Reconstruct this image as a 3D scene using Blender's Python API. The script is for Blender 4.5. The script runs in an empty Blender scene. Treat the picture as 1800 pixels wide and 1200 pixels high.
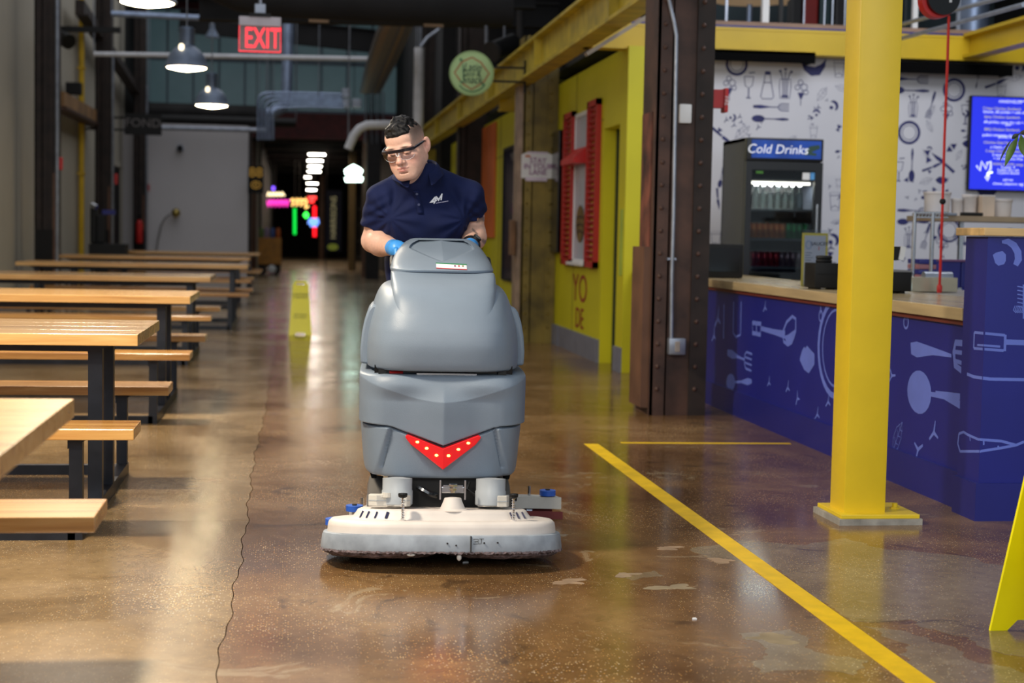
import bpy, bmesh, math, random
import numpy as np
from mathutils import Vector, Matrix, Euler
from mathutils.bvhtree import BVHTree

random.seed(7)
SC = bpy.context.scene
COL = SC.collection
PI = math.pi

# ---------------------------------------------------------------- camera
F_PX, CAM_H = 2800.0, 1.2
YAW, PITCH, ROLL = math.radians(7.786), math.radians(3.812), 0.0195
_F = np.array([math.sin(YAW)*math.cos(PITCH), math.cos(YAW)*math.cos(PITCH), -math.sin(PITCH)])
_R0 = np.array([math.cos(YAW), -math.sin(YAW), 0.0])
_U0 = np.cross(_R0, _F)
_R, _U = _R0*math.cos(ROLL)+_U0*math.sin(ROLL), _U0*math.cos(ROLL)-_R0*math.sin(ROLL)
CAMP = np.array([0, 0, CAM_H])
def _ray(px, py): return _F+_R*(px-900)/F_PX-_U*(py-600)/F_PX
def aZ(px, py, z=0.0):
    d = _ray(px, py); return Vector(CAMP+d*((z-CAM_H)/d[2]))
def aY(px, py, Y):
    d = _ray(px, py); return Vector(CAMP+d*(Y/d[1]))
def aX(px, py, X):
    d = _ray(px, py); return Vector(CAMP+d*(X/d[0]))

cd = bpy.data.cameras.new('camera')
cam = bpy.data.objects.new('camera', cd); COL.objects.link(cam)
cd.sensor_width = 36; cd.lens = 36*F_PX/1800; cd.clip_end = 300; cd.clip_start = 0.05
cam.matrix_world = Matrix(((_R[0], _U[0], -_F[0], 0), (_R[1], _U[1], -_F[1], 0), (_R[2], _U[2], -_F[2], CAM_H), (0, 0, 0, 1)))
cd.dof.use_dof = True; cd.dof.focus_distance = 5.95; cd.dof.aperture_fstop = 3.0
SC.camera = cam

# ---------------------------------------------------------------- view, world, lights
vs = SC.view_settings
SC.display_settings.display_device = 'sRGB'
vs.view_transform = 'Standard'; vs.look = 'None'; vs.gamma = 1.0; vs.use_curve_mapping = False
vs.exposure = 0.0
w = bpy.data.worlds.new('world'); SC.world = w; w.use_nodes = True
bg = w.node_tree.nodes['Background']
bg.inputs[0].default_value = (0.80, 0.90, 1.0, 1); bg.inputs[1].default_value = 0.42

def area(name, loc, to, sx, sy, power, col=(1, 1, 1), shape='RECTANGLE', spread=180):
    l = bpy.data.lights.new(name, 'AREA'); l.shape = shape; l.size = sx; l.size_y = sy
    l.energy = power; l.color = col; l.spread = math.radians(spread)
    o = bpy.data.objects.new(name, l); COL.objects.link(o); o.location = loc
    d = Vector(to)-Vector(loc); o.rotation_euler = d.to_track_quat('-Z', 'Y').to_euler()
    return o
WARM = (1.0, 0.87, 0.68)
# pendant lamps of the same row that hang outside the frame
for y in (0.15, 4.95, 9.7):
    area('pendant_light', (-1.33, y, 3.05), (-1.33, y, 0), .44, .44, 190, WARM, 'DISK')
# added cool front fill from behind the camera, two areas without a real source
area('front_fill', (-2.0, -4.5, 4.2), (0.8, 6.0, 0.6), 6.0, 3.4, 215, (0.86, 0.93, 1.0))
area('front_fill_side', (4.5, -3.0, 3.6), (1.2, 6.5, 1.0), 3.0, 2.6, 150, (0.86, 0.93, 1.0))
# added fill above the food stall, for its patterned wall
area('stall_fill', (4.9, 10.5, 4.6), (4.9, 13.0, 1.2), 3.0, 2.0, 110, (0.93, 0.95, 1.0))
area('hall_fill', (-0.8, 24.0, 7.2), (-0.8, 24.0, 0), 6.4, 34.0, 560, (0.93, 0.95, 1.0))  # added fill under the closed roof, brightens the far hall

area('passage_fill', (0.6, 56.0, 3.6), (0.6, 56.0, 0), 1.5, 18.0, 240, (1.0, 0.8, 0.6))  # extra fill besides the strip lights, brings out the dark passage
area('fridge_light', (3.94, 12.80, 1.655), (3.94, 12.86, .9), .45, .06, 22, (1.0, .95, .88))

# ---------------------------------------------------------------- materials
def lin(c):
    if isinstance(c, str):
        c = tuple(int(c[i:i+2], 16) for i in (0, 2, 4))
    return tuple(((v/255)/12.92 if v/255 <= .04045 else ((v/255+.055)/1.055)**2.4) for v in c)+(1.0,)

def N(nt, typ, **kw):
    n = nt.nodes.new(typ)
    for k, v in kw.items():
        if k.startswith('i_'):
            key = k[2:]
            key = int(key) if key.isdigit() else key.replace('_', ' ')
            n.inputs[key].default_value = v
        else: setattr(n, k, v)
    return n

def mat(name, col, rough=.5, metal=0.0, var=.06, vscale=6.0, bump=0.0, bscale=60.0, emit=None, estr=0.0, coat=0.0, stretch=None, spec=.5):
    m = bpy.data.materials.new(name); m.use_nodes = True
    nt = m.node_tree; b = nt.nodes['Principled BSDF']
    base = lin(col)
    tc = N(nt, 'ShaderNodeTexCoord')
    src = tc.outputs['Object']
    if stretch:
        mp = N(nt, 'ShaderNodeMapping'); mp.inputs['Scale'].default_value = stretch
        nt.links.new(src, mp.inputs[0]); src = mp.outputs[0]
    if var > 0:
        nz = N(nt, 'ShaderNodeTexNoise', i_Scale=vscale, i_Detail=5.0)
        nt.links.new(src, nz.inputs['Vector'])
        rp = N(nt, 'ShaderNodeValToRGB')
        rp.color_ramp.elements[0].position = .3; rp.color_ramp.elements[1].position = .7
        rp.color_ramp.elements[0].color = tuple(max(0, c*(1-var*2.2)) for c in base[:3])+(1,)
        rp.color_ramp.elements[1].color = tuple(min(1, c*(1+var*1.6)) for c in base[:3])+(1,)
        nt.links.new(nz.outputs[0], rp.inputs[0]); nt.links.new(rp.outputs[0], b.inputs['Base Color'])
    else:
        b.inputs['Base Color'].default_value = base
    b.inputs['Roughness'].default_value = rough; b.inputs['Metallic'].default_value = metal
    b.inputs['Specular IOR Level'].default_value = spec
    if coat: b.inputs['Coat Weight'].default_value = coat; b.inputs['Coat Roughness'].default_value = .08
    if bump > 0:
        nb = N(nt, 'ShaderNodeTexNoise', i_Scale=bscale, i_Detail=4.0)
        nt.links.new(src, nb.inputs['Vector'])
        bp = N(nt, 'ShaderNodeBump', i_Strength=bump, i_Distance=.004)
        nt.links.new(nb.outputs[0], bp.inputs['Height']); nt.links.new(bp.outputs[0], b.inputs['Normal'])
    if emit is not None:
        b.inputs['Emission Color'].default_value = lin(emit); b.inputs['Emission Strength'].default_value = estr
    return m

def glass_mat(name, tint=(235, 240, 242), rough=.02, alpha_mix=.9):
    m = bpy.data.materials.new(name); m.use_nodes = True; nt = m.node_tree
    for n in list(nt.nodes):
        if n.type == 'BSDF_PRINCIPLED': nt.nodes.remove(n)
    out = [n for n in nt.nodes if n.type == 'OUTPUT_MATERIAL'][0]
    tr = N(nt, 'ShaderNodeBsdfTransparent'); tr.inputs[0].default_value = lin(tint)
    gl = N(nt, 'ShaderNodeBsdfGlossy', i_Roughness=rough)
    mx = N(nt, 'ShaderNodeMixShader'); fr = N(nt, 'ShaderNodeFresnel', i_IOR=1.45)
    nt.links.new(fr.outputs[0], mx.inputs[0]); nt.links.new(tr.outputs[0], mx.inputs[1]); nt.links.new(gl.outputs[0], mx.inputs[2])
    nt.links.new(mx.outputs[0], out.inputs[0])
    return m

# ---------------------------------------------------------------- geometry helpers
class MB:
    """collects simple solids in world coordinates, then links them as ONE mesh object"""
    def __init__(s): s.v = []; s.f = []; s.fm = []; s.cm = 0
    def add(s, vs, fs):
        o = len(s.v); s.v += [tuple(v) for v in vs]
        s.f += [tuple(i+o for i in f) for f in fs]; s.fm += [s.cm]*len(fs); return s
    def box(s, a, b, bev=0.0):
        x0, y0, z0 = [min(p, q) for p, q in zip(a, b)]; x1, y1, z1 = [max(p, q) for p, q in zip(a, b)]
        if bev <= 0:
            return s.add([(x0,y0,z0),(x1,y0,z0),(x1,y1,z0),(x0,y1,z0),(x0,y0,z1),(x1,y0,z1),(x1,y1,z1),(x0,y1,z1)],
                         [(0,3,2,1),(4,5,6,7),(0,1,5,4),(1,2,6,5),(2,3,7,6),(3,0,4,7)])
        b = min(bev, .49*min(x1-x0, y1-y0, z1-z0))
        bm = bmesh.new()
        bmesh.ops.create_cube(bm, size=1.0)
        for v in bm.verts: v.co = Vector(((x0+x1)/2+v.co.x*(x1-x0), (y0+y1)/2+v.co.y*(y1-y0), (z0+z1)/2+v.co.z*(z1-z0)))
        bmesh.ops.bevel(bm, geom=bm.edges[:], offset=b, segments=2, profile=.6, affect='EDGES')
        s.bm(bm); bm.free(); return s
    def bm(s, bm):
        bm.verts.ensure_lookup_table(); bm.verts.index_update()
        return s.add([v.co[:] for v in bm.verts], [[v.index for v in f.verts] for f in bm.faces])
    def obox(s, c, ux, uy, uz):
        c, ux, uy, uz = map(Vector, (c, ux, uy, uz))
        vs = [c+ux*i+uy*j+uz*k for k in (-1, 1) for i, j in ((-1,-1),(1,-1),(1,1),(-1,1))]
        return s.add(vs, [(0,3,2,1),(4,5,6,7),(0,1,5,4),(1,2,6,5),(2,3,7,6),(3,0,4,7)])
    def bar(s, a, b, w, h=None, up=(0, 0, 1)):
        a, b = Vector(a), Vector(b); d = (b-a); L = d.length; d.normalize(); up = Vector(up)
        if abs(d.dot(up)) > .98: up = Vector((0, 1, 0))
        x = d.cross(up).normalized(); z = x.cross(d).normalized(); h = h or w
        return s.obox((a+b)/2, x*w/2, d*L/2, z*h/2)
    def cyl(s, a, b, r, r2=None, n=16, cap=True):
        a, b = Vector(a), Vector(b); d = (b-a).normalized(); r2 = r if r2 is None else r2
        t = Vector((1, 0, 0)) if abs(d.x) < .9 else Vector((0, 1, 0))
        x = d.cross(t).normalized(); y = d.cross(x)
        vs = []
        for c, rr in ((a, r), (b, r2)):
            for i in range(n):
                q = 2*PI*i/n; vs.append(c+x*math.cos(q)*rr+y*math.sin(q)*rr)
        fs = [(i, (i+1) % n, n+(i+1) % n, n+i) for i in range(n)]
        fs = [f[::-1] for f in fs]
        if cap: fs += [tuple(range(n)), tuple(range(2*n-1, n-1, -1))]
        return s.add(vs, fs)
    def tube(s, pts, r, n=10, closed=False):
        P = [Vector(p) for p in pts]; m = len(P); rs = r if isinstance(r, (list, tuple)) else [r]*m
        vs = []; prev = None
        for i, p in enumerate(P):
            a = P[(i-1) % m] if (i > 0 or closed) else p; b = P[(i+1) % m] if (i < m-1 or closed) else p
            d = (b-a).normalized()
            if prev is None:
                t = Vector((0, 0, 1)) if abs(d.z) < .9 else Vector((1, 0, 0)); x = d.cross(t).normalized()
            else: x = (prev-d*prev.dot(d)).normalized()
            prev = x; y = d.cross(x)
            for k in range(n):
                q = 2*PI*k/n; vs.append(p+(x*math.cos(q)+y*math.sin(q))*rs[i])
        fs = []
        for i in range(m if closed else m-1):
            j = (i+1) % m
            for k in range(n): fs.append((i*n+k, i*n+(k+1) % n, j*n+(k+1) % n, j*n+k))
        if not closed: fs += [tuple(range(n))[::-1], tuple(range((m-1)*n, m*n))]
        return s.add(vs, fs)
    def lathe(s, c, prof, n=24, axis='z', closed=False):
        c = Vector(c); vs = []
        for r, h in prof:
            for i in range(n):
                q = 2*PI*i/n; a, b = r*math.cos(q), r*math.sin(q)
                vs.append(c+(Vector((a, b, h)) if axis == 'z' else Vector((a, h, b)) if axis == 'y' else Vector((h, a, b))))
        fs = []
        for j in range(len(prof)-1):
            for i in range(n): fs.append((j*n+i, j*n+(i+1) % n, (j+1)*n+(i+1) % n, (j+1)*n+i))
        L = len(prof)-1
        if closed: fs += [(L*n+i, L*n+(i+1) % n, (i+1) % n, i) for i in range(n)]
        else: fs.append(tuple(range(n))[::-1]); fs.append(tuple(range(L*n, L*n+n)))
        if axis == 'y': fs = [f[::-1] for f in fs]
        return s.add(vs, fs)
    def prism(s, poly, off):
        off = Vector(off); n = len(poly); vs = [Vector(p) for p in poly]; vs += [p+off for p in vs]
        return s.add(vs, [tuple(range(n)), tuple(range(2*n-1, n-1, -1))]+[(i, n+i, n+(i+1) % n, (i+1) % n) for i in range(n)])
    def ell(s, c, r, n=16, m=10):
        c = Vector(c); vs = []; fs = []
        for j in range(m+1):
            t = PI*j/m
            for i in range(n):
                q = 2*PI*i/n; vs.append((c.x+r[0]*math.sin(t)*math.cos(q), c.y+r[1]*math.sin(t)*math.sin(q), c.z+r[2]*math.cos(t)))
        for j in range(m):
            for i in range(n): fs.append((j*n+i, (j+1)*n+i, (j+1)*n+(i+1) % n, j*n+(i+1) % n))
        return s.add(vs, fs)
    def build(s, name, m, parent=None, local=False, smooth=False, fix=True, bevel=0.0, weld=False):
        off = Vector((0, 0, 0))
        if parent is not None and not local:
            q = parent
            while q is not None: off += q.location; q = q.parent
        me = bpy.data.meshes.new(name)
        me.from_pydata([(v[0]-off.x, v[1]-off.y, v[2]-off.z) for v in s.v], [], s.f)
        ms = m if isinstance(m, (list, tuple)) else [m]
        for q in ms: me.materials.append(q)
        me.polygons.foreach_set('material_index', s.fm)
        if fix or weld:
            bm = bmesh.new(); bm.from_mesh(me)
            if weld: bmesh.ops.remove_doubles(bm, verts=bm.verts[:], dist=1e-5)
            if fix: bmesh.ops.recalc_face_normals(bm, faces=bm.faces[:])
            bm.to_mesh(me); bm.free()
        if smooth:
            me.polygons.foreach_set('use_smooth', [True]*len(me.polygons))
            if smooth != 'all': me.set_sharp_from_angle(angle=math.radians(38))
        me.update()
        o = bpy.data.objects.new(name, me); COL.objects.link(o); o.parent = parent
        if bevel > 0:
            bv = o.modifiers.new('bevel', 'BEVEL'); bv.width = bevel; bv.segments = 2; bv.limit_method = 'ANGLE'; bv.harden_normals = False
        return o

def tag(o, label=None, cat=None, group=None, kind=None):
    if label: o['label'] = label
    if cat: o['category'] = cat
    if group: o['group'] = group
    if kind: o['kind'] = kind
    return o
def thing(name, label, cat, loc=(0, 0, 0), rz=0.0, group=None):
    o = bpy.data.objects.new(name, None); COL.objects.link(o); o.empty_display_size = .1
    o.location = loc; o.rotation_euler = (0, 0, rz)
    return tag(o, label, cat, group)
def kids(o): return [c for c in COL.objects if c.parent == o]
def dup(root, loc=None, label=None, parent=None):
    c = root.copy(); COL.objects.link(c)
    if parent is not None: c.parent = parent
    if loc is not None: c.location = loc
    if label: c['label'] = label
    for ch in kids(root): dup(ch, parent=c)
    return c
def struct(o): o['kind'] = 'structure'; return o
def text(body, size, m, parent, loc, rot=(PI/2, 0, 0), ext=.001, align='CENTER', name='lettering', bevel=0.0, shear=0.0, fill=True, space=1.0, sx=1.0, line=1.0):
    cu = bpy.data.curves.new(name, 'FONT'); cu.body = body; cu.size = size; cu.extrude = ext
    cu.align_x = align; cu.align_y = 'CENTER'; cu.bevel_depth = bevel; cu.shear = shear; cu.space_character = space; cu.space_line = line
    cu.resolution_u = 4; cu.bevel_resolution = 1
    if not fill: cu.fill_mode = 'NONE'
    cu.materials.append(m)
    tmp = bpy.data.objects.new(name, cu); me = bpy.data.meshes.new_from_object(tmp); bpy.data.objects.remove(tmp); me.name = name
    if not me.materials: me.materials.append(m)
    o = bpy.data.objects.new(name, me); COL.objects.link(o); o.parent = parent
    off = Vector((0, 0, 0)); q = parent
    while q is not None: off += q.location; q = q.parent
    o.location = Vector(loc)-off; o['kind'] = 'stuff'; o.rotation_euler = rot; o.scale = (sx, 1, 1)
    return o
ROT_Y = (PI/2, 0, 0)            # faces the camera end of the hall
ROT_X = (PI/2, 0, -PI/2)        # faces into the hall from its right wall

class Decal:
    """flat print: strokes and filled shapes in (u, v), mapped onto a surface"""
    def __init__(s, fn): s.fn = fn; s.mb = MB(); s.lv = 0
    def poly(s, pts):
        s.lv += 1; e = .0008+.00002*(s.lv % 40)
        s.mb.add([s.fn(u, v, e) for u, v in pts], [tuple(range(len(pts)))]); return s
    def stroke(s, pts, w, closed=False):
        n = len(pts); ws = w if isinstance(w, (list, tuple)) else [w]*n
        s.lv += 1; e = .0008+.00002*(s.lv % 40); vs = []
        for i, (x, y) in enumerate(pts):
            a = pts[(i-1) % n] if (i > 0 or closed) else pts[i]; b = pts[(i+1) % n] if (i < n-1 or closed) else pts[i]
            dx, dy = b[0]-a[0], b[1]-a[1]; L = math.hypot(dx, dy) or 1; nx, ny = -dy/L*ws[i]/2, dx/L*ws[i]/2
            vs += [s.fn(x+nx, y+ny, e), s.fn(x-nx, y-ny, e)]
        s.mb.add(vs, [(2*i, 2*i+1, 2*((i+1) % n)+1, 2*((i+1) % n)) for i in range(n if closed else n-1)]); return s
    def ring(s, cx, cy, rx, ry, w, rot=0, n=28): 
        c, d = math.cos(rot), math.sin(rot)
        return s.stroke([(cx+rx*math.cos(2*PI*i/n)*c-ry*math.sin(2*PI*i/n)*d, cy+rx*math.cos(2*PI*i/n)*d+ry*math.sin(2*PI*i/n)*c) for i in range(n)], w, True)
    def disc(s, cx, cy, rx, ry, rot=0, n=20):
        c, d = math.cos(rot), math.sin(rot)
        return s.poly([(cx+rx*math.cos(2*PI*i/n)*c-ry*math.sin(2*PI*i/n)*d, cy+rx*math.cos(2*PI*i/n)*d+ry*math.sin(2*PI*i/n)*c) for i in range(n)])
    def build(s, name, m, parent):
        o = s.mb.build(name, m, parent, fix=False); o['kind'] = 'stuff'; return o
    # drawings, length 1 along +x, placed by t()
    def t(s, cx, cy, L, rot):
        c, d = math.cos(rot)*L, math.sin(rot)*L
        return lambda pts: [(cx+x*c-y*d, cy+x*d+y*c) for x, y in pts]
    def fork(s, cx, cy, L, rot=0):
        T = s.t(cx, cy, L, rot)
        s.stroke(T([(-.5, 0), (-.3, 0), (-.05, 0), (.2, 0)]), [.07*L, .1*L, .03*L, .025*L])
        s.stroke(T([(.48, .09), (.26, .09), (.2, .05), (.2, -.05), (.26, -.09), (.48, -.09)]), .025*L)
        for y in (-.03, .03): s.stroke(T([(.22, y), (.48, y)]), .022*L)
    def spoon(s, cx, cy, L, rot=0):
        T = s.t(cx, cy, L, rot); q = T([(-.33, 0)])[0]
        s.disc(q[0], q[1], .18*L, .095*L, rot); s.stroke(T([(-.16, 0), (.1, 0), (.35, 0), (.5, 0)]), [.03*L, .028*L, .08*L, .04*L])
    def knife(s, cx, cy, L, rot=0):
        T = s.t(cx, cy, L, rot)
        s.poly(T([(-.5, .02), (-.1, .07), (0, .06), (0, -.05), (-.25, -.05)])); s.stroke(T([(.03, 0), (.25, -.01), (.5, -.03)]), [.07*L, .09*L, .1*L])
    def leaf(s, cx, cy, L, rot=0, w=.02):
        T = s.t(cx, cy, L, rot)
        s.stroke(T([(-.5, 0), (-.2, .2), (.15, .2), (.5, 0), (.15, -.2), (-.2, -.2)]), w*L, True); s.stroke(T([(-.55, 0), (.5, 0)]), w*L)
        for k in (-.2, .05, .25): s.stroke(T([(k, 0), (k+.08, .15)]), w*L*.8); s.stroke(T([(k, 0), (k+.08, -.15)]), w*L*.8)
    def cup(s, cx, cy, L, rot=0, w=.03):
        T = s.t(cx, cy, L, rot)
        s.stroke(T([(-.3, .45), (-.2, -.45), (.2, -.45), (.3, .45)]), w*L, True); s.stroke(T([(-.29, .3), (.29, .3)]), w*L); s.stroke(T([(-.2, -.3), (0, -.2), (.2, -.35)]), w*L)
    def bottle(s, cx, cy, L, rot=0, w=.03):
        T = s.t(cx, cy, L, rot)
        s.stroke(T([(-.1, .4), (-.12, .2), (-.24, -.4), (-.18, -.48), (.18, -.48), (.24, -.4), (.12, .2), (.1, .4)]), w*L, True)
        s.poly(T([(-.11, .38), (.11, .38), (.1, .5), (-.1, .5)])); s.stroke(T([(-.13, .1), (.13, .1)]), w*L)
    def glass(s, cx, cy, L, rot=0, w=.03):
        T = s.t(cx, cy, L, rot)
        s.stroke(T([(-.2, .4), (-.15, .05), (0, -.08), (.15, .05), (.2, .4)]), w*L); s.stroke(T([(-.2, .4), (.2, .4)]), w*L)
        s.stroke(T([(0, -.08), (0, -.45)]), w*1.6*L); s.stroke(T([(-.1, -.46), (.1, -.46)]), w*1.6*L); s.stroke(T([(0, .55), (.25, .58)]), w*1.5*L)
    def jar(s, cx, cy, L, rot=0, w=.03):
        T = s.t(cx, cy, L, rot)
        s.stroke(T([(-.22, .3), (-.25, 0), (-.2, -.48), (.2, -.48), (.25, 0), (.22, .3)]), w*L, True)
        for x in (-.1, 0, .1): s.stroke(T([(x*.8, -.45), (x, .3), (x*2.2, .62)]), w*1.3*L)
        s.poly(T([(-.15, -.45), (.15, -.45), (.12, -.35), (-.12, -.35)]))
        for x, y in ((-.22, .62), (0, .7), (.25, .6)): s.disc(*T([(x, y)])[0], .06*L, .05*L)
    def sprig(s, cx, cy, L, rot=0):
        T = s.t(cx, cy, L, rot)
        s.stroke(T([(-.4, -.3), (0, 0), (.1, .45)]), [.1*L, .16*L, .06*L]); s.stroke(T([(0, 0), (.4, -.15)]), [.16*L, .08*L])
    def flower(s, cx, cy, L, rot=0, w=.03):
        T = s.t(cx, cy, L, rot)
        s.stroke(T([(0, -.5), (0, -.1), (.05, .1)]), w*L); s.poly(T([(-.14, 0), (.14, 0), (.03, -.25), (-.03, -.25)]))
        for x, y, r in ((-.15, .2, .1), (.12, .22, .13), (-.03, .4, .1), (.2, .02, .09)): s.ring(*T([(x, y)])[0], r*L, r*L, w*L, n=10)
    def tri(s, cx, cy, L, rot=0):
        T = s.t(cx, cy, L, rot); s.poly(T([(-.5, .35), (.5, .35), (0, -.5)]))
    def moon(s, cx, cy, L, rot=0):
        T = s.t(cx, cy, L, rot)
        pts = [(.5*math.cos(a), .5*math.sin(a)) for a in np.linspace(-.9, 1.9, 10)]
        s.stroke(T(pts), [.05*L, .2*L, .26*L, .28*L, .3*L, .3*L, .28*L, .26*L, .2*L, .06*L]); s.disc(*T([(-.1, -.12)])[0], .2*L, .18*L, rot)
    def lips(s, cx, cy, L, rot=0):
        T = s.t(cx, cy, L, rot)
        s.poly(T([(-.5, 0), (-.3, .16), (-.12, .26), (0, .2), (.12, .26), (.3, .16), (.5, 0), (.35, -.2), (.1, -.32), (-.1, -.32), (-.35, -.2)]))
# ================================================================ MATERIALS IN USE
M = {}
def mk(k, *a, **kw): M[k] = mat(k, *a, **kw); return M[k]
mk('yellow', (205, 172, 20), rough=.42, var=.04, vscale=3)
mk('yellow_wall', (203, 196, 16), rough=.5, var=.03, vscale=1.5)
mk('yellow_old', (192, 170, 44), rough=.5, var=.16, vscale=4)
mk('yellow_pole', (224, 192, 34), rough=.4, var=.025, vscale=5)
mk('sign_yellow', (252, 240, 12), rough=.35, var=.02)
mk('line_yellow', (226, 184, 14), rough=.4, var=.07, vscale=12)
mk('rust', (72, 48, 38), rough=.6, var=.3, vscale=4, bump=.4, bscale=25)
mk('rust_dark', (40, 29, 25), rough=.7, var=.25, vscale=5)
mk('rust_board', (98, 66, 46), rough=.6, var=.15, vscale=4)
mk('old_gold', (122, 104, 40), rough=.55, var=.28, vscale=3, bump=.2, bscale=18)
mk('black', (13, 13, 14), rough=.55, var=.1, spec=.35)
mk('black_gloss', (9, 9, 10), rough=.12, var=0)
mk('black_steel', (41, 44, 52), rough=.38, metal=.5, var=.14, vscale=9)
mk('dark', (33, 31, 31), rough=.8, var=.25, vscale=2)
mk('darker', (20, 19, 20), rough=.9, var=.2, vscale=2)
mk('dark_red', (78, 22, 24), rough=.7, var=.15)
mk('grey_wall', (172, 166, 152), rough=.8, var=.03, vscale=.7)
mk('white_wall', (208, 205, 208), rough=.8, var=.03, vscale=.5)
mk('stall_white', (212, 212, 220), rough=.6, var=.015, vscale=1)
mk('navy_print', (38, 42, 104), rough=.6, var=.1, vscale=10)
mk('blue', (25, 31, 124), rough=.42, var=.04, vscale=3)
mk('blue_base', (26, 31, 116), rough=.42, var=.04, vscale=3)
mk('pale_blue', (100, 118, 208), rough=.5, var=.04, vscale=6)
mk('grey_base', (118, 120, 134), rough=.6, var=.06)
mk('galv', (150, 156, 168), rough=.38, metal=.7, var=.1, vscale=8)
mk('duct', (146, 162, 190), rough=.4, metal=.6, var=.1, vscale=6)
mk('steel', (190, 192, 196), rough=.22, metal=1.0, var=.05)
mk('chrome', (220, 222, 226), rough=.1, metal=1.0, var=0)
mk('white', (226, 226, 226), rough=.5, var=.02)
mk('white_pipe', (214, 216, 222), rough=.5, var=.06)
mk('red', (196, 26, 22), rough=.4, var=.06)
mk('red_cord', (206, 40, 34), rough=.5, var=.05)
mk('shutter_red', (176, 34, 26), rough=.5, var=.06)
mk('orange', (206, 104, 40), rough=.6, var=.12, vscale=1.2)
mk('wood_edge', (196, 160, 108), rough=.4, var=.12, vscale=7, stretch=(1, .12, 3))
mk('concrete_pad', (150, 146, 138), rough=.8, var=.15, vscale=12, bump=.5)
mk('lamp_grey', (112, 126, 148), rough=.4, metal=.3, var=.05)
mk('lens', (255, 250, 240), rough=.3, var=0, emit=(255, 232, 186), estr=30)
mk('lens_far', (255, 250, 240), rough=.3, var=0, emit=(255, 248, 232), estr=22)
mk('exit_red', (255, 60, 70), rough=.4, var=0, emit=(255, 52, 66), estr=1.5)
mk('exit_glow', (120, 90, 84), rough=.2, var=.1, emit=(120, 74, 66), estr=.01)

def wood_mat(name, c0, c1, c2, rough=.26, coat=.35):
    m = bpy.data.materials.new(name); m.use_nodes = True; nt = m.node_tree; b = nt.nodes['Principled BSDF']
    tc = N(nt, 'ShaderNodeTexCoord'); oi = N(nt, 'ShaderNodeObjectInfo')
    ad = N(nt, 'ShaderNodeVectorMath', operation='ADD'); cb = N(nt, 'ShaderNodeCombineXYZ')
    mu = N(nt, 'ShaderNodeMath', operation='MULTIPLY', i_1=17.0)
    nt.links.new(oi.outputs['Random'], mu.inputs[0]); nt.links.new(mu.outputs[0], cb.inputs[0]); nt.links.new(mu.outputs[0], cb.inputs[1])
    nt.links.new(tc.outputs['Object'], ad.inputs[0]); nt.links.new(cb.outputs[0], ad.inputs[1])
    mp = N(nt, 'ShaderNodeMapping'); mp.inputs['Scale'].default_value = (.9, 16, 16)
    nt.links.new(ad.outputs[0], mp.inputs[0])
    nz = N(nt, 'ShaderNodeTexNoise', i_Scale=1.6, i_Detail=7.0, i_Roughness=.6, i_Distortion=.6); nt.links.new(mp.outputs[0], nz.inputs['Vector'])
    rp = N(nt, 'ShaderNodeValToRGB'); e = rp.color_ramp.elements
    e[0].position = .3; e[0].color = lin(c0); e[1].position = .68; e[1].color = lin(c2); q = e.new(.48); q.color = lin(c1)
    nt.links.new(nz.outputs[0], rp.inputs[0])
    hv = N(nt, 'ShaderNodeHueSaturation'); mr = N(nt, 'ShaderNodeMapRange', i_3=.86, i_4=1.1)
    nt.links.new(oi.outputs['Random'], mr.inputs[0]); nt.links.new(mr.outputs[0], hv.inputs['Value']); nt.links.new(rp.outputs[0], hv.inputs['Color'])
    nt.links.new(hv.outputs[0], b.inputs['Base Color'])
    b.inputs['Roughness'].default_value = rough; b.inputs['Coat Weight'].default_value = coat; b.inputs['Coat Roughness'].default_value = .12
    bp = N(nt, 'ShaderNodeBump', i_Strength=.12, i_Distance=.002); nt.links.new(nz.outputs[0], bp.inputs['Height']); nt.links.new(bp.outputs[0], b.inputs['Normal'])
    M[name] = m
wood_mat('table_wood', (160, 112, 60), (196, 150, 88), (214, 172, 110))
wood_mat('bench_wood', (150, 98, 46), (188, 134, 70), (206, 158, 92))

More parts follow.
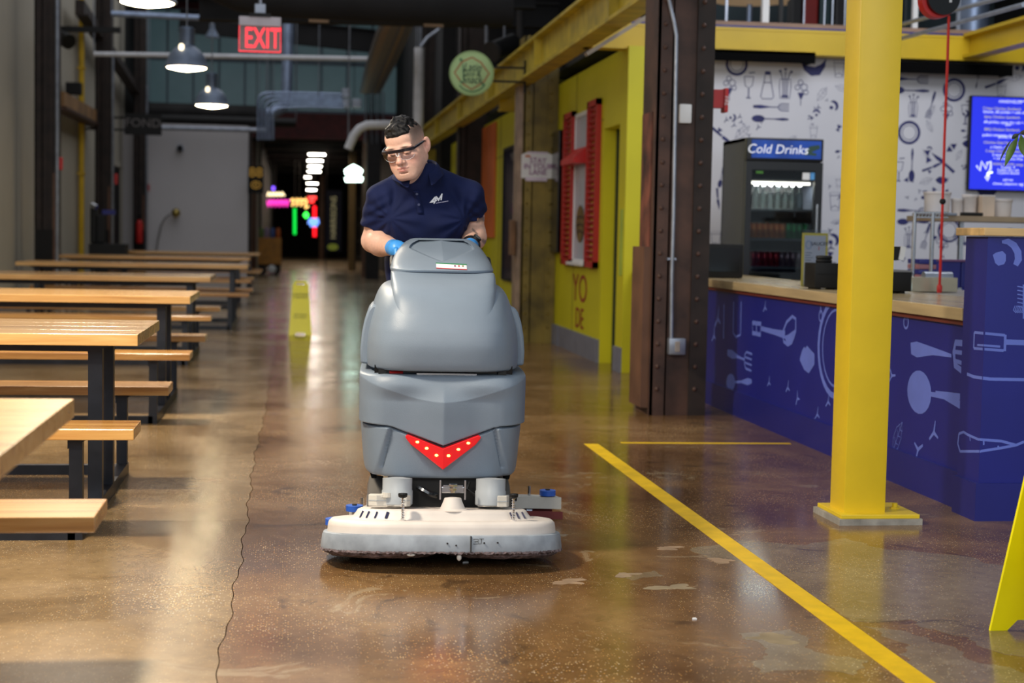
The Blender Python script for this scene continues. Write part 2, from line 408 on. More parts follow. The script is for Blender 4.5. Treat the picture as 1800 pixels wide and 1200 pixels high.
def floor_mat(name, a, b_, c, wet=0.0):
    m = bpy.data.materials.new(name); m.use_nodes = True; nt = m.node_tree; b = nt.nodes['Principled BSDF']
    geo = N(nt, 'ShaderNodeNewGeometry'); P = geo.outputs['Position']
    L = nt.links.new
    n1 = N(nt, 'ShaderNodeTexNoise', i_Scale=.9, i_Detail=6.0, i_Roughness=.62, i_Distortion=.5); L(P, n1.inputs['Vector'])
    r1 = N(nt, 'ShaderNodeValToRGB'); e = r1.color_ramp.elements
    e[0].position = .34; e[0].color = lin(a); e[1].position = .68; e[1].color = lin(c); q = e.new(.5); q.color = lin(b_)
    L(n1.outputs[0], r1.inputs[0])
    # fine mottling
    n2 = N(nt, 'ShaderNodeTexNoise', i_Scale=14.0, i_Detail=6.0, i_Roughness=.7); L(P, n2.inputs['Vector'])
    mr = N(nt, 'ShaderNodeMapRange', i_1=.25, i_2=.75, i_3=.74, i_4=1.22); L(n2.outputs[0], mr.inputs[0])
    mx = N(nt, 'ShaderNodeMix', data_type='RGBA', blend_type='MULTIPLY'); mx.inputs[0].default_value = 1.0
    L(r1.outputs[0], mx.inputs[6]); L(mr.outputs[0], mx.inputs[7])
    # aggregate specks, light and dark
    vo = N(nt, 'ShaderNodeTexVoronoi', i_Scale=120.0); L(P, vo.inputs['Vector'])
    nm = N(nt, 'ShaderNodeTexNoise', i_Scale=1.3, i_Detail=2.0); L(P, nm.inputs['Vector'])
    th = N(nt, 'ShaderNodeMapRange', i_1=.3, i_2=.7, i_3=.12, i_4=.36); L(nm.outputs[0], th.inputs[0])
    lt = N(nt, 'ShaderNodeMath', operation='LESS_THAN'); L(vo.outputs['Distance'], lt.inputs[0]); L(th.outputs[0], lt.inputs[1])
    sep = N(nt, 'ShaderNodeSeparateColor'); L(vo.outputs['Color'], sep.inputs[0])
    gt = N(nt, 'ShaderNodeMath', operation='GREATER_THAN', i_1=.55); L(sep.outputs[0], gt.inputs[0])
    ml = N(nt, 'ShaderNodeMath', operation='MULTIPLY'); L(lt.outputs[0], ml.inputs[0]); L(gt.outputs[0], ml.inputs[1])
    cr = N(nt, 'ShaderNodeValToRGB'); e = cr.color_ramp.elements; cr.color_ramp.interpolation = 'CONSTANT'
    e[0].position = 0; e[0].color = lin((226, 196, 140)); e[1].position = .86; e[1].color = lin((120, 62, 44))
    for p_, c_ in ((.4, (214, 160, 84)), (.66, (224, 212, 190))):
        q = e.new(p_); q.color = lin(c_)
    L(sep.outputs[1], cr.inputs[0])
    mf = N(nt, 'ShaderNodeMath', operation='MULTIPLY', i_1=.62); L(ml.outputs[0], mf.inputs[0])
    m2 = N(nt, 'ShaderNodeMix', data_type='RGBA'); L(mf.outputs[0], m2.inputs[0]); L(mx.outputs[2], m2.inputs[6]); L(cr.outputs[0], m2.inputs[7])
    # worn pale scuffs and dark oil stains
    n3 = N(nt, 'ShaderNodeTexNoise', i_Scale=2.6, i_Detail=8.0, i_Roughness=.66, i_Distortion=1.2)
    mp = N(nt, 'ShaderNodeMapping'); mp.inputs['Location'].default_value = (3.1, 7.7, 0); L(P, mp.inputs[0]); L(mp.outputs[0], n3.inputs['Vector'])
    s1 = N(nt, 'ShaderNodeMapRange', i_1=.62, i_2=.66, i_3=0.0, i_4=.55 if wet else .2); L(n3.outputs[0], s1.inputs[0])
    m3 = N(nt, 'ShaderNodeMix', data_type='RGBA'); L(s1.outputs[0], m3.inputs[0]); L(m2.outputs[2], m3.inputs[6]); m3.inputs[7].default_value = lin((158, 140, 112))
    s2 = N(nt, 'ShaderNodeMapRange', i_1=.40, i_2=.33, i_3=0.0, i_4=.6 if wet else .3); L(n3.outputs[0], s2.inputs[0])
    m4 = N(nt, 'ShaderNodeMix', data_type='RGBA'); L(s2.outputs[0], m4.inputs[0]); L(m3.outputs[2], m4.inputs[6]); m4.inputs[7].default_value = lin((50, 36, 26))
    L(m4.outputs[2], b.inputs['Base Color'])
    ro = N(nt, 'ShaderNodeMapRange', i_1=.3, i_2=.75, i_3=.12 if wet else .14, i_4=.24 if wet else .26); L(n1.outputs[0], ro.inputs[0]); L(ro.outputs[0], b.inputs['Roughness'])
    bp = N(nt, 'ShaderNodeBump', i_Strength=.06, i_Distance=.003); L(n2.outputs[0], bp.inputs['Height']); L(bp.outputs[0], b.inputs['Normal'])
    b.inputs['Specular IOR Level'].default_value = .42 if wet else .42
    M[name] = m
floor_mat('floor_left', (104, 82, 54), (127, 103, 70), (146, 122, 88))
floor_mat('floor_mid', (88, 62, 38), (116, 86, 54), (142, 112, 76), wet=.5)
floor_mat('floor_far', (122, 106, 86), (146, 128, 104), (160, 146, 122))

# ================================================================ SETTING
# floor: a sub-base and the poured slabs, joints open by a few millimetres
fl = struct(MB().box((-6, -8, -.35), (9, 78, -.03)).build('floor', M['dark']))
rs = random.Random(3)
def seam_x(y): return -.195+.008*math.sin(y*1.3)+.007*math.sin(y*7.7+1)+.004*math.sin(y*23)
def slab(x0, x1, y0, y1, m, wob=None):
    ys = np.linspace(y0+.0015, y1-.0015, 160 if wob else 2)
    a = [((seam_x(y)+.0015) if wob == 'L' else x0+.0015, y, -.03) for y in ys]
    b = [((seam_x(y)-.0015) if wob == 'R' else x1-.0015, y, -.03) for y in ys[::-1]]
    return MB().prism(a+b, (0, 0, .03)).build('slab', m, fl)
for y0, y1 in ((-8, 2.2), (2.2, 6.62), (6.62, 12.4), (12.4, 18.6)):
    slab(-6, 0, y0, y1, M['floor_left'], 'R')
for y0, y1 in ((-8, 2.6), (2.6, 9.08), (9.08, 12.6), (12.6, 18.6)):
    slab(0, 3.2, y0, y1, M['floor_mid'], 'L')
for y0, y1 in ((18.6, 26), (26, 40), (40, 78)): slab(-6, 3.2, y0, y1, M['floor_far'])
slab(3.2, 9, -8, 6.5, M['floor_mid']); slab(3.2, 9, 6.5, 40, M['floor_far'])
def patch(x, y, r, sd):
    q = random.Random(sd); pts = []; ph = [q.uniform(0, 6.3) for _ in range(5)]; ex = q.uniform(1.1, 1.7)
    for i in range(48):
        a = 2*PI*i/48; rr = r*(.72+sum(.5/(k+2)*math.sin((k+2)*a+ph[k]) for k in range(4))+.05*math.sin(13*a+ph[4]))
        pts.append((x+rr*math.cos(a)*ex, y+rr*math.sin(a)*.95, .0))
    MB().prism(pts, (0, 0, .0007)).build('floor_patch', mk('patch_%d' % sd, (140+sd % 3*5, 124, 98), rough=.5, var=.12, vscale=14), fl)
for i, (px, py, r) in enumerate(((1000, 1022, .055), (1180, 1032, .06), (1100, 1010, .05), (1175, 963, .05), (1360, 1122, .07), (980, 940, .035), (1268, 985, .05))):
    p = aZ(px, py); patch(p.x, p.y, r, 20+i)
# broad worn grey areas of bare concrete
worn = floor_mat('floor_worn', (106, 88, 66), (126, 109, 85), (142, 127, 104), wet=.5)
def worn_area(pts, sd):
    q = random.Random(sd); P_ = [aZ(*p) for p in pts]
    for _ in range(4):
        N_ = []
        for i in range(len(P_)):
            a, b = P_[i], P_[(i+1) % len(P_)]; L = (b-a).length; m_ = (a+b)/2; n_ = Vector((-(b-a).y, (b-a).x, 0)); N_ += [a, m_+n_*q.uniform(-.17, .17)]
        P_ = N_
    MB().prism([(p.x, p.y, 0) for p in P_], (0, 0, .0006)).build('floor_patch', M['floor_worn'], fl)
worn_area([(1218, 962), (1290, 950), (1420, 957), (1480, 945), (1560, 966), (1700, 978), (1795, 1000), (1850, 1060), (1850, 1170), (1740, 1142), (1660, 1112), (1600, 1088), (1562, 1092), (1500, 1092), (1440, 1056), (1390, 1018), (1330, 990), (1268, 984)], 3)
worn_area([(1520, 1100), (1600, 1112), (1700, 1158), (1820, 1190), (1830, 1260), (1680, 1260), (1600, 1170)], 5)
worn_area([(1295, 1112), (1390, 1106), (1415, 1138), (1525, 1160), (1500, 1186), (1400, 1178), (1335, 1182), (1350, 1150)], 8)
worn_area([(1100, 1012), (1150, 1003), (1168, 1012), (1110, 1020)], 9)
# painted lines
def floor_line(a, b, wdt):
    a, b = Vector(a), Vector(b); d = (b-a).normalized(); n = Vector((-d.y, d.x, 0))*wdt/2
    return MB().prism([a-n, a+n, b+n, b-n], (0, 0, .0012)).build('floor_line', M['line_yellow'], fl)
floor_line((1.70, -1.5, 0), (1.712, 9.05, 0), .084)['label'] = 'long yellow line painted on the concrete'
floor_line((1.90, 9.10, 0), (2.92, 9.08, 0), .05)['label'] = 'short yellow cross line painted on the concrete'

# left wall and its returns
wl = struct(MB().box((-4.45, 8.0, 0), (-4.2, 40.3, 7.2)).build('wall_left', M['grey_wall']))
MB().box((-4.2, 19.0, .12), (-4.17, 24.55, 3.05)).build('panel', M['grey_wall'], wl)
MB().box((-4.2, 25.2, .12), (-4.185, 31.6, 2.9)).build('panel', M['grey_wall'], wl)
MB().box((-4.2, 8.0, 0), (-4.16, 40.0, .12)).build('baseboard', M['grey_base'], wl)
struct(MB().box((-4.2, 40.0, 0), (-1.17, 40.3, 3.82)).build('wall_front', M['white_wall']))
MB().box((-1.17, 39.98, 0), (-1.10, 40.35, 3.82)).build('trim_1', M['rust_dark'])['kind'] = 'structure'
struct(MB().box((-1.2, 47.0, 0), (-1.0, 76.0, 4.2)).build('wall_far_left', M['dark']))
struct(MB().box((-5.0, 76.0, 0), (4.5, 76.3, 8)).build('wall_back', M['darker']))
struct(MB().box((2.7, 30.2, 0), (2.95, 76.0, 7.4)).build('wall_far_right', M['darker']))
struct(MB().box((-4.45, 40.3, 0), (-4.2, 76, 7.4)).build('wall_far_side', M['darker']))
# roof deck and low passage roof
cl = struct(MB().box((-6, 7.0, 7.3), (9, 76.3, 7.5)).build('ceiling', M['darker']))
struct(MB().box((-4.2, 44.6, 3.95), (2.7, 76, 4.1)).build('ceiling_passage', M['darker']))
for k in range(7):
    MB().box((-4.2, 46+k*4.1, 3.72), (2.7, 46.25+k*4.1, 3.95)).build('joist', M['dark'])['kind'] = 'structure'
# clerestory wall across the hall, glazed with dim blue-green panes
wc = struct(MB().box((-4.2, 44.2, 3.72), (2.7, 44.5, 4.42)).box((-4.2, 44.2, 7.1), (2.7, 44.5, 7.3)).build('wall_clerestory', M['dark_red']))
mk('pane', (84, 104, 108), rough=.3, var=.15, vscale=.8, emit=(74, 100, 106), estr=.26)
mk('pane_frame', (96, 112, 128), rough=.5, var=.05)
wn = struct(MB().box((-4.2, 44.36, 4.42), (2.7, 44.42, 4.5)).box((-4.2, 44.36, 5.74), (2.7, 44.42, 5.86)).build('window_1', M['pane_frame']))
for i in range(10):
    x0 = -4.2+i*.69
    MB().box((x0, 44.34, 4.42), (x0+.05, 44.44, 7.1)).build('mullion', M['pane_frame'], wn)
    for z0, z1 in ((4.5, 5.74), (5.86, 7.1)):
        MB().box((x0+.05, 44.38, z0), (x0+.69, 44.40, z1)).build('pane', M['pane'], wn)

# riveted steel columns
def column(x0, x1, y0, h, label, m, mdark, rivets=True, chan=True):
    c = thing('steel_column', label, 'column', ((x0+x1)/2, y0+.2, 0), group='riveted steel columns of the hall')
    wd = x1-x0
    MB().box((x0+.06, y0+.02, 0), (x1-.045, y0+.05, h)).build('web_plate', m, c)
    MB().box((x0+.0, y0, 0), (x0+.10, y0+.02, h)).box((x0+.10, y0+.02, 0), (x0+.115, y0+.1, h)).build('left_flange', m, c)
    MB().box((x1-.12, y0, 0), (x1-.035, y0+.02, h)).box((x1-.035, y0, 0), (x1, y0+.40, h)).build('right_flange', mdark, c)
    MB().box((x0-.005, y0, 0), (x0+.02, y0+.40, h)).box((x0, y0+.38, 0), (x1, y0+.40, h)).build('back_plate', m, c)
    if rivets:
        i = 0; z = .18
        pr = None
        while z < min(h, 4.6):
            for x in (x0+.05, x1-.078):
                if pr is None:
                    pr = MB().ell((0, 0, 0), (.017, .014, .017), 8, 5).build('rivet', m, c, local=True, smooth='all')
                    pr.location = Vector((x, y0, z))-c.location
                else:
                    o = pr.copy(); COL.objects.link(o); o.location = Vector((x, y0, z))-c.location
            z += .153
    return c
c1 = column(2.385, 2.775, 10.52, 7.3, 'dark brown riveted steel column at the corner of the stall', M['rust'], M['rust_dark'])
MB().box((2.33, 10.55, 0.05), (2.388, 10.92, 1.14)).build('guard_board', M['rust_board'], c1)['label'] = 'plain brown board up the left side'
MB().box((2.372, 10.60, 1.14), (2.386, 10.9, 2.05)).build('worn_face', mk('worn_red', (104, 58, 44), rough=.7, var=.4, vscale=5), c1)
c2 = column(2.49, 2.875, 17.6, 3.4, 'tarnished gold riveted column with a paper notice on it', M['old_gold'], M['old_gold'])
MB().box((2.44, 17.62, 0), (2.488, 17.98, 2.9)).build('edge_strip', mk('strip_tan', (150, 128, 110), rough=.6, var=.15), c2)
column(2.50, 2.93, 24.75, 7.3, 'dark column beside the orange panel', M['rust_dark'], M['rust_dark'], rivets=False)
column(2.45, 2.86, 31.9, 7.3, 'dark column behind the man, farthest along the right side', M['rust_dark'], M['rust_dark'], rivets=False)
for x0, x1, y0, lb in ((aY(61, 400, 24.8).x, aY(100, 400, 24.8).x, 24.8, 'dark column on the left wall nearest the table ends'), (aY(167, 400, 32.1).x, aY(195, 400, 32.1).x, 32.1, 'dark column on the left wall behind the yellow pipe'), (aY(234, 400, 39.2).x, aY(255, 400, 39.2).x, 39.2, 'dark column in the corner beside the white wall')):
    c = column(x0, x1, y0, 7.2, lb, M['rust_dark'], M['rust_dark'], rivets=False)
    MB().box((x0+.0, y0-.03, .3), (x0+.27, y0, 1.15)).build('corner_guard', M['darker'], c)
    MB().box((x1-.06, y0-.012, 0), (x1-.01, y0, 2.0)).build('edge_strip', M['rust_board'], c)

# the long yellow I-beam over the columns
def ibeam_y(name, label, x, y0, y1, z0, z1, fw, m, web=None):
    b = thing(name, label, 'beam', (x, (y0+y1)/2, z0))
    MB().box((x-fw/2, y0, z0), (x+fw/2, y1, z0+.03)).build('bottom_flange', m, b)
    MB().box((x-fw/2, y0, z1-.03), (x+fw/2, y1, z1)).build('top_flange', m, b)
    MB().box((x-.015, y0, z0+.03), (x+.015, y1, z1-.03)).build('web', web or m, b)
    return b
bm1 = ibeam_y('yellow_beam', 'long yellow steel beam running over the columns above the aisle', 2.46, 9.6, 31.5, 2.86, 3.22, .19, M['yellow_old'])
for k in range(5):
    y = 12.2+k*3.9
    MB().box((2.37, y, 2.89), (2.445, y+.02, 3.19)).build('stiffener', M['yellow_old'], bm1)
# stall upper frame
def ibeam_x(name, label, y, x0, x1, z0, z1, fw, m):
    b = thing(name, label, 'beam', ((x0+x1)/2, y, z0))
    MB().box((x0, y-fw/2, z0), (x1, y+fw/2, z0+.025)).build('bottom_flange', m, b)
    MB().box((x0, y-fw/2, z1-.025), (x1, y+fw/2, z1)).build('top_flange', m, b)
    MB().box((x0, y-fw/2+.005, z0+.025), (x1, y-fw/2+.03, z1-.025)).build('web', m, b)
    return b
ibeam_x('stall_beam', 'yellow beam along the top of the patterned stall wall', 14.0, 2.5, 8.2, 2.86, 3.08, .2, M['yellow'])
ibeam_y('side_beam', 'yellow beam running towards the camera over the stall', 6.05, 7.0, 13.9, 2.88, 3.10, .16, M['yellow'])
rl = thing('mezzanine_floor_edge', 'thin blue and tan edge of the upper floor above the yellow beam', 'floor edge', (5, 14, 3.08))
MB().box((2.9, 13.92, 3.08), (8.2, 14.3, 3.10)).build('blue_edge', M['blue_base'], rl)
MB().box((2.9, 13.95, 3.10), (8.2, 14.3, 3.14)).build('nosing', mk('tan_nosing', (150, 120, 100), rough=.6), rl)
ps = thing('yellow_post', 'square yellow steel post on a base plate in front of the counter', 'post', (2.43, 6.59, 0))
MB().box((2.337, 6.5, .03), (2.522, 6.685, 5.5), bev=.008).build('shaft', M['yellow_pole'], ps, smooth=True)
MB().prism([(2.295, 6.432, 0), (2.664, 6.436, 0), (2.668, 6.77, 0), (2.29, 6.765, 0)], (0, 0, .026)).build('grout_pad', M['concrete_pad'], ps)
MB().box((2.305, 6.445, .026), (2.655, 6.755, .044), bev=.003).build('base_plate', M['yellow_pole'], ps)
MB().cyl((2.602, 6.60, .03), (2.602, 6.60, .05), .022, n=6).cyl((2.602, 6.60, .05), (2.602, 6.60, .068), .012, n=10).build('anchor_bolt', M['yellow_pole'], ps)

# ---------------------------------------------------------------- patterned stall wall
SY = 14.15
wp = struct(MB().box((2.93, SY, 0), (9.0, SY+.2, 2.97)).build('wall_stall', M['stall_white']))
MB().box((2.95, SY-.02, 0), (9.0, SY, .93)).build('wainscot', M['blue'], wp)
D = Decal(lambda u, v, e: (u, SY-e, v))
def wpt(px, py):
    q = aY(px, py, SY); return q.x, q.z
def W(kind, px, py, size_px, rot=0, **kw):
    u, v = wpt(px, py); getattr(D, kind)(u, v, size_px/198.0, math.radians(rot), **kw)
def Wring(px, py, r, wd): u, v = wpt(px, py); D.ring(u, v, r/198, r/198, wd/198); D.ring(u, v, (r-6)/198, (r-6)/198, 1.2/198)
Wring(1295, 113, 18, 5); Wring(1598, 233, 19, 5); Wring(1677, 158, 19, 5); Wring(1597, 500, 19, 4); Wring(1668, 405, 20, 4)
for a in (('fork', 1356, 188, 68), ('spoon', 1354, 209, 68), ('bottle', 1349, 150, 50), ('jar', 1380, 152, 44), ('glass', 1316, 152, 44), ('cup', 1475, 121, 34), ('flower', 1282, 155, 44),
          ('flower', 1408, 163, 46), ('leaf', 1445, 165, 30, 55), ('leaf', 1305, 232, 34, 40), ('cup', 1468, 354, 36), ('leaf', 1636, 195, 26, 55), ('leaf', 1634, 222, 24, -60), ('leaf', 1628, 270, 20, -50), ('leaf', 1686, 272, 22, 60),
          ('fork', 1600, 139, 72), ('spoon', 1600, 159, 72, 0), ('fork', 1637, 185, 52, 255), ('jar', 1605, 190, 34), ('spoon', 1603, 290, 60, 90), ('knife', 1657, 285, 58, -35), ('knife', 1640, 293, 44, 205), ('lips', 1655, 316, 24), ('glass', 1697, 200, 40),
          ('flower', 1663, 200, 44), ('fork', 1605, 370, 60), ('spoon', 1605, 390, 60), ('jar', 1597, 421, 32), ('fork', 1628, 415, 50, 255), ('flower', 1655, 432, 42), ('glass', 1688, 432, 40), ('knife', 1752, 146, 48, 205), ('fork', 1718, 142, 28, 80),
          ('knife', 1270, 240, 50, 145), ('cup', 1430, 232, 24), ('leaf', 1392, 245, 22, 40), ('sprig', 1300, 205, 12), ('sprig', 1290, 220, 12), ('leaf', 1470, 390, 20, 10), ('cup', 1474, 322, 18), ('sprig', 1460, 435, 18), ('leaf', 1480, 155, 26, -15),
          ('moon', 1463, 187, 18), ('moon', 1624, 345, 18), ('moon', 1702, 320, 18), ('moon', 1790, 117, 22), ('moon', 1462, 423, 22), ('jar', 1720, 470, 30), ('cup', 1760, 160, 30), ('leaf', 1784, 136, 30, 10), ('spoon', 1480, 265, 26, 10),
          ('spoon', 1700, 230, 24, 0), ('lips', 1702, 252, 24), ('glass', 1580, 300, 40), ('leaf', 1628, 318, 26, 20), ('knife', 1120, 130, 40, 120), ('moon', 1131, 95, 26), ('spoon', 1118, 155, 26, 8), ('lips', 1128, 185, 30, 12),
          ('cup', 1124, 245, 34), ('moon', 1122, 335, 30), ('knife', 1122, 375, 40, 150), ('spoon', 1116, 395, 26, 12), ('lips', 1124, 425, 30, 10), ('sprig', 1116, 308, 14), ('sprig', 1124, 215, 12), ('flower', 1262, 175, 30), ('knife', 1262, 350, 40, 100), ('spoon', 1268, 310, 40, 80),
          ('cup', 1258, 420, 30), ('bottle', 1775, 420, 40), ('lips', 1735, 335, 40), ('knife', 1745, 90, 40, 30)):
    W(*a)
q = random.Random(5)
for (x0, y0, x1, y1, n) in ((1420, 175, 1478, 245, 9), (1300, 200, 1340, 240, 5), (1590, 250, 1710, 340, 12), (1585, 330, 1650, 350, 6), (1445, 270, 1485, 480, 12), (1260, 200, 1300, 230, 4), (1690, 195, 1705, 330, 4), (1585, 380, 1700, 460, 8)):
    for k in range(n): W(q.choice(('sprig', 'tri', 'sprig', 'tri', 'moon')), q.uniform(x0, x1), q.uniform(y0, y1), q.choice((8, 10, 13)), q.uniform(-60, 60))
# rooster figure over the black valance end
u, v = wpt(1432, 118); k = 1/198
D.poly([(u-27*k, v+14*k), (u-20*k, v-6*k), (u-6*k, v-16*k), (u+10*k, v-14*k), (u+20*k, v+2*k), (u+21*k, v+16*k), (u+12*k, v+6*k), (u, v), (u-14*k, v+2*k)])
D.build('printed_pattern', M['navy_print'], wp)['label'] = 'navy kitchenware drawings printed on white'

# black light valances under the beam
for px0, px1, y0, y1, lb in ((1240, 1430, 88, 111, 'long black valance fixed under the beam on the left part of the stall wall'), (1575, 1776, 108, 133, 'long black valance on the stall wall right of the yellow post')):
    a, b = aY(px0, y0, 13.95), aY(px1, y1, 13.95)
    z0 = aY(px1, y1, 13.95).z-.01; z1 = z0+.10
    t = thing('valance', lb, 'valance', ((a.x+b.x)/2, 13.95, z0))
    MB().box((a.x, 13.9, z0), (b.x, 13.92, z1)).box((a.x, 13.92, z1-.02), (b.x, 14.15, z1)).build('fascia', M.get('valance_black') or mk('valance_black', (6, 6, 7), rough=.9, var=0, spec=.1), t)
    MB().box((a.x, 13.92, z0+.01), (a.x+.02, 14.15, z1-.02)).build('end_cap', M['black'], t); MB().box((b.x-.02, 13.92, z0+.01), (b.x, 14.15, z1-.02)).build('end_cap', M['black'], t)

# ---------------------------------------------------------------- counter
CX = 3.0
ct = thing('counter', 'long blue service counter printed with pale kitchen utensils', 'counter', (3.25, 10.6, 0))
MB().box((CX, 6.775, 0), (3.5, 13.84, .855)).build('body', M['blue'], ct)
MB().box((CX-.018, 6.775, 0), (CX, 13.84, .168)).build('baseboard', M['blue_base'], ct)
MB().box((CX-.02, 6.775, .835), (CX, 13.84, .855)).build('red_edge', mk('redwood', (110, 44, 34), rough=.5), ct)
D = Decal(lambda u, v, e: (CX-e, -u, v))
def C(kind, px, py, L, rot=0, **kw):
    p = aX(px, py, CX); getattr(D, kind)(-p.y, p.z, L, math.radians(rot), **kw)
def cpt(px, py): p = aX(px, py, CX); return -p.y, p.z
for a in (('fork', 1300, 628, .62, -2), ('spoon', 1299, 671, .62, 6), ('sprig', 1352, 672, .09), ('sprig', 1385, 681, .1), ('sprig', 1402, 700, .1, 20), ('sprig', 1437, 728, .1), ('sprig', 1456, 706, .1), ('sprig', 1345, 540, .1),
          ('sprig', 1568, 660, .1, 150), ('sprig', 1614, 790, .13, 170), ('sprig', 1642, 760, .13), ('leaf', 1578, 768, .2, 55), ('lips', 1250, 700, .12, 80), ('leaf', 1257, 655, .12, 80), ('sprig', 1262, 560, .2), ('sprig', 1255, 590, .14)):
    C(*a)
# skewer-like hangers, ladle, spatula, mouth, plate, big spoon, tongs
for px in (1443, 1593):
    D.stroke([cpt(px, 522 if px < 1500 else 545), cpt(px, 552 if px < 1500 else 562)], .012); a = cpt(px, 555 if px < 1500 else 566); D.ring(a[0], a[1], .03, .03, .012)
D.stroke([cpt(1273, 535), cpt(1272, 595)], [.02, .03]); D.stroke([cpt(1290, 530), cpt(1289, 585), cpt(1294, 592), cpt(1302, 588), cpt(1303, 530)], .02)
D.stroke([cpt(1338, 577), cpt(1360, 583), cpt(1380, 588)], [.03, .035, .05])
D.stroke([cpt(1323, 567), cpt(1323, 585), cpt(1337, 588), cpt(1338, 569)], .03, True); D.stroke([cpt(1330, 569), cpt(1330, 586)], .02)
D.stroke([cpt(1376, 584), cpt(1383, 566), cpt(1393, 556), cpt(1399, 560), cpt(1399, 582), cpt(1392, 602), cpt(1385, 606), cpt(1378, 600)], .022, True)
D.poly([cpt(1379, 590), cpt(1386, 588), cpt(1399, 578), cpt(1396, 596), cpt(1390, 606), cpt(1383, 604)])
D.poly([cpt(1419, 607), cpt(1423, 612), cpt(1432, 622), cpt(1432, 640), cpt(1422, 656), cpt(1414, 650), cpt(1406, 632), cpt(1410, 616), cpt(1414, 609), cpt(1416, 612)])
a = cpt(1470, 612); D.ring(a[0], a[1], .30, .27, .035); D.ring(a[0], a[1], .23, .215, .014)
D.poly([cpt(1601, 602), cpt(1612, 600), cpt(1640, 610), cpt(1673, 622), cpt(1673, 628), cpt(1640, 624), cpt(1612, 628), cpt(1602, 622)])
D.stroke([cpt(1695, 603), cpt(1680, 602), cpt(1677, 618), cpt(1679, 642), cpt(1692, 652)], .03); D.stroke([cpt(1678, 618), cpt(1692, 620)], .02); D.stroke([cpt(1679, 634), cpt(1692, 638)], .02)
a = cpt(1616, 689); D.disc(a[0], a[1], .15, .105, 0); D.stroke([cpt(1632, 692), cpt(1660, 696), cpt(1695, 715)], [.02, .03, .04]); D.stroke([cpt(1645, 692), cpt(1688, 697)], .03)
D.stroke([cpt(1472, 708), cpt(1469, 750)], [.05, .04])
D.build('printed_pattern', M['pale_blue'], ct)['label'] = 'pale blue utensil drawings'
MB().box((2.955, 6.78, .858), (3.60, 13.84, .915), bev=.004).build('worktop', mk('worktop', (186, 164, 124), rough=.22, var=.1, vscale=6, stretch=(3, .25, 3)), ct)

# ---------------------------------------------------------------- pedestal at the near end
pd = thing('pedestal', 'tall blue end pedestal of the counter with a wooden cap', 'pedestal', (3.3, 6.8, 0))
MB().box((2.955, 6.54, 0), (3.9, 6.765, 1.235)).build('body', M['blue'], pd)
MB().box((2.935, 6.52, 0), (3.9, 6.54, .165)).box((2.935, 6.54, 0), (2.955, 6.765, .165)).build('baseboard', M['blue_base'], pd)
MB().box((2.92, 6.50, 1.238), (3.95, 6.80, 1.272), bev=.004).build('cap', mk('cap_wood', (214, 178, 122), rough=.4, var=.1, vscale=7, stretch=(.3, 3, 3)), pd)
D = Decal(lambda u, v, e: (u, 6.54-e, v) if u >= 2.955 else (2.955-e, 6.54+(2.955-u), v))
def ppt(px, py):
    p = aY(px, py, 6.54)
    if p.x >= 2.955: return p.x, p.z
    p = aX(px, py, 2.955); return 2.955-(p.y-6.54), p.z
u, v = ppt(1757, 456); k = 1/425
D.poly([ppt(1745, 448), ppt(1750, 444), ppt(1762, 441), ppt(1768, 447), ppt(1768, 458), ppt(1765, 464), ppt(1755, 467), ppt(1749, 462)])
D.stroke([ppt(x, y) for x, y in ((1761, 425), (1771, 424), (1782, 431), (1789, 443), (1790, 456), (1785, 466))], [5*k, 11*k, 13*k, 14*k, 14*k, 10*k])
for pts, wd in ((((1713, 584), (1712, 612)), 5), (((1713, 584), (1766, 589)), 5), (((1712, 612), (1764, 616)), 5), (((1767, 588), (1766, 617)), 5), (((1718, 606), (1758, 609)), 4), (((1766, 601), (1800, 602), (1840, 603)), 10),
                (((1700, 657), (1712, 662), (1740, 666), (1800, 667), (1840, 667)), 6), (((1686, 762), (1694, 759), (1702, 764), (1720, 772), (1760, 775), (1786, 782), (1800, 776)), 5), (((1686, 762), (1684, 780), (1688, 793), (1722, 793), (1760, 787), (1786, 782)), 5),
                (((1705, 766), (1706, 775)), 3), (((1729, 774), (1729, 782)), 3), (((1754, 783), (1756, 789)), 3)):
    dn = []
    for a_, b_ in zip(pts[:-1], pts[1:]): dn += [(a_[0]+(b_[0]-a_[0])*j/14, a_[1]+(b_[1]-a_[1])*j/14) for j in range(14)]
    D.stroke([ppt(*p) for p in dn+[pts[-1]]], wd*k)
D.stroke([ppt(1799, 500), ppt(1799, 560)], 3*k)
for j in range(6): D.stroke([ppt(1799, 505+j*7), ppt(1811, 500+j*7)], 2*k); D.stroke([ppt(1799, 505+j*7), ppt(1788, 503+j*7)], 2*k)
for j in range(8): D.stroke([ppt(1781+j*3, 545), ppt(1784+j*3, 537)], 1.5*k); D.stroke([ppt(1781+j*3, 545), ppt(1786+j*3, 550)], 1.5*k)
D.build('printed_pattern', M['pale_blue'], pd)

# ---------------------------------------------------------------- yellow stall wall along the aisle
WX = 2.88
wy = struct(MB().box((WX, 14.92, 0), (3.1, 30.0, 2.88)).box((WX, 13.86, 0), (3.1, 14.17, 2.88)).box((WX, 14.17, 2.22), (3.1, 14.92, 2.88)).build('wall_right', M['yellow_wall']))
struct(MB().box((WX-.02, 14.92, 0), (WX, 17.2, .22)).box((WX-.02, 13.86, 0), (WX, 14.17, .22)).box((WX-.03, 17.2, 0), (WX, 24.7, .22)).build('baseboard_right', M['grey_base']))
MB().box((WX-.004, 16.42, .22), (WX, 16.46, 2.88)).build('panel_joint', mk('joint', (150, 142, 14), rough=.5), wy)
MB().box((WX-.004, 14.95, 2.30), (WX, 30, 2.32)).build('panel_joint', bpy.data.materials['joint'], wy)
dr = struct(MB().box((3.04, 14.19, .02), (3.08, 14.9, 2.2)).build('door_1', M['yellow_wall']))
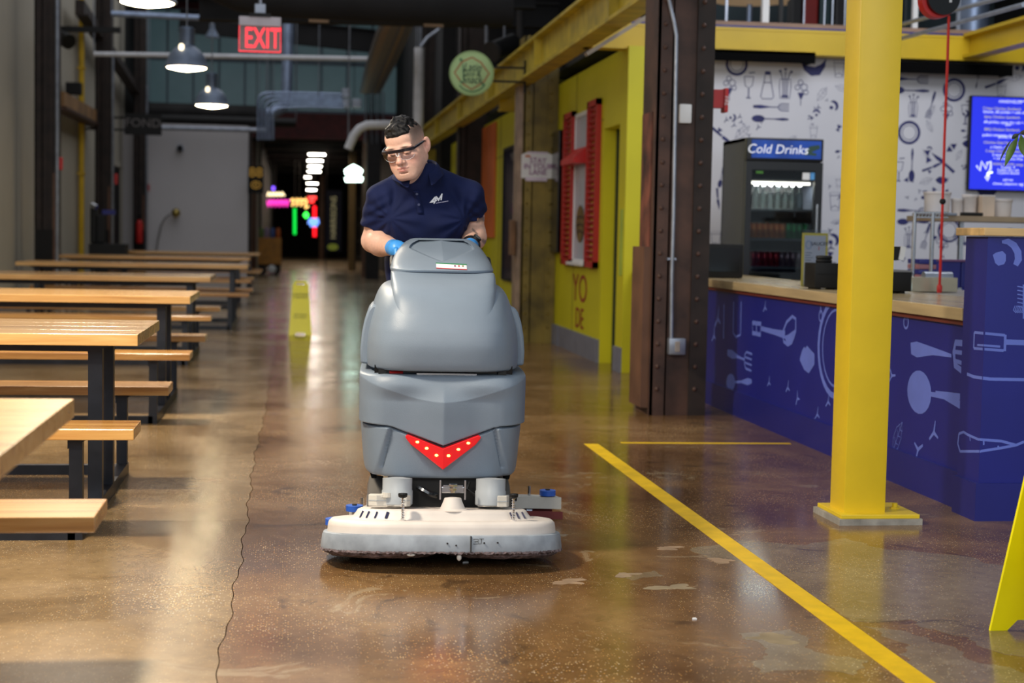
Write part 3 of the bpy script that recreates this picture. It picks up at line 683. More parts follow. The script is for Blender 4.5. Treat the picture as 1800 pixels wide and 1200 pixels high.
MB().box((3.0, 14.17, .0), (3.04, 14.20, 2.22)).box((3.0, 14.89, 0), (3.04, 14.92, 2.22)).build('door_frame', mk('gasket', (44, 52, 24), rough=.6), dr)
MB().cyl((3.04, 14.27, 1.02), (2.96, 14.27, 1.02), .012).bar((2.965, 14.27, 1.02), (2.965, 14.36, 1.02), .018).build('handle', M['steel'], dr)
tag(MB().box((WX-.006, 13.92, .86), (WX, 14.04, 1.45)).build('strip_notice', mk('pale_green', (170, 190, 70), rough=.6)), 'pale green strip notice on the yellow door jamb', 'notice')
# window hatch with louvred red shutters
hy0, hy1, hz0, hz1 = 15.62, 16.45, .93, 2.46
win = struct(MB().box((WX-.02, hy0, hz0), (WX, hy1, hz0+.04)).box((WX-.02, hy0, hz1-.04), (WX, hy1, hz1)).box((WX-.02, hy0, hz0), (WX, hy0+.04, hz1)).box((WX-.02, hy1-.04, hz0), (WX, hy1, hz1)).build('window_2', M['white']))
MB().box((WX-.008, hy0+.04, hz0+.04), (WX-.002, hy1-.04, hz1-.04)).build('pane', mk('milky', (186, 196, 212), rough=.25, var=.03), win)
MB().box((WX-.08, hy0, hz0-.02), (WX, hy1, hz0+.01)).build('sill', M['white'], win)
for y0, y1, z0, z1, lb in ((15.05, 15.58, .90, 2.52, 'red louvred shutter on the near side of the hatch'), (16.42, 16.98, .90, 2.50, 'red louvred shutter on the far side of the hatch')):
    t = thing('shutter', lb, 'shutter', (WX-.02, y0, z0))
    MB().box((WX-.05, y0, z0), (WX, y0+.06, z1)).box((WX-.05, y1-.06, z0), (WX, y1, z1)).box((WX-.05, y0, z0), (WX, y1, z0+.06)).box((WX-.05, y0, z1-.06), (WX, y1, z1)).build('frame', M['shutter_red'], t)
    pr = MB().obox((0, 0, 0), (.016, 0, -.016), (0, (y1-y0)/2-.055, 0), (.004, 0, .004)).build('slat', M['shutter_red'], t, local=True)
    n = 26
    for i in range(n):
        o = pr if i == 0 else pr.copy()
        if i: COL.objects.link(o)
        o.location = Vector((WX-.027, (y0+y1)/2, z0+.09+i*(z1-z0-.18)/(n-1)))-t.location
t = thing('hatch_awning', 'small red fabric awning across the hatch window', 'awning', (WX, 16, 2.0))
MB().prism([(WX-.02, hy0+.03, 2.10), (WX-.16, hy0+.03, 1.98), (WX-.16, hy0+.03, 1.93), (WX-.02, hy0+.03, 1.93)], (0, hy1-hy0-.06, 0)).build('cover', M['red'], t)
t = thing('burger_picture', 'round brown food picture stuck on the hatch window', 'picture', (WX-.012, 16.0, 1.34))
D = Decal(lambda u, v, e: (WX-.014-e*2, -u, v))
D.disc(-16.02, 1.33, .24, .19); D.build('disc', mk('bun', (112, 88, 42), rough=.6, var=.2), t)
D = Decal(lambda u, v, e: (WX-.018-e*2, -u, v))
for dz in (.06, -.02, -.09): D.stroke([(-16.2, 1.33+dz), (-16.02, 1.35+dz), (-15.84, 1.33+dz)], .025)
D.build('line', mk('bun_dark', (70, 50, 26), rough=.6), t)
t = thing('wall_lettering', 'dark red capital letters painted under the hatch window', 'lettering', (WX, 16, .6))
text('YO', .40, mk('brick_red', (150, 52, 24), rough=.6), t, (WX-.004, 16.02, .66), ROT_X, sx=1.5)
text('DE', .30, M['brick_red'], t, (WX-.004, 16.0, .36), ROT_X, sx=1.3)
# dark menu boards and orange panel further along
tag(MB().box((WX-.07, 17.12, 1.02), (WX-.005, 17.57, 2.35), bev=.01).build('menu_screen', M['black_gloss']), 'dark switched off menu screen just right of the gold column', 'screen')
t = thing('glass_hatch', 'dark glazed hatch in the yellow wall left of the gold column', 'hatch', (WX, 20, 1))
MB().box((WX-.012, 19.25, .62), (WX-.004, 22.1, 2.36)).build('pane', mk('hatch_glass', (40, 40, 62), rough=.12, var=.1, vscale=1), t)
MB().box((WX-.03, 19.2, .58), (WX-.002, 22.15, .62)).box((WX-.03, 19.2, 2.36), (WX-.002, 22.15, 2.4)).box((WX-.03, 19.2, .62), (WX-.002, 19.25, 2.36)).box((WX-.03, 22.1, .62), (WX-.002, 22.15, 2.36)).build('frame', M['black'], t)
tag(MB().box((WX-.03, 23.1, 1.16), (WX-.005, 24.7, 2.84)).build('orange_panel', M['orange']), 'plain orange panel on the yellow wall beside the dark column', 'panel')
MB().box((WX-.004, 22.6, .2), (WX, 22.7, 2.86)).build('panel_joint', bpy.data.materials['joint'], wy)
# ================================================================ PICNIC TABLES
def picnic_table(label, xr, y0, length, wid=1.02, inset=.20):
    """right end of the top at xr, near edge of the top at y0"""
    t = thing('picnic_table', label, 'table', (xr-length/2, y0+wid/2, 0), group='long wooden picnic tables with steel frames')
    xl = xr-length; n = 4; pw = wid/n
    for i in range(n):
        MB().box((xl, y0+i*pw+.0006, .724), (xr, y0+(i+1)*pw-.0006, .771), bev=.003).build('top_plank', M['table_wood'], t)
    bc = y0+wid/2
    for yb in (bc-.97, bc+.68):
        MB().box((xl-.03, yb, .40), (xr+.03, yb+.29, .442), bev=.004).build('bench_plank', M['bench_wood'], t)
    s = .055
    for xe, sg in ((xr-inset, 1), (xl+inset, -1)):
        MB().box((xe-s/2, bc-.86, 0), (xe+s/2, bc+.86, s)).build('base_rail', M['black_steel'], t)
        for ly, top in ((bc-.82, .40), (bc-.22, .724), (bc+.19, .724), (bc+.82, .40)):
            w2 = .058 if top > .5 else .05
            MB().box((xe-w2/2, ly-w2/2, s), (xe+w2/2, ly+w2/2, top)).build('leg', M['black_steel'], t)
            k = .13 if top > .5 else .07
            MB().prism([(xe-.03, ly-w2/2-.004, top), (xe+k, ly-w2/2-.004, top), (xe-.03, ly-w2/2-.004, top-.05)] if sg > 0 else [(xe+.03, ly-w2/2-.004, top), (xe-k, ly-w2/2-.004, top), (xe+.03, ly-w2/2-.004, top-.05)], (0, .006, 0)).build('bracket', M['black_steel'], t)
    for ly, z in ((bc-.86, .0), (bc+.815, .0)):
        MB().box((xl+inset, ly, z), (xr-inset, ly+.045, z+.045)).build('floor_rail', M['black_steel'], t)
    for ry in (-.245, .165): MB().box((xl+inset, bc+ry, .68), (xr-inset, bc+ry+.05, .724)).build('top_rail', M['black_steel'], t)
    return t
TL = 2.75
picnic_table('picnic table nearest the camera, mostly cut off by the left frame edge', -.545, 3.05, TL, 1.03, .42)
picnic_table('second picnic table, its near legs and base rail in full view', -.628, 6.56, TL, 1.04)
picnic_table('third picnic table, between the second one and the one with the solid dark end legs', -.662, 10.30, TL, 1.04)
picnic_table('fourth picnic table, its right end before the blurred far tables', -.76, 14.60, TL, 1.04)
picnic_table('fifth picnic table, whose left end shows before the left wall', -.58, 19.75, TL, 1.06)
picnic_table('sixth picnic table, last but one before the white wall', -.70, 24.9, TL+.15, 1.06)
picnic_table('last picnic table, closest to the white wall', -.67, 30.4, TL-.05, 1.06)

# ================================================================ FLOOR SIGNS
def floor_sign(name, label, cx, y, h, wt, wb, spread, m, rz=0.0, front_detail=True):
    t = thing(name, label, 'sign', (cx, y, 0), rz)
    def leaf(sgn, nm):
        th = .012
        def pt(x, z, o=0): return (x, sgn*(spread/2*(1-z/h)+.008+o), z)
        prof = [(-wb/2, 0), (-wb/2+.055, 0), (-wb/2+.085, .035), (wb/2-.085, .035), (wb/2-.055, 0), (wb/2, 0), (wt/2+.01, h*.93), (wt/2-.02, h), (.05, h), (.05, h*.93), (-.05, h*.93), (-.05, h), (-wt/2+.02, h), (-wt/2-.01, h*.93)]
        mb = MB(); a = [pt(x, z) for x, z in prof]; b = [(p[0], p[1]+sgn*th, p[2]) for p in a]
        n = len(prof); mb.add(a+b, [tuple(range(n)), tuple(range(2*n-1, n-1, -1))]+[(i, n+i, n+(i+1) % n, (i+1) % n) for i in range(n)])
        o = mb.build(nm, m, t, local=True)
        return pt
    f = leaf(-1, 'front_panel'); leaf(1, 'back_panel')
    MB().cyl((-wt/2+.01, 0, h*.985), (wt/2-.01, 0, h*.985), .011, n=10).build('hinge', m, t, local=True)
    def fp(u, v, e=0): q = f(u, v); return (q[0], q[1]-.0125-e, q[2])
    D = Decal(fp)
    return t, fp
t, fp = floor_sign('wet_floor_sign', 'yellow folding wet floor sign standing in the aisle beyond the scrubber', .062, 18.62, .62, .16, .262, .22, M['sign_yellow'])
blk = mk('sign_print', (60, 56, 20), rough=.6, var=0)
D = Decal(lambda u, v, e: fp(u, v, e))
D.stroke([(-.062, .27), (0, .40), (.062, .27)], .007, True); D.stroke([(-.01, .35), (.012, .33), (0, .31), (.03, .29)], .01); D.stroke([(-.03, .285), (.03, .285)], .005)
D.build('warning_symbol', blk, t)
tl = math.atan2(.11, .62)
for s_, z, sz in (('CAUTION', .47, .042), ('CUIDADO', .437, .036), ('WET FLOOR', .238, .026), ('PISO MOJADO', .207, .024)):
    o = text(s_, sz, blk, t, (0, 0, 0), (PI/2-tl, 0, 0)); o.location = fp(0, z, .001)
def decal_rect(u0, v0, u1, v1, m, nm, parent, lift=.001):
    Decal(lambda u, v, e: fp(u, v, e+lift)).poly([(u0, v0), (u1, v0), (u1, v1), (u0, v1)]).build(nm, m, parent)
decal_rect(-.052, .10, .048, .168, M['white'], 'white_label', t); decal_rect(-.058, .548, .052, .585, M['white'], 'handle_label', t)
for sx, sz in ((-.036, .145), (-.03, .12)):
    D = Decal(lambda u, v, e: fp(u, v, e+.003)); D.stroke([(sx, sz), (sx+.04, sz)], .006); D.build('label_line', mk('lbl', (90, 120, 150)), t)

t, fp = floor_sign('wet_floor_sign', 'bright yellow folding floor sign close to the camera, cut by the right frame edge', 2.302, 4.52, .63, .15, .292, .23, M['sign_yellow'], rz=0)
D = Decal(lambda u, v, e: fp(u, v, e+.001))
D.stroke([(-.072, .52), (-.104, .165), (-.10, .15), (-.088, .14), (.088, .14), (.10, .15), (.104, .165), (.072, .52)], .003, True)
D.build('panel_rib', mk('sign_rib', (212, 192, 10), rough=.4, var=0), t)
tl = math.atan2(.115, .63)
for s_, z, sz in (('CAUTION', .47, .034), ('WET FLOOR', .17, .03)):
    o = text(s_, sz, blk, t, (0, 0, 0), (PI/2-tl, 0, 0)); o.location = fp(0, z, .002)
D = Decal(lambda u, v, e: fp(u, v, e+.002)); D.stroke([(-.055, .26), (0, .41), (.055, .26)], .008, True); D.build('warning_symbol', blk, t)

# ================================================================ PENDANT LAMPS AND EXIT SIGN
def pendant(label, x, y, z, r=.25):
    t = thing('pendant_lamp', label, 'lamp', (x, y, z), group='grey dome pendant lamps over the tables')
    prof = [(r, .045), (r+.012, .055), (r*.98, .075), (r*.93, .13), (r*.8, .20), (r*.58, .265), (r*.38, .295), (r*.36, .31), (.02, .31)]
    MB().lathe((x, y, z), prof, 32).build('shade', M['lamp_grey'], t, smooth=True)
    MB().lathe((x, y, z), [(.005, .0), (r*.5, .018), (r*.85, .036), (r*.985, .052), (r*.985, .062), (.01, .062)], 32).build('lens', M['lens'], t, smooth=True)
    mb = MB().cyl((x, y, z+.31), (x, y, z+.52), .075, n=20)
    mb.build('housing', M['lamp_grey'], t, smooth=True)
    f = MB()
    for k in range(5): f.lathe((x, y, z+.345+k*.036), [(.07, 0), (.098, .004), (.098, .012), (.07, .016)], 20)
    f.build('cooling_fin', M['lamp_grey'], t, smooth=True)
    MB().cyl((x-.05, y-.15, z+.285), (x-.05, y-.19, z+.25), .03, n=12).build('vent_window', mk('vent_glow', (255, 240, 210), var=0, emit=(255, 236, 200), estr=2.5), t)
    MB().cyl((x, y, z+.52), (x, y, 7.3), .008, n=8).build('rod', M['galv'], t)
    return t
a = aY(259, 14, 14.4); pendant('nearest lit grey pendant lamp, only its glowing lens in view', a.x, 14.4, a.z)
a = aY(328, 126, 19.3); pendant('middle lit grey dome pendant lamp left of the exit sign', a.x, 19.3, a.z)
a = aY(372, 191, 24.1); pendant('farthest lit grey dome pendant lamp over the white wall', a.x, 24.1, a.z)
a = aY(373, 66, 30); t = thing('spot_fitting', 'small unlit grey cone fitting hanging on a thin rod', 'lamp', a)
MB().lathe(a, [(.13, 0), (.125, .03), (.05, .16), (.05, .24), (.01, .26)], 18).build('cone', M['lamp_grey'], t, smooth=True)
MB().cyl(a+Vector((0, 0, .24)), (a.x, a.y, 7.3), .01, n=6).build('rod', M['galv'], t)

ex = aY(457, 61, 16.9)
t = thing('exit_sign', 'lit edge glass exit sign with red letters hanging from the ceiling', 'sign', ex)
hw = .215; zt = aY(457, 30, 16.9).z; zb = aY(457, 90, 16.9).z
MB().box((ex.x-hw, ex.y-.03, zt-.095), (ex.x+hw, ex.y+.03, zt), bev=.006).build('housing', mk('exit_white', (196, 190, 200), rough=.4), t)
MB().box((ex.x-hw+.005, ex.y-.008, zb), (ex.x+hw-.005, ex.y+.008, zt-.095)).build('panel', M['exit_glow'], t)
MB().box((ex.x-hw, ex.y-.01, zb-.008), (ex.x+hw, ex.y+.01, zb)).box((ex.x-hw, ex.y-.01, zb), (ex.x-hw+.006, ex.y+.01, zt-.095)).box((ex.x+hw-.006, ex.y-.01, zb), (ex.x+hw, ex.y+.01, zt-.095)).build('edge_strip', M['exit_red'], t)
text('EXIT', .30, M['exit_red'], t, (ex.x+.025, ex.y-.012, (zb+zt-.095)/2-.004), ROT_Y, sx=.60, bevel=.002)
MB().box((ex.x-.11, ex.y-.05, zt), (ex.x+.11, ex.y+.05, zt+.035)).build('canopy', M['black'], t)
MB().box((ex.x-.055, ex.y-.04, zt+.035), (ex.x+.055, ex.y+.04, zt+.13), bev=.006).build('junction_box', M['galv'], t)
MB().cyl((ex.x, ex.y, zt+.13), (ex.x, ex.y, 7.3), .018, n=10).build('stem', M['galv'], t)

# ================================================================ ROUND SHOP SIGN, NOTICES
Y = 17.2; c = aY(829, 129, Y); r = 38/2800*Y
t = thing('round_sign', 'round pale green shop sign on a bracket from the yellow beam', 'sign', c)
MB().cyl((c.x, Y-.02, c.z), (c.x, Y+.02, c.z), r, n=48).build('disc', mk('sign_green', (172, 204, 142), rough=.5, var=.03), t)
MB().lathe((c.x, Y-.025, c.z), [(r-.012, 0), (r+.006, 0), (r+.006, .05), (r-.012, .05)], 48, 'y', closed=True).build('rim', mk('sign_rim', (150, 182, 120), rough=.5), t)
D = Decal(lambda u, v, e: (c.x+u*r, Y-.021-e, c.z+v*r))
hexp = [(0, .72), (.42, .5), (.62, .22), (.80, .02), (.56, -.38), (.36, -.52), (0, -.74), (-.4, -.5), (-.58, -.3), (-.80, 0), (-.5, .46), (-.36, .56)]
D.stroke([(x, y) for x, y in hexp], .075, True); D.build('border', mk('sign_brown', (168, 112, 66), rough=.6), t)
D = Decal(lambda u, v, e: (c.x+u*r, Y-.024-e, c.z+v*r))
D.stroke([(-.55, .66), (-.47, .52)], .13); D.stroke([(-.42, .42), (-.36, -.36)], [.05, .08]); D.stroke([(.42, -.4), (.6, -.56)], [.05, .16])
D.stroke([(-.55, -.36), (-.42, -.46)], .1)
pts = [(.72*math.cos(a), .72*math.sin(a)-.12) for a in np.linspace(-2.5, -.64, 14)]
D.stroke(pts, .07); D.build('green_mark', mk('sign_dkgreen', (92, 138, 92), rough=.6), t)
ink = mk('sign_ink', (44, 70, 52), rough=.6)
for s_, u, v, sz in (('Latin', 0.02, .26, .42), ('Taco &', -.05, -.02, .30), ('Snack', .0, -.30, .42)):
    text(s_, sz*r*1.25, ink, t, (c.x+u*r, Y-.026, c.z+v*r), ROT_Y, shear=.25, sx=.8)
for dz in (.075, -.075): MB().bar((c.x+r, Y, c.z+dz), (2.44, Y, c.z+dz), .022).build('bracket_arm', M['black'], t)
MB().box((2.425, Y-.02, c.z-.19), (2.445, Y+.02, c.z+.16)).build('bracket_plate', M['black'], t)

a, b = aY(917, 268, 17.58), aY(971, 314, 17.58)
t = thing('paper_notice', 'white paper notice with purple lettering taped on the gold column', 'notice', ((a.x+b.x)/2, 17.58, (a.z+b.z)/2))
ch = .045
MB().prism([(a.x, 17.585, b.z), (b.x-.02, 17.585, b.z), (b.x, 17.585, b.z+.02), (b.x, 17.585, a.z-ch*.5), (b.x-ch, 17.585, a.z), (a.x+ch, 17.585, a.z), (a.x, 17.585, a.z-ch*.5)], (0, .008, 0)).build('sheet', M['white'], t)
MB().box((a.x+.05, 17.58, b.z-.03), (b.x-.06, 17.592, b.z+.01)).box((a.x+.06, 17.58, a.z-.01), (b.x-.06, 17.584, a.z+.012)).build('tape', mk('tape', (214, 200, 216), rough=.4), t)['kind'] = 'stuff'
D = Decal(lambda u, v, e: (u, 17.583-e, v)); D.stroke([(a.x+.04, a.z-.035), (a.x+.1, a.z-.04)], .022); D.build('orange_mark', M['orange'], t)
pur = mk('purple_ink', (140, 60, 130), rough=.6)
for s_, dz in (('STAY', .055), ('IN YOUR', -.01), ('LANE', -.075)):
    text(s_, .085, pur, t, ((a.x+b.x)/2+.01, 17.578, (a.z+b.z)/2+dz), ROT_Y, sx=.95)
tag(MB().box((2.37, 17.55, .98), (2.42, 17.78, 1.37), bev=.008).build('brown_box', mk('cork', (120, 88, 62), rough=.8, var=.15)), 'small worn brown box fixed on the left edge of the gold column', 'box')

# fittings on the brown column
t = thing('switch_plate', 'white blank cover plate on the brown riveted column', 'plate', (2.62, 10.53, 2.06))
a, b = aY(1194, 183, 10.53), aY(1214, 217, 10.53)
MB().box((a.x, 10.505, b.z), (b.x, 10.54, a.z), bev=.008).build('cover', M['white'], t, smooth=True)
t = thing('conduit_outlet', 'thin grey conduit running down the brown column to an outlet box', 'conduit', (2.55, 10.5, .7))
cpts = [aY(px, py, 10.49) for px, py in ((1166, -160), (1176, 0), (1185, 40), (1189, 62), (1189, 75), (1187, 200), (1184, 380), (1181, 480), (1180, 598))]
MB().tube(cpts, .0135, 10).build('conduit', M['galv'], t, smooth=True)
a, b = aY(1175, 594, 10.49), aY(1203, 623, 10.49)
MB().box((a.x, 10.46, b.z), (b.x, 10.53, a.z), bev=.006).build('outlet_box', M['galv'], t, smooth=True)
MB().box((a.x+.04, 10.452, b.z+.02), (b.x-.04, 10.462, a.z-.02), bev=.004).build('socket', mk('socket', (150, 140, 132), rough=.5), t)
a = aY(1181, 455, 10.49); MB().box((a.x-.03, 10.485, a.z-.008), (a.x+.03, 10.52, a.z+.008)).build('strap', M['galv'], t)
def pull_station(label, px, py, Y, w, h, edge=None):
    a = aY(px, py, Y); t = thing('fire_pull_station', label, 'alarm', a)
    MB().box((edge if edge is not None else a.x-w/2, Y-.03, a.z-h/2+.03), (a.x+w*.2, Y+.03, a.z+h/2)).build('body', M['red'], t)
    MB().box((a.x+w*.2, Y-.05, a.z-h/2), (a.x+w/2, Y+.05, a.z+h/2+.01), bev=.01).build('face', M['red'], t)
    return t, a
t, a = pull_station('red fire alarm box on the right side of the brown column', 1265, 178, 10.75, .10, .155, 2.776)
o = text('FIRE', .035, M['white'], t, (a.x+.031, 10.69, a.z), (PI/2, PI/2, 0))
pull_station('red fire alarm box on the first left column', 101, 288, 24.9, .15, .18, -3.78)
pull_station('red fire alarm box on the second left column', 199, 315, 32.2, .17, .2, -3.76)
pull_station('red fire alarm box at the edge of the white wall', 258, 330, 39.96, .13, .14)

# ================================================================ LEFT WALL EQUIPMENT
def pipe(name, label, cat, pts, r, m, n=10, parts=()):
    t = thing(name, label, cat, pts[0]); MB().tube(pts, r, n).build('pipe', m, t, smooth=True)
    if pts[0].__class__ is Vector and Vector(pts[0]).z > 2.4 and not name.startswith('hanger'):
        for q_ in (pts[0], pts[-1]): MB().cyl((q_[0], q_[1], q_[2]), (q_[0], q_[1], 7.3), .012, n=6).build('hanger', M['galv'], t)
    for nm, mb in parts: mb.build(nm, m, t)
    return t
X0 = -4.09
mk('pipe_yellow', (206, 168, 22), rough=.5)
yp = aX(143, 200, X0).y
pipe('gas_pipe', 'yellow vertical gas pipe on the left wall', 'pipe', [(X0, yp, 0.05), (X0, yp, 7.2)], .055, M['pipe_yellow'], parts=[('clamp', MB().box((X0-.07, yp-.07, 2.2), (X0+.07, yp+.07, 2.24)).box((X0-.07, yp-.07, 4.2), (X0+.07, yp+.07, 4.24)))])
for x_, y_, lb in ((aY(98, 400, 24.8).x+.02, 24.82, 'pale conduit down the edge of the first left column'), (aY(196, 400, 32.1).x+.02, 32.1, 'pale conduit down the edge of the second left column'), (aY(256, 400, 39.2).x+.02, 39.2, 'pale conduit down the edge of the corner column')):
    pipe('wall_conduit', lb, 'pipe', [(x_, y_-.03, .1), (x_, y_-.03, 4.6)], .028, M['galv'], 8)
# slanted tan timber between the first two left columns
t = thing('wall_beam', 'tan timber rail between the two left columns', 'beam', (-4.0, 28.5, 3.0))
a, b = aX(101, 173, -3.98), aX(172, 211, -3.98)
MB().bar(a, b, .22, .24).build('timber', mk('tan_timber', (140, 106, 68), rough=.7, var=.2, vscale=2), t)
a2 = a+Vector((.02, 0, -.15)); b2 = b+Vector((.02, 0, -.15)); MB().bar(a2, b2, .26, .05).build('flange', M['rust'], t)
def floodlight(label, px, py, X, s):
    a = aX(px, py, X); t = thing('wall_speaker', label, 'speaker', a)
    MB().cyl(a+Vector((-.08, -.1, .05))*s, a+Vector((.14, -.35, -.07))*s, .13*s, n=18).build('barrel', M['black'], t, smooth=True)
    MB().bar(a+Vector((-.05, 0, .05))*s, (X0-.05, a.y+.1, a.z+.08), .05).build('bracket', M['black'], t)
floodlight('black round wall speaker near the top left', 112, 70, -3.8, .95)
a = aX(130, 157, -4.0); tag(MB().box((a.x-.14, a.y-.1, a.z-.1), (a.x+.14, a.y+.1, a.z+.12), bev=.02).build('wall_box', M['black']), 'small black box on top of the tan timber rail', 'box')
a = aX(103, 140, -4.1); tag(MB().box((-4.2, a.y-.05, a.z-.12), (a.x+.03, a.y+.05, a.z+.12), bev=.01).build('sensor_box', M['black']), 'tiny black sensor on the wall above the tan timber rail', 'sensor')
# hanging shop sign
Y = 33.0; a, b = aY(219, 199, Y), aY(284, 238, Y)
t = thing('blade_sign', 'black rectangular blade sign with pale letters on the left wall', 'sign', ((a.x+b.x)/2, Y, (a.z+b.z)/2))
MB().box((a.x, Y-.04, b.z), (b.x, Y+.04, a.z)).build('board', M['black'], t)
text('FOND', .24, mk('sign_pale', (110, 104, 104), rough=.5), t, ((a.x+b.x)/2, Y-.045, (a.z+b.z)/2+.02), ROT_Y, sx=1.05)
for z in (a.z-.09, b.z+.09): MB().bar((a.x, Y, z), (-4.2, Y, z), .04).build('bracket_arm', M['black'], t)
# dark doorway beyond the second left column
dw = struct(MB().box((-4.2, 36.7, 0), (-4.17, 39.1, 2.62)).build('door_2', M['black']))
MB().box((-4.2, 36.58, 0), (-4.14, 36.7, 2.75)).box((-4.2, 39.1, 0), (-4.14, 39.18, 2.75)).box((-4.2, 36.58, 2.62), (-4.14, 39.18, 2.75)).build('door_frame', M['grey_wall'], dw)
# gear standing beneath: dark stand, extinguisher
t = thing('service_stand', 'dark metal service stand with tall black panels by the second left column', 'stand', (-3.5, 29.2, 0))
a, b = aY(157, 428, 29.0), aY(221, 452, 29.0)
MB().box((a.x, 28.9, .45), (b.x, 29.5, a.z)).build('cabinet', M['black'], t)
for k in range(4): MB().box((a.x+.03+(b.x-a.x-.1)*(k % 2), 28.92+.5*(k//2), 0), (a.x+.08+(b.x-a.x-.1)*(k % 2), 28.97+.5*(k//2), .45)).build('leg', M['black'], t)
c_, d_ = aY(158, 362, 29.0), aY(182, 428, 29.0)
MB().box((c_.x, 29.0, d_.z), (c_.x+.1, 29.3, c_.z), bev=.03).box((c_.x+.09, 29.05, d_.z), (d_.x, 29.25, c_.z-.15), bev=.03).build('upright', M['black'], t)
MB().box((c_.x+.2, 29.1, c_.z-.14), (c_.x+.42, 29.25, c_.z-.06)).build('blue_tray', M['blue'], t)
MB().cyl((c_.x+.03, 28.98, c_.z+.02), (c_.x+.12, 28.95, c_.z-.02), .05, n=10).build('cap', M['steel'], t)
a = aY(245, 405, 39.08); t = thing('fire_extinguisher', 'red fire extinguisher hanging on the corner column', 'extinguisher', a)
MB().lathe((a.x, 39.08, a.z-.3), [(.07, 0), (.08, .03), (.08, .45), (.05, .54), (.02, .56)], 14).build('cylinder', M['red'], t, smooth=True)
MB().cyl((a.x, 39.08, a.z+.26), (a.x, 39.08, a.z+.33), .022, n=8).bar((a.x-.06, 39.08, a.z+.34), (a.x+.08, 39.04, a.z+.36), .02).build('valve', M['black'], t)
# gooseneck brass lamp and camera on the white wall
a = aY(309, 374, 39.7); t = thing('wall_lamp', 'brass globe wall lamp with a hanging cord on the white wall', 'lamp', a)
MB().ell((a.x, 39.75, a.z), (.11, .11, .11), 18, 12).build('globe', mk('brass', (170, 150, 84), rough=.3, metal=.8), t, smooth='all')
MB().cyl((a.x, 39.86, a.z), (a.x, 40.0, a.z), .05, n=12).build('base', M['brass'] if 'brass' in M else M['steel'], t)
MB().tube([aY(px, py, 39.9) for px, py in ((300, 376), (290, 383), (283, 396), (278, 420), (275, 440), (274, 470))], .018, 6).build('cord', mk('cord_grey', (110, 108, 104)), t, smooth=True)
a = aY(316, 260, 39.8); t = thing('security_camera', 'small dark dome camera on the white wall', 'camera', a)
MB().ell((a.x, 39.86, a.z), (.07, .1, .08), 12, 8).build('dome', M['black'], t, smooth='all'); MB().cyl((a.x, 39.92, a.z), (a.x, 40, a.z), .09, n=14).build('base', M['galv'], t)

# ================================================================ OVERHEAD PIPES AND STEEL
def pp(Y, *pts): return [aY(x, y, Y) for x, y in pts]
pipe('sprinkler_pipe', 'grey sprinkler pipe crossing the hall below the exit sign', 'pipe', pp(30, (165, 95), (300, 97), (500, 101), (668, 104)), .045, M['white_pipe'], 10)
pipe('sprinkler_pipe', 'bluish grey pipe crossing the hall behind the top of the exit sign', 'pipe', pp(27, (196, 24), (300, 29), (420, 35), (470, 37)), .05, M['duct'], 10)
pipe('vent_pipe', 'thick pale blue vertical duct pipe with an elbow at its foot', 'pipe', pp(36, (508, -60), (507, 30), (505, 120), (504, 165), (500, 182), (492, 192), (480, 198), (468, 200)), .125, M['duct'], 16)
pipe('steel_pipe', 'dark steel pipe crossing above the white wall', 'pipe', pp(39.2, (258, 224), (360, 226), (470, 229)), .06, M['galv'], 10)
pipe('steel_pipe', 'thick dark pipe crossing just above the white wall', 'pipe', pp(39.4, (255, 208), (360, 211), (520, 216)), .11, M['black'], 12)
pipe('steel_pipe', 'large dim round duct crossing over the white wall top', 'pipe', pp(41, (262, 193), (360, 196), (455, 199)), .19, M['dark'], 14)
t = thing('conduit_bundle', 'bundle of bent grey conduits with junction boxes in the dark roof space', 'pipe', aY(520, 172, 34))
for k in range(5):
    o = k*6.5
    MB().tube(pp(34-k*.08, (454+o, 246), (454+o, 178+o), (456+o, 170+o), (462+o, 165+o), (472+o, 163+o*1.0), (540, 164+o*.9), (604, 166+o*.9)), .028, 8).build('conduit', M['duct'], t, smooth=True)
for (x0, y0, x1, y1) in ((601, 156, 616, 172), (602, 174, 616, 190), (619, 174, 635, 190)):
    a, b = aY(x0, y0, 33.9), aY(x1, y1, 33.9); MB().box((a.x, 33.8, b.z), (b.x, 34, a.z), bev=.01).build('junction_box', M['galv'], t)
for x in (480, 560): a = aY(x, 170, 33.9); MB().cyl(a, (a.x, a.y, 7.3), .012, n=6).build('hanger', M['galv'], t)
t = thing('cable_tray', 'long cable tray with bundled cables running along the roof', 'cable tray', aY(670, 100, 28))
q = random.Random(2)
for k in range(9):
    o = (k-4)*7
    MB().tube([aY(706+o*.8, 22, 22)+Vector((0, 0, q.uniform(-.03, .03))), aY(690+o*.95, 60, 25), aY(668+o*.8, 115, 30), aY(651+o*.55, 162, 36)], .04, 6).build('cable', mk('cable%d' % k, q.choice(((96, 92, 96), (120, 106, 92), (150, 118, 84), (86, 84, 92)))), t, smooth=True)
t = thing('hanging_cables', 'thin vertical cables hanging below the cable tray', 'cable', aY(657, 200, 36))
for k in range(7):
    x = 642+k*5.4; MB().tube(pp(36+.05*k, (x, 160), (x+q.uniform(-1, 1), 205), (x+q.uniform(-2, 2), 252)), .018, 5).build('cable', M['dark' if k % 2 else 'galv'], t, smooth=True)
pipe('white_pipe', 'white drain pipe with an elbow running down behind the worker', 'pipe', pp(27, (612, 262), (622, 238), (632, 226), (645, 220), (680, 219), (715, 222), (730, 224)), .075, M['white_pipe'], 14)
pipe('white_pipe', 'white vertical drain pipe in front of the dark column', 'pipe', pp(26.5, (737, 84), (736, 150), (735, 232)), .085, M['white_pipe'], 14)
pipe('white_pipe', 'short thin grey brace pipe over the white drain pipe', 'pipe', pp(26, (740, 82), (752, 66), (772, 52)), .03, M['galv'], 8)
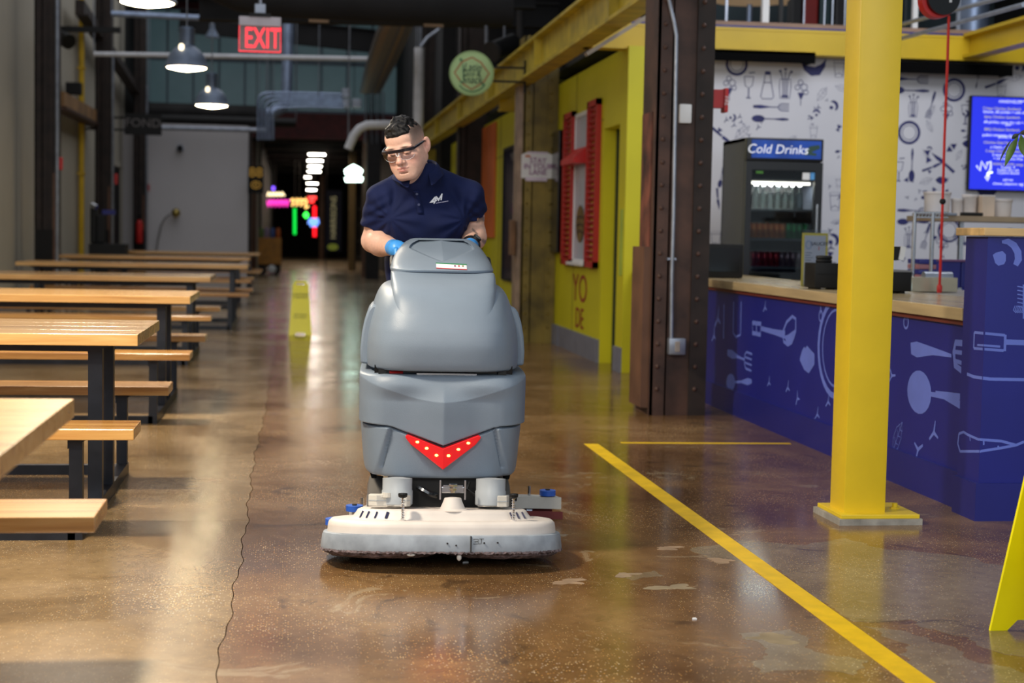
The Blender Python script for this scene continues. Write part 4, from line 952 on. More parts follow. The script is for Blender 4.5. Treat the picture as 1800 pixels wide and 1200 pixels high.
# dark roof beams
def beam_at(label, p0, p1, Y, h, d=.2, m='darker'):
    a, b = aY(*p0, Y), aY(*p1, Y); t = thing('roof_beam', label, 'beam', (a+b)/2)
    MB().bar(a, b, d, .03).build('bottom_flange', M[m], t)
    MB().bar(a+Vector((0, 0, h)), b+Vector((0, 0, h)), d, .03).build('top_flange', M[m], t)
    MB().bar(a+Vector((0, 0, h/2)), b+Vector((0, 0, h/2)), .02, h-.03).build('web', M[m], t)
    return t
beam_at('dark roof beam across the top of the picture', (350, 34), (980, 48), 21.5, .30, .25)
for k, (x0, y0) in enumerate(((543, 36), (745, 44))):
    a = aY(x0, y0, 21.36); MB().box((a.x, 21.34, a.z-.02), (a.x+.26, 21.39, a.z+.02)).build('tan_clip', mk('tanclip', (150, 122, 92)), [o for o in COL.objects if o.name.startswith('roof_beam')][-1])
beam_at('second dark roof beam near the top frame edge', (480, 3), (940, 14), 19.5, .18, .2)
beam_at('dark slanted roof beam in front of the clerestory windows', (315, 55), (660, 92), 41, .55, .2)
beam_at('dark beam over the passage mouth', (440, 240), (720, 246), 45, .4, .3)
for i, (x0, x1, lb) in enumerate(((48, 300, 'dark diagonal brace along the left wall top'), )):
    a, b = aX(140, 12, -3.9), aX(262, 196, -3.9); t = thing('roof_beam', lb, 'beam', a)
    MB().bar(a, b, .16, .26).build('web', M['rust_dark'], t); MB().bar(a+Vector((.06, 0, -.14)), b+Vector((.06, 0, -.14)), .2, .03).build('flange', M['rust_dark'], t)
a, b = aX(137, 53, -3.9), aX(212, 53, -3.3); tag(MB().bar((-4.2, 27, aY(140, 53, 27).z), (aY(212, 53, 27).x, 27, aY(212, 53, 27).z), .09).build('bracket_arm', M['black']), 'short black bracket arm sticking out of the left wall', 'bracket')
# curved black duct close above
t = thing('round_duct', 'big black round duct curving across the top of the hall', 'duct', aY(430, 0, 18.5))
MB().tube(pp(18.5, (335, -75), (375, -28), (420, -8), (480, 2), (600, 8), (760, 14), (900, 18)), .18, 18).build('duct', M['darker'], t, smooth=True)
# projector spotlight and hangers above the round sign
a = aY(886, 84, 19.5); t = thing('spotlight', 'black stage spotlight hanging above the round sign', 'lamp', a)
MB().cyl(a+Vector((-.13, -.1, -.05)), a+Vector((.14, .1, .08)), .115, n=18).build('can', M['black'], t, smooth=True); MB().cyl(a+Vector((-.17, -.13, -.07)), a+Vector((-.13, -.1, -.05)), .13, .12, n=18).build('rim', M['dark'], t)
MB().cyl(a+Vector((0, 0, .1)), a+Vector((0, 0, 3)), .015, n=6).build('rod', M['galv'], t)
t = pipe('hanger_rod', 'grey hanger rod above the round sign', 'rod', pp(20.5, (855, 0), (855, 80)), .022, M['galv'], 8)
t = pipe('hanger_rod', 'grey steel post behind the spotlight', 'post', pp(20.8, (916, -60), (914, 84)), .045, M['dark'], 8)
# dim stall roofs, trusses behind the yellow wall top
t = thing('lighting_truss', 'grey lighting truss with lamps above the yellow stall wall', 'truss', (3.6, 16, 3.1))
a, b = aY(960, 124, 18.5), aY(1112, 92, 18.5)
MB().tube([aY(955, 122, 18.5), aY(1112, 124, 18.5)], .028, 8).build('chord', M['galv'], t)
MB().tube([aY(955, 140, 18.5), aY(1112, 142, 18.5)], .028, 8).build('chord', M['galv'], t)
for k in range(4): MB().tube([aY(962+k*36, 122, 18.5), aY(980+k*36, 141, 18.5)], .018, 6).build('brace', M['galv'], t)
mk('tan_lamp', (214, 180, 150), rough=.5, emit=(230, 190, 150), estr=.35)
for px, py in ((1025, 104), (1058, 106), (1086, 84)):
    a = aY(px, py, 17.6); MB().box((a.x-.09, 17.5, a.z-.03), (a.x+.09, 17.7, a.z+.03), bev=.01).build('lamp_head', M['tan_lamp'], t)
MB().tube([aY(1016, 112, 17.3), aY(1052, 86, 17.3)], .03, 6).build('diagonal', M['galv'], t)
MB().bar(aY(1030, 96, 12.6), aY(1142, 26, 12.6), .10, .03).build('light_track', mk('track', (150, 140, 128), rough=.5), t)
# white tent picture behind the worker
Y = 33.5; a, b = aY(752, 246, Y), aY(822, 338, Y)
t = thing('wall_poster', 'large poster of a white tent and people behind the worker', 'poster', ((a.x+b.x)/2, Y, (a.z+b.z)/2))
MB().box((a.x, Y, b.z), (b.x, Y+.05, a.z)).build('board', mk('poster_grey', (96, 92, 112), rough=.6), t)
D = Decal(lambda u, v, e: (u, Y-.004-e, v)); g = lambda x, y: (aY(x, y, Y).x, aY(x, y, Y).z)
D.poly([g(762, 280), g(765, 268), g(776, 259), g(792, 267), g(806, 277), g(800, 284), g(795, 290), g(766, 294)]); D.build('tent', mk('tent', (190, 194, 226), rough=.6), t)
D = Decal(lambda u, v, e: (u, Y-.01-e, v))
for x, y, r in ((778, 288, 6), (797, 284, 6)): u, v = g(x, y); D.disc(u, v, r/2800*Y, r/2800*Y)
D.poly([g(752, 246), g(822, 246), g(822, 252), g(752, 254)]); D.build('head', mk('brownhead', (70, 54, 48)), t)
D = Decal(lambda u, v, e: (u, Y-.008-e, v)); D.poly([g(768, 296), g(806, 288), g(822, 300), g(822, 338), g(752, 338), g(752, 300)]); D.build('crowd', mk('crowd', (150, 96, 80)), t)
ibeam_x('cross_beam', 'short yellow cross beam behind the long beam near the gold column', 19.6, 2.46, 5.0, 2.72, 2.95, .14, M['yellow'])
ibeam_x('cross_beam', 'yellow cross beam glimpsed behind the worker', 31.4, 1.9, 4.0, 2.45, 2.85, .2, M['yellow_old'])
# dim backdrop storey behind the mezzanine
struct(MB().box((2.95, 30.0, 2.9), (9, 30.2, 7.3)).build('wall_mezzanine', M['darker']))
mz = struct(MB().box((2.95, 14.35, 3.06), (9, 30, 3.12)).build('floor_upper', M['dark']))

# ================================================================ PASSAGE: NEON, STRIP LIGHTS, BOARDS
for i, (px, py, Y, wpx, hpx) in enumerate(((557, 272, 49.5, 40, 8), (554, 283, 53.5, 36, 8), (553, 293, 57.5, 33, 7), (552, 302, 61, 31, 7), (541, 312, 64, 14, 7), (549, 323, 66.5, 26, 8), (547, 334, 69, 24, 9))):
    a = aY(px, py, Y); wm = wpx/2800*Y*.72
    t = thing('strip_light', 'glowing ceiling strip light in the passage, number %s counted from its mouth' % ('one', 'two', 'three', 'four', 'five', 'six', 'seven')[i], 'lamp', a, group='strip lights in the passage ceiling')
    MB().box((a.x-wm/2, Y-.05, a.z-.01), (a.x+wm/2, Y+.05, a.z+.03)).build('diffuser', M['lens_far'], t)
    MB().box((a.x-wm/2-.02, Y-.07, a.z+.03), (a.x+wm/2+.02, Y+.07, a.z+.07)).build('housing', M['dark'], t)
    MB().bar((a.x, Y, a.z+.07), (a.x, Y, 3.95), .02).build('stem', M['dark'], t)
def neon(label, pts_list, Y, r, col, strength, closed=False, nm='tube'):
    t = thing('neon_sign', label, 'neon sign', aY(*pts_list[0][0], Y))
    m = mat('neon_'+label[:14], col, rough=.4, var=0, emit=col, estr=strength)
    for pts in pts_list: MB().tube([aY(x, y, Y) for x, y in pts], r, 8, closed).build(nm, m, t, smooth=True)
    a = aY(*pts_list[0][0], Y); MB().cyl(a, (a.x, a.y, 3.98 if Y > 44.6 else 7.3), .01, n=5).build('wire', M['dark'], t)
    return t
neon('tall green neon tube hanging in the passage', [[(518, 366), (518, 412)]], 55, .05, (10, 200, 60), 1.6)
neon('tall red neon tube hanging in the passage', [[(553, 362), (553, 416)]], 55, .06, (255, 24, 34), 1.8)
neon('white glowing outline of a peaked cap and wide base', [[(621, 291), (629, 295), (636, 300), (634, 304.5), (627, 306.5), (615, 306.5), (608, 304.5), (607, 300), (614, 295)], [(611, 301), (631, 301), (629, 303), (613, 303)], [(616, 297), (626, 297), (624, 298), (618, 298)], [(607, 314), (614, 311.5), (630, 311.5), (637, 313), (636, 317.5), (608, 317.5)]], 42, .028, (225, 255, 240), 7, closed=True)
for body, px, py, sz, col, st, lb in (('OPEN DAILY', 482, 341, .42, (255, 236, 190), 2.2, 'warm white neon lettering above the pink lettering'), ('MARKET', 484, 357, .52, (255, 70, 205), 1.6, 'pink neon lettering under the warm white lettering'), ('CAFE', 526, 356, .55, (255, 206, 120), 2.2, 'warm yellow neon lettering above the green tube')):
    Y = 56; a = aY(px, py, Y); t = thing('neon_sign', lb, 'neon sign', a)
    if body == 'MARKET': tubes = [[(462+i*6.6, 351), (465+i*6.6, 363), (468+i*6.6, 351)] for i in range(7)]
    elif body == 'CAFE': tubes = [[(511+i*7.5, 353), (514+i*7.5, 349), (517+i*7.5, 354), (513+i*7.5, 362)] for i in range(4)]+[[(536, 366), (543, 362)]]
    else: tubes = [[(464+i*6, 345), (466+i*6, 338), (470+i*6, 344)] for i in range(6)]
    m = mat('neon_'+lb[:12], col, var=0, emit=col, estr=st)
    for q_ in tubes: MB().tube([aY(x, y, Y) for x, y in q_], .032, 6).build('tube', m, t, smooth=True)
    MB().cyl(a, (a.x, a.y, 3.98), .012, n=5).build('wire', M['dark'], t)
neon('small violet neon dot over the warm white lettering', [[(478, 331), (483, 331)]], 56, .07, (120, 80, 255), 2.5)
neon('small green neon ring between the green and red tubes', [[(538, 374), (541, 378), (538, 382), (535, 378)]], 57, .05, (60, 255, 80), 3, True)
neon('pale blue neon patch across the red tube', [[(543, 386), (560, 386)], [(541, 391), (561, 391)], [(545, 396), (558, 396)]], 54.5, .05, (110, 160, 255), 1.5)
neon('red neon patch over the red tube', [[(541, 348), (556, 348)], [(543, 354), (552, 354)]], 57, .06, (255, 50, 50), 2)
Y = 39.5
a, b = aY(436, 291, Y), aY(463, 340, Y); t = thing('number_sign', 'dark hanging sign with a gold double eight and ring', 'sign', ((a.x+b.x)/2, Y, (a.z+b.z)/2))
MB().box((a.x, Y, b.z), (b.x, Y+.06, a.z)).build('board', M['darker'], t)
gold = mk('gold_print', (190, 150, 60), rough=.5, emit=(190, 140, 50), estr=.25)
MB().bar(((a.x+b.x)/2, Y+.03, a.z), ((a.x+b.x)/2, Y+.03, 7.3), .02).build('stem', M['dark'], t)
text('88', .34, gold, t, ((a.x+b.x)/2, Y-.01, a.z-.17), ROT_Y)
D = Decal(lambda u, v, e: (u, Y-.006-e, v)); g = aY(450, 325, Y); D.ring(g.x, g.z, .11, .085, .025); D.ring(g.x, g.z, .04, .035, .02); D.build('ring', gold, t)
Y = 47.5; a, b = aY(573, 334, Y), aY(600, 442, Y); t = thing('banner', 'tall navy banner with pale vertical letters in the passage', 'banner', ((a.x+b.x)/2, Y, b.z))
MB().box((a.x, Y, b.z), (b.x, Y+.04, a.z)).build('cloth', mk('banner_navy', (26, 26, 48), rough=.7), t); MB().cyl((a.x+.02, Y+.02, 0), (a.x+.02, Y+.02, 3.95), .02, n=6).build('pole', M['dark'], t)
text('HARRISONS', .235, mk('banner_pale', (160, 152, 120), rough=.6, emit=(160, 150, 110), estr=.5), t, ((a.x+b.x)/2, Y-.01, (a.z+b.z)/2+.1), (PI/2, -PI/2, 0), sx=1.0)  # letters given a slight glow to stay visible in the dark passage
D = Decal(lambda u, v, e: (u, Y-.006-e, v)); g = aY(585, 434, Y); D.disc(g.x, g.z, .16, .1); D.build('emblem', mk('emblem_green', (140, 150, 50), emit=(140, 150, 50), estr=.2), t)
# timber trims and dim stall fronts along the passage
for px, Y, wd, m_ in ((441, 45.5, .28, 'rust_board'), (448, 46, .2, 'grey_wall'), (565, 71, .2, 'rust_board'), (640, 43, .12, 'rust_board'), (655, 41, .35, 'dark'), (618, 50, .2, 'gold_dim')):
    if m_ == 'gold_dim': mk('gold_dim', (96, 78, 40), rough=.6)
    a = aY(px, 440, Y); tag(MB().box((a.x-wd/2, Y, 0), (a.x+wd/2, Y+.2, 3.7)).build('passage_post', M[m_]), {441: 'brown post right of the white wall', 448: 'pale post just beyond the white wall', 565: 'brown post below the red neon tube', 640: 'thin brown post left of the worker', 655: 'wide dark post just left of the worker', 618: 'dim gold post behind the navy banner'}[px], 'post')
# red-brown barrel cart with casters
Y = 44.0; a, b = aY(454, 424, Y), aY(494, 476, Y)
t = thing('wooden_cart', 'amber wooden cart with goods on top beside the white wall', 'cart', ((a.x+b.x)/2, Y, 0))
amb = mk('amber', (176, 116, 24), rough=.5, var=.15)
zc = .28
for k in range(6):
    x0 = a.x+(b.x-a.x)*k/6; MB().box((x0+.01, Y, zc), (x0+(b.x-a.x)/6-.01, Y+.03, 1.0)).build('slat', amb, t)
MB().box((a.x, Y+.03, zc), (b.x, Y+.8, 1.0)).build('body', amb, t)
for x in (a.x+.12, b.x-.12): MB().cyl((x, Y-.02, .12), (x, Y+.06, .12), .12, n=14).build('wheel', M['dark'], t)
MB().box((a.x, Y+.1, .2), (b.x, Y+.7, zc)).build('chassis', M['black'], t)
for k, (px, py, cc) in enumerate(((459, 420, (90, 120, 60)), (469, 417, (150, 130, 160)), (479, 421, (70, 90, 150)), (489, 415, (190, 96, 40)))):
    g = aY(px, py, Y+.3); tag(MB().lathe((g.x, Y+.3, 1.0), [(.04, 0), (.065, .04), (.065, .2), (.04, .28)], 10).build('jar', mk('jar%d' % k, cc), smooth=True), {0: 'green', 1: 'lilac', 2: 'blue', 3: 'orange'}[k]+' jar on top of the amber cart', 'jar')
a = aY(478, 468, 43.6); tag(MB().ell((a.x, 43.4, .16), (.12, .1, .12), 14, 10).build('white_ball', M['white'], smooth='all'), 'pale round ball on the floor in front of the amber cart', 'ball')
# stall table with dark gear far right in the passage
Y = 50; a = aY(612, 440, Y); t = thing('display_rack', 'dark display rack with pale goods beyond the navy banner', 'rack', (a.x, Y, 0))
for z in (.4, .9, 1.4, 1.9): MB().box((a.x+.2, Y, z), (a.x+.8, Y+.4, z+.04)).build('shelf', M['dark'], t)
for x in (a.x+.2, a.x+.76): MB().box((x, Y, 0), (x+.04, Y+.4, 2.3)).build('post', M['dark'], t)
# ================================================================ STALL PROPS
# glass-door drinks fridge
fx0, fx1, fy, fz = 3.615, 4.262, 12.62, 2.03
t = thing('drinks_fridge', 'black glass door fridge headed Cold Drinks behind the counter', 'fridge', ((fx0+fx1)/2, 12.95, 0))
blk_f = mk('fridge_black', (24, 25, 28), rough=.35, var=.05); side_f = mk('fridge_side', (60, 63, 74), rough=.45, var=.04)
th = .03
MB().box((fx0, fy+.06, .02), (fx0+th, fy+.72, fz)).box((fx1-th, fy+.06, .02), (fx1, fy+.72, fz)).build('side_panel', side_f, t)
MB().box((fx0, fy+.69, .02), (fx1, fy+.72, fz)).box((fx0, fy+.06, .02), (fx1, fy+.72, .2)).box((fx0, fy+.06, fz-.03), (fx1, fy+.72, fz)).box((fx0+th, fy+.1, 1.69), (fx1-th, fy+.69, 1.72)).build('carcass', blk_f, t)
zh = aY(1380, 283, fy).z
MB().box((fx0, fy, zh), (fx1, fy+.08, fz), bev=.008).build('header_frame', blk_f, t, smooth=True)
mk('lightbox', (24, 62, 140), rough=.3, var=.35, vscale=3.5, emit=(22, 60, 150), estr=.32)
a, b = aY(1322, 245, fy-.01), aY(1443, 280, fy-.01)
MB().box((a.x, fy-.012, b.z), (b.x, fy-.004, a.z)).build('light_box', M['lightbox'], t)
text('Cold Drinks', .105, mk('cold_white', (225, 228, 235), rough=.4, emit=(220, 225, 240), estr=.35), t, (aY(1366, 264, fy).x, fy-.016, aY(1366, 263, fy).z), ROT_Y, shear=.2, sx=.98)
D = Decal(lambda u, v, e: (u, fy-.014-e, v)); g = lambda x, y: (aY(x, y, fy).x, aY(x, y, fy).z)
D.stroke([g(1414, 272), g(1425, 262), g(1440, 258)], [.02, .05, .03]); D.stroke([g(1416, 269), g(1434, 272)], [.03, .02]); D.build('picture', mk('fish_green', (40, 70, 60), rough=.5), t)
# door
mb = MB(); zb = .22
mb.box((fx0, fy, zb), (fx0+.05, fy+.05, zh-.006)).box((fx1-.065, fy, zb), (fx1, fy+.05, zh-.006)).box((fx0+.05, fy, zb), (fx1-.065, fy+.05, zb+.05)).box((fx0+.05, fy, zh-.075), (fx1-.065, fy+.05, zh-.006))
door = mb.build('door', blk_f, t)
MB().box((fx0+.05, fy+.02, zb+.05), (fx1-.065, fy+.026, zh-.075)).build('glass', glass_mat('fridge_glass', (205, 212, 214)), door)
MB().box((fx1-.055, fy-.03, 1.0), (fx1-.035, fy, 1.5), bev=.005).build('handle', M['steel'], door)
a, b = aY(1412, 303, fy), aY(1424, 316, fy); MB().box((a.x, fy+.012, b.z), (b.x, fy+.019, a.z)).build('white_sticker', M['white'], door)
a, b = aY(1426, 303, fy), aY(1437, 316, fy); MB().box((a.x, fy+.012, b.z), (b.x, fy+.019, a.z)).build('blue_sticker', mk('sky', (90, 160, 220)), door)
a = aY(1330, 300, fy); MB().box((a.x, fy+.012, a.z-.02), (a.x+.06, fy+.019, a.z)).build('green_sticker', mk('greenst', (70, 130, 40)), door)
MB().box((fx0+.05, fy+.12, 1.66), (fx1-.065, fy+.16, 1.68)).build('lamp', mk('fridge_lamp', (255, 240, 215), var=0, emit=(255, 240, 220), estr=9), t)
shz = [aY(1380, y, fy+.25).z for y in (368, 419, 468)]
mk('shelf_grey', (96, 98, 104), rough=.4, metal=.4)
for z in shz: MB().box((fx0+.03, fy+.1, z-.02), (fx1-.03, fy+.66, z)).build('shelf', M['shelf_grey'], t)
MB().box((fx0+.03, fy+.66, .2), (fx1-.03, fy+.69, 1.7)).build('liner', mk('liner', (132, 132, 130), rough=.5), t)
def can(x, y, z, col, label, grp, h=.122, r=.031):
    cm = M.get('can'+str(col)) or mk('can'+str(col), col, rough=.22, metal=.55, var=.25, vscale=22)
    o = thing('drink_can', label, 'can', (x, y, z), group=grp)
    MB().lathe((x, y, z), [(r*.8, 0), (r, .012), (r, h-.014), (r*.82, h)], 14).build('body', cm, o, smooth=True)
    MB().cyl((x, y, z+h), (x, y, z+h+.003), r*.78, n=12).build('lid', M['steel'], o)
ORD = ('first', 'second', 'third', 'fourth', 'fifth', 'sixth', 'seventh', 'eighth')
for k in range(11):
    x = fx0+.075+k*.049
    if k < 7: can(x, fy+.16, shz[1], (226, 126, 50), ORD[k]+' orange drink can counted from the fridge hinge side', 'orange cans in the fridge')
    else: can(x, fy+.16, shz[1], (24, 140, 70), ORD[k-7]+' green drink can counted from the orange cans', 'green cans in the fridge')
for k in range(11):
    x = fx0+.075+k*.049
    if k < 6: can(x, fy+.16, shz[2], (176, 34, 44), ORD[k]+' red drink can counted from the fridge hinge side, lower shelf', 'red cans in the fridge')
    else: can(x, fy+.16, shz[2], (150, 120, 130), ORD[k-6]+' silvery pink drink can counted from the red cans', 'silvery cans in the fridge')
gb = glass_mat('bottle_glass', (214, 224, 224), .05)
proto = None
for k in range(8):
    x = fx0+.08+k*.062
    if proto is None:
        proto = thing('water_bottle', 'first clear bottle on the top fridge shelf counted from the hinge side', 'bottle', (x, fy+.18, shz[0]), group='clear bottles on the top fridge shelf')
        MB().lathe((x, fy+.18, shz[0]), [(.026, 0), (.029, .01), (.029, .12), (.012, .165), (.012, .19)], 14).build('body', gb, proto, smooth=True)
        MB().cyl((x, fy+.18, shz[0]+.19), (x, fy+.18, shz[0]+.205), .014, n=10).build('cap', M['white'], proto)
    else: dup(proto, (x, fy+.18, shz[0]), ORD[k]+' clear bottle on the top fridge shelf counted from the hinge side')

# menu screen
t = thing('menu_television', 'wall mounted blue menu screen with yellow and white lines of text', 'television', (6.85, 14.05, 1.7))
tx0, tx1, tz0, tz1 = 6.15, 7.62, 1.708, 2.553; ty = 14.06
MB().box((tx0-.012, ty, tz0-.012), (tx1, ty+.05, tz1+.012), bev=.005).build('casing', M['black'], t)
MB().box((tx0, ty-.004, tz0), (tx1-.012, ty, tz1)).build('screen', mk('screen_blue', (40, 50, 214), rough=.25, var=.0, emit=(44, 56, 226), estr=.75), t)
wt = mk('screen_white', (230, 235, 255), var=0, emit=(226, 234, 255), estr=.8); ye = mk('screen_yellow', (200, 196, 130), var=0, emit=(206, 200, 120), estr=.62)
def tv(s_, px, py, sz, m, al='CENTER'):
    q_ = aY(px, py, ty-.006); text(s_, sz, m, t, (q_.x, ty-.006, q_.z), ROT_Y, align=al, ext=.0005)
tv('HANDHELDS', 1776, 179, .038, wt); D = Decal(lambda u, v, e: (u, ty-.006-e, v)); g = lambda x, y: (aY(x, y, ty).x, aY(x, y, ty).z)
D.stroke([g(1790, 178), g(1830, 179)], .006)
D.stroke([g(*p) for p in ((1716, 291), (1722, 300), (1725, 284), (1733, 297), (1735, 286), (1741, 284), (1741, 296), (1735, 306), (1744, 302), (1738, 304), (1732, 312), (1735, 317), (1738, 310), (1735, 303))], .018)
D.build('logo', wt, t)
for s_, x, y, m in (('Crispy Chicken Sandwich', 1728, 190, ye), ('lettuce, dill pickles + side of sauce', 1728, 196, wt), ('Spicy Chicken Sandwich', 1730, 205, ye), ('dill pickles, spicy dry rub + side of', 1729, 214, wt), ('BBQ Chicken Sandwich', 1730, 227, ye),
                    ('pulled rotisserie chicken, bbq sauce', 1727, 237, wt), ('Chicken Salad Sandwich', 1729, 250, ye), ('y classic, made in house', 1741, 258, wt), ('Crispy Chicken Tenders', 1732, 265, ye)):
    tv(s_, x, y, .036, m, 'LEFT')
for s_, y, m in (('slaw', 219, wt), ('pickles, onion', 241, wt), ('3 tenders, choose side', 273, wt), ('+ choose sauce, fries', 279, wt), ('WING ROOM: wings', 289, ye), ('6 piece  9', 294, wt), ('9 piece dry rub', 299, wt), ('12 piece sauced', 304, wt), ('add on:', 316, wt), ('cheese, jalapenos, egg', 323, wt)):
    tv(s_, 1772, y, .034, m)

# counter things
ZC = .9155
def onctr(px, py): return aZ(px, py, ZC)
p = aY(1432, 498, 9.55)
a, b = aY(1411, 409, 9.75), aY(1453, 492, 9.75)
t = thing('sauce_menu', 'upright sauces menu with a yellow border in a clear stand on the counter', 'menu', ((a.x+b.x)/2, 9.75, ZC))
MB().box((a.x, 9.75, ZC+.003), (b.x, 9.756, a.z), bev=0).build('sheet', mk('menu_yellow', (226, 206, 60), rough=.5, var=0), t)
MB().box((a.x+.014, 9.748, ZC+.01), (b.x-.014, 9.75, a.z-.016)).build('page', mk('menu_page', (206, 208, 222), rough=.5, var=0), t)
MB().box((a.x-.004, 9.742, ZC), (b.x+.004, 9.745, a.z+.02)).build('clear_front', glass_mat('acrylic', (240, 242, 244)), t)
MB().box((a.x-.004, 9.68, ZC), (b.x+.004, 9.80, ZC+.003)).build('foot', bpy.data.materials['acrylic'], t)
wid = b.x-a.x
text('SAUCES', .032, mk('menu_ink', (60, 60, 70)), t, (a.x+wid*.66, 9.745, a.z-.068), ROT_Y)
D = Decal(lambda u, v, e: (u, 9.747-e, v)); q = random.Random(4)
for k in range(11):
    z = a.z-.125-k*.0155; D.stroke([(a.x+.02, z), (a.x+.02+q.uniform(.03, .085), z)], .004)
D.build('text_line', mk('menu_line', (120, 128, 150), var=0), t)
D = Decal(lambda u, v, e: (u, 9.7465-e, v)); D.ring(a.x+.04, a.z-.075, .018, .024, .012); D.build('emblem', mk('menu_blue', (176, 188, 214), var=0), t)
D = Decal(lambda u, v, e: (u, 9.7463-e, v)); D.stroke([(a.x+wid*.65, a.z-.085), (a.x+wid*.65, a.z-.108)], .006); D.build('red_mark', mk('menu_red', (220, 120, 120), var=0), t)
a, b = aY(1433, 462, 9.1), aY(1480, 503, 9.1)
t = thing('receipt_printer', 'black receipt printer with a black puck on top, beside the sauces menu', 'printer', (3.2, 9.2, ZC))
MB().box((a.x, 9.1, ZC+.008), (a.x+.17, 9.30, a.z), bev=.006).build('body', M['black'], t, smooth=True)
MB().box((a.x+.01, 9.095, ZC+.09), (a.x+.16, 9.1, ZC+.093)).build('slot', M['darker'], t)
MB().lathe((a.x+.08, 9.18, a.z), [(.046, 0), (.05, .012), (.044, .022), (.05, .03), (.046, .042), (.02, .045)], 20).build('puck', M['black'], t, smooth=True)
for x in (a.x+.02, a.x+.13): MB().box((x, 9.12, ZC), (x+.025, 9.28, ZC+.01)).build('foot', M['dark'], t)
a = aZ(1425, 495, ZC); t = thing('lit_tablet', 'glowing pale blue slanted tablet lying beside the receipt printer', 'tablet', (a.x, 9.5, ZC))
MB().add([(a.x-.06, 9.30, ZC), (a.x+.12, 9.30, ZC), (a.x+.12, 9.44, ZC), (a.x-.03, 9.44, ZC), (a.x-.06, 9.30, ZC+.014), (a.x+.12, 9.30, ZC+.014), (a.x+.12, 9.44, ZC+.034), (a.x-.03, 9.44, ZC+.034)], [(0,3,2,1),(4,5,6,7),(0,1,5,4),(1,2,6,5),(2,3,7,6),(3,0,4,7)]).build('screen', mk('tablet', (190, 225, 250), emit=(180, 224, 252), estr=.75, var=0), t)
a, b = aY(1548, 476, 8.6), aY(1602, 512, 8.6)
t = thing('till_printer', 'black till box right of the yellow post with a slanted display over it', 'till', (3.3, 8.7, ZC))
MB().box((a.x, 8.6, ZC+.012), (b.x, 8.8, a.z), bev=.004).build('body', M['black'], t, smooth=True)
for x in (a.x+.03, b.x-.055): MB().box((x, 8.62, ZC), (x+.025, 8.78, ZC+.014)).build('foot', M['black'], t)
MB().box((a.x-.005, 8.595, a.z-.004), (b.x, 8.805, a.z+.006)).build('lid', mk('lidgrey', (120, 122, 126), rough=.4), t)
c_ = aY(1573, 433, 8.85); d_ = aY(1595, 457, 8.62)
t = thing('till_display', 'slanted black display with a white bezel right of the yellow post', 'display', ((c_.x+d_.x)/2, 8.8, a.z))
dx = Vector((d_.x-.16, 0, 0))
MB().prism([(c_.x-.20, 8.72, c_.z), (c_.x, 8.72, c_.z), (d_.x, 8.72, d_.z), (d_.x-.03, 8.72, d_.z-.005), (c_.x-.20, 8.72, d_.z+.012)], (0, .02, 0)).build('screen', M['black'], t)
MB().bar((c_.x, 8.718, c_.z), (d_.x, 8.718, d_.z), .03, .012).build('bezel', M['white'], t)
MB().cyl((c_.x-.07, 8.74, a.z+.006), (c_.x-.07, 8.74, d_.z+.05), .02, n=10).build('stem', M['black'], t)
# chrome rack, wrapping tray, napkin stack, blue bins, shelf with tubs
t = thing('chrome_rack', 'chrome wire frame standing on the back of the counter', 'rack', (3.87, 9.5, ZC))
fr = []
for px in (1608, 1640):
    a, b = aY(px, 374, 9.6), aY(px-4, 496, 9.6); MB().cyl((a.x, 9.6, .93), (a.x, 9.6, a.z), .0125, n=12).build('post', M['chrome'], t, smooth=True); fr.append(a)
MB().cyl(fr[0], fr[1]+Vector((.1, 0, 0)), .008, n=8).cyl(fr[0]-Vector((0, 0, .028)), fr[1]+Vector((.1, 0, -.028)), .006, n=8).build('rail', M['chrome'], t, smooth=True)
mb = MB()
for k in range(9): x = fr[0].x+k*.022; mb.cyl((x, 9.6, fr[0].z-.028), (x+.011, 9.6, fr[0].z), .003, n=5)
mb.build('wire', M['chrome'], t)
MB().box((fr[0].x-.03, 9.5, .90), (fr[1].x+.05, 9.75, .93)).build('base', M['steel'], t)
mk('back_counter_grey', (150, 146, 140), rough=.4)
bc = thing('back_counter', 'pale back worktop behind the service counter', 'worktop', (4.2, 10.0, 0))
MB().box((3.66, 7.3, .02), (4.3, 11.4, .87)).build('body', M['blue_base'], bc); MB().box((3.64, 7.3, .87), (4.32, 11.4, .90)).build('top', M['back_counter_grey'], bc)
a, b = aY(1604, 487, 9.3), aY(1683, 507, 9.3)
t = thing('wrap_dispenser', 'silver film dispenser box with a rounded grey lid', 'dispenser', ((a.x+b.x)/2, 9.3, .9))
MB().box((a.x, 9.3, .905), (b.x, 9.5, a.z), bev=.003).build('body', mk('tray_tan', (176, 168, 146), rough=.3, metal=.4), t)
MB().cyl((a.x+.11, 9.4, a.z), (b.x, 9.4, a.z), .035, n=18).build('lid', M['galv'], t, smooth=True)
a, b = aY(1616, 455, 9.9), aY(1640, 490, 9.9)
for k in range(5):
    h = (a.z-.93)/5
    tag(MB().box((a.x, 9.9, .932+k*h), (b.x+.02, 10.1, .932+(k+.9)*h), bev=.004).build('napkin_pack', M['blue_base'] if k % 2 == 0 else mk('pack_pink%d' % k, (150, 100, 110)), smooth=True), ('lowest', 'second lowest', 'middle', 'second highest', 'topmost')[k]+' pack in the small stack inside the chrome rack', 'napkins', 'packs stacked in the chrome rack')
a, b = aY(1648, 456, 10.4), aY(1735, 497, 10.4)
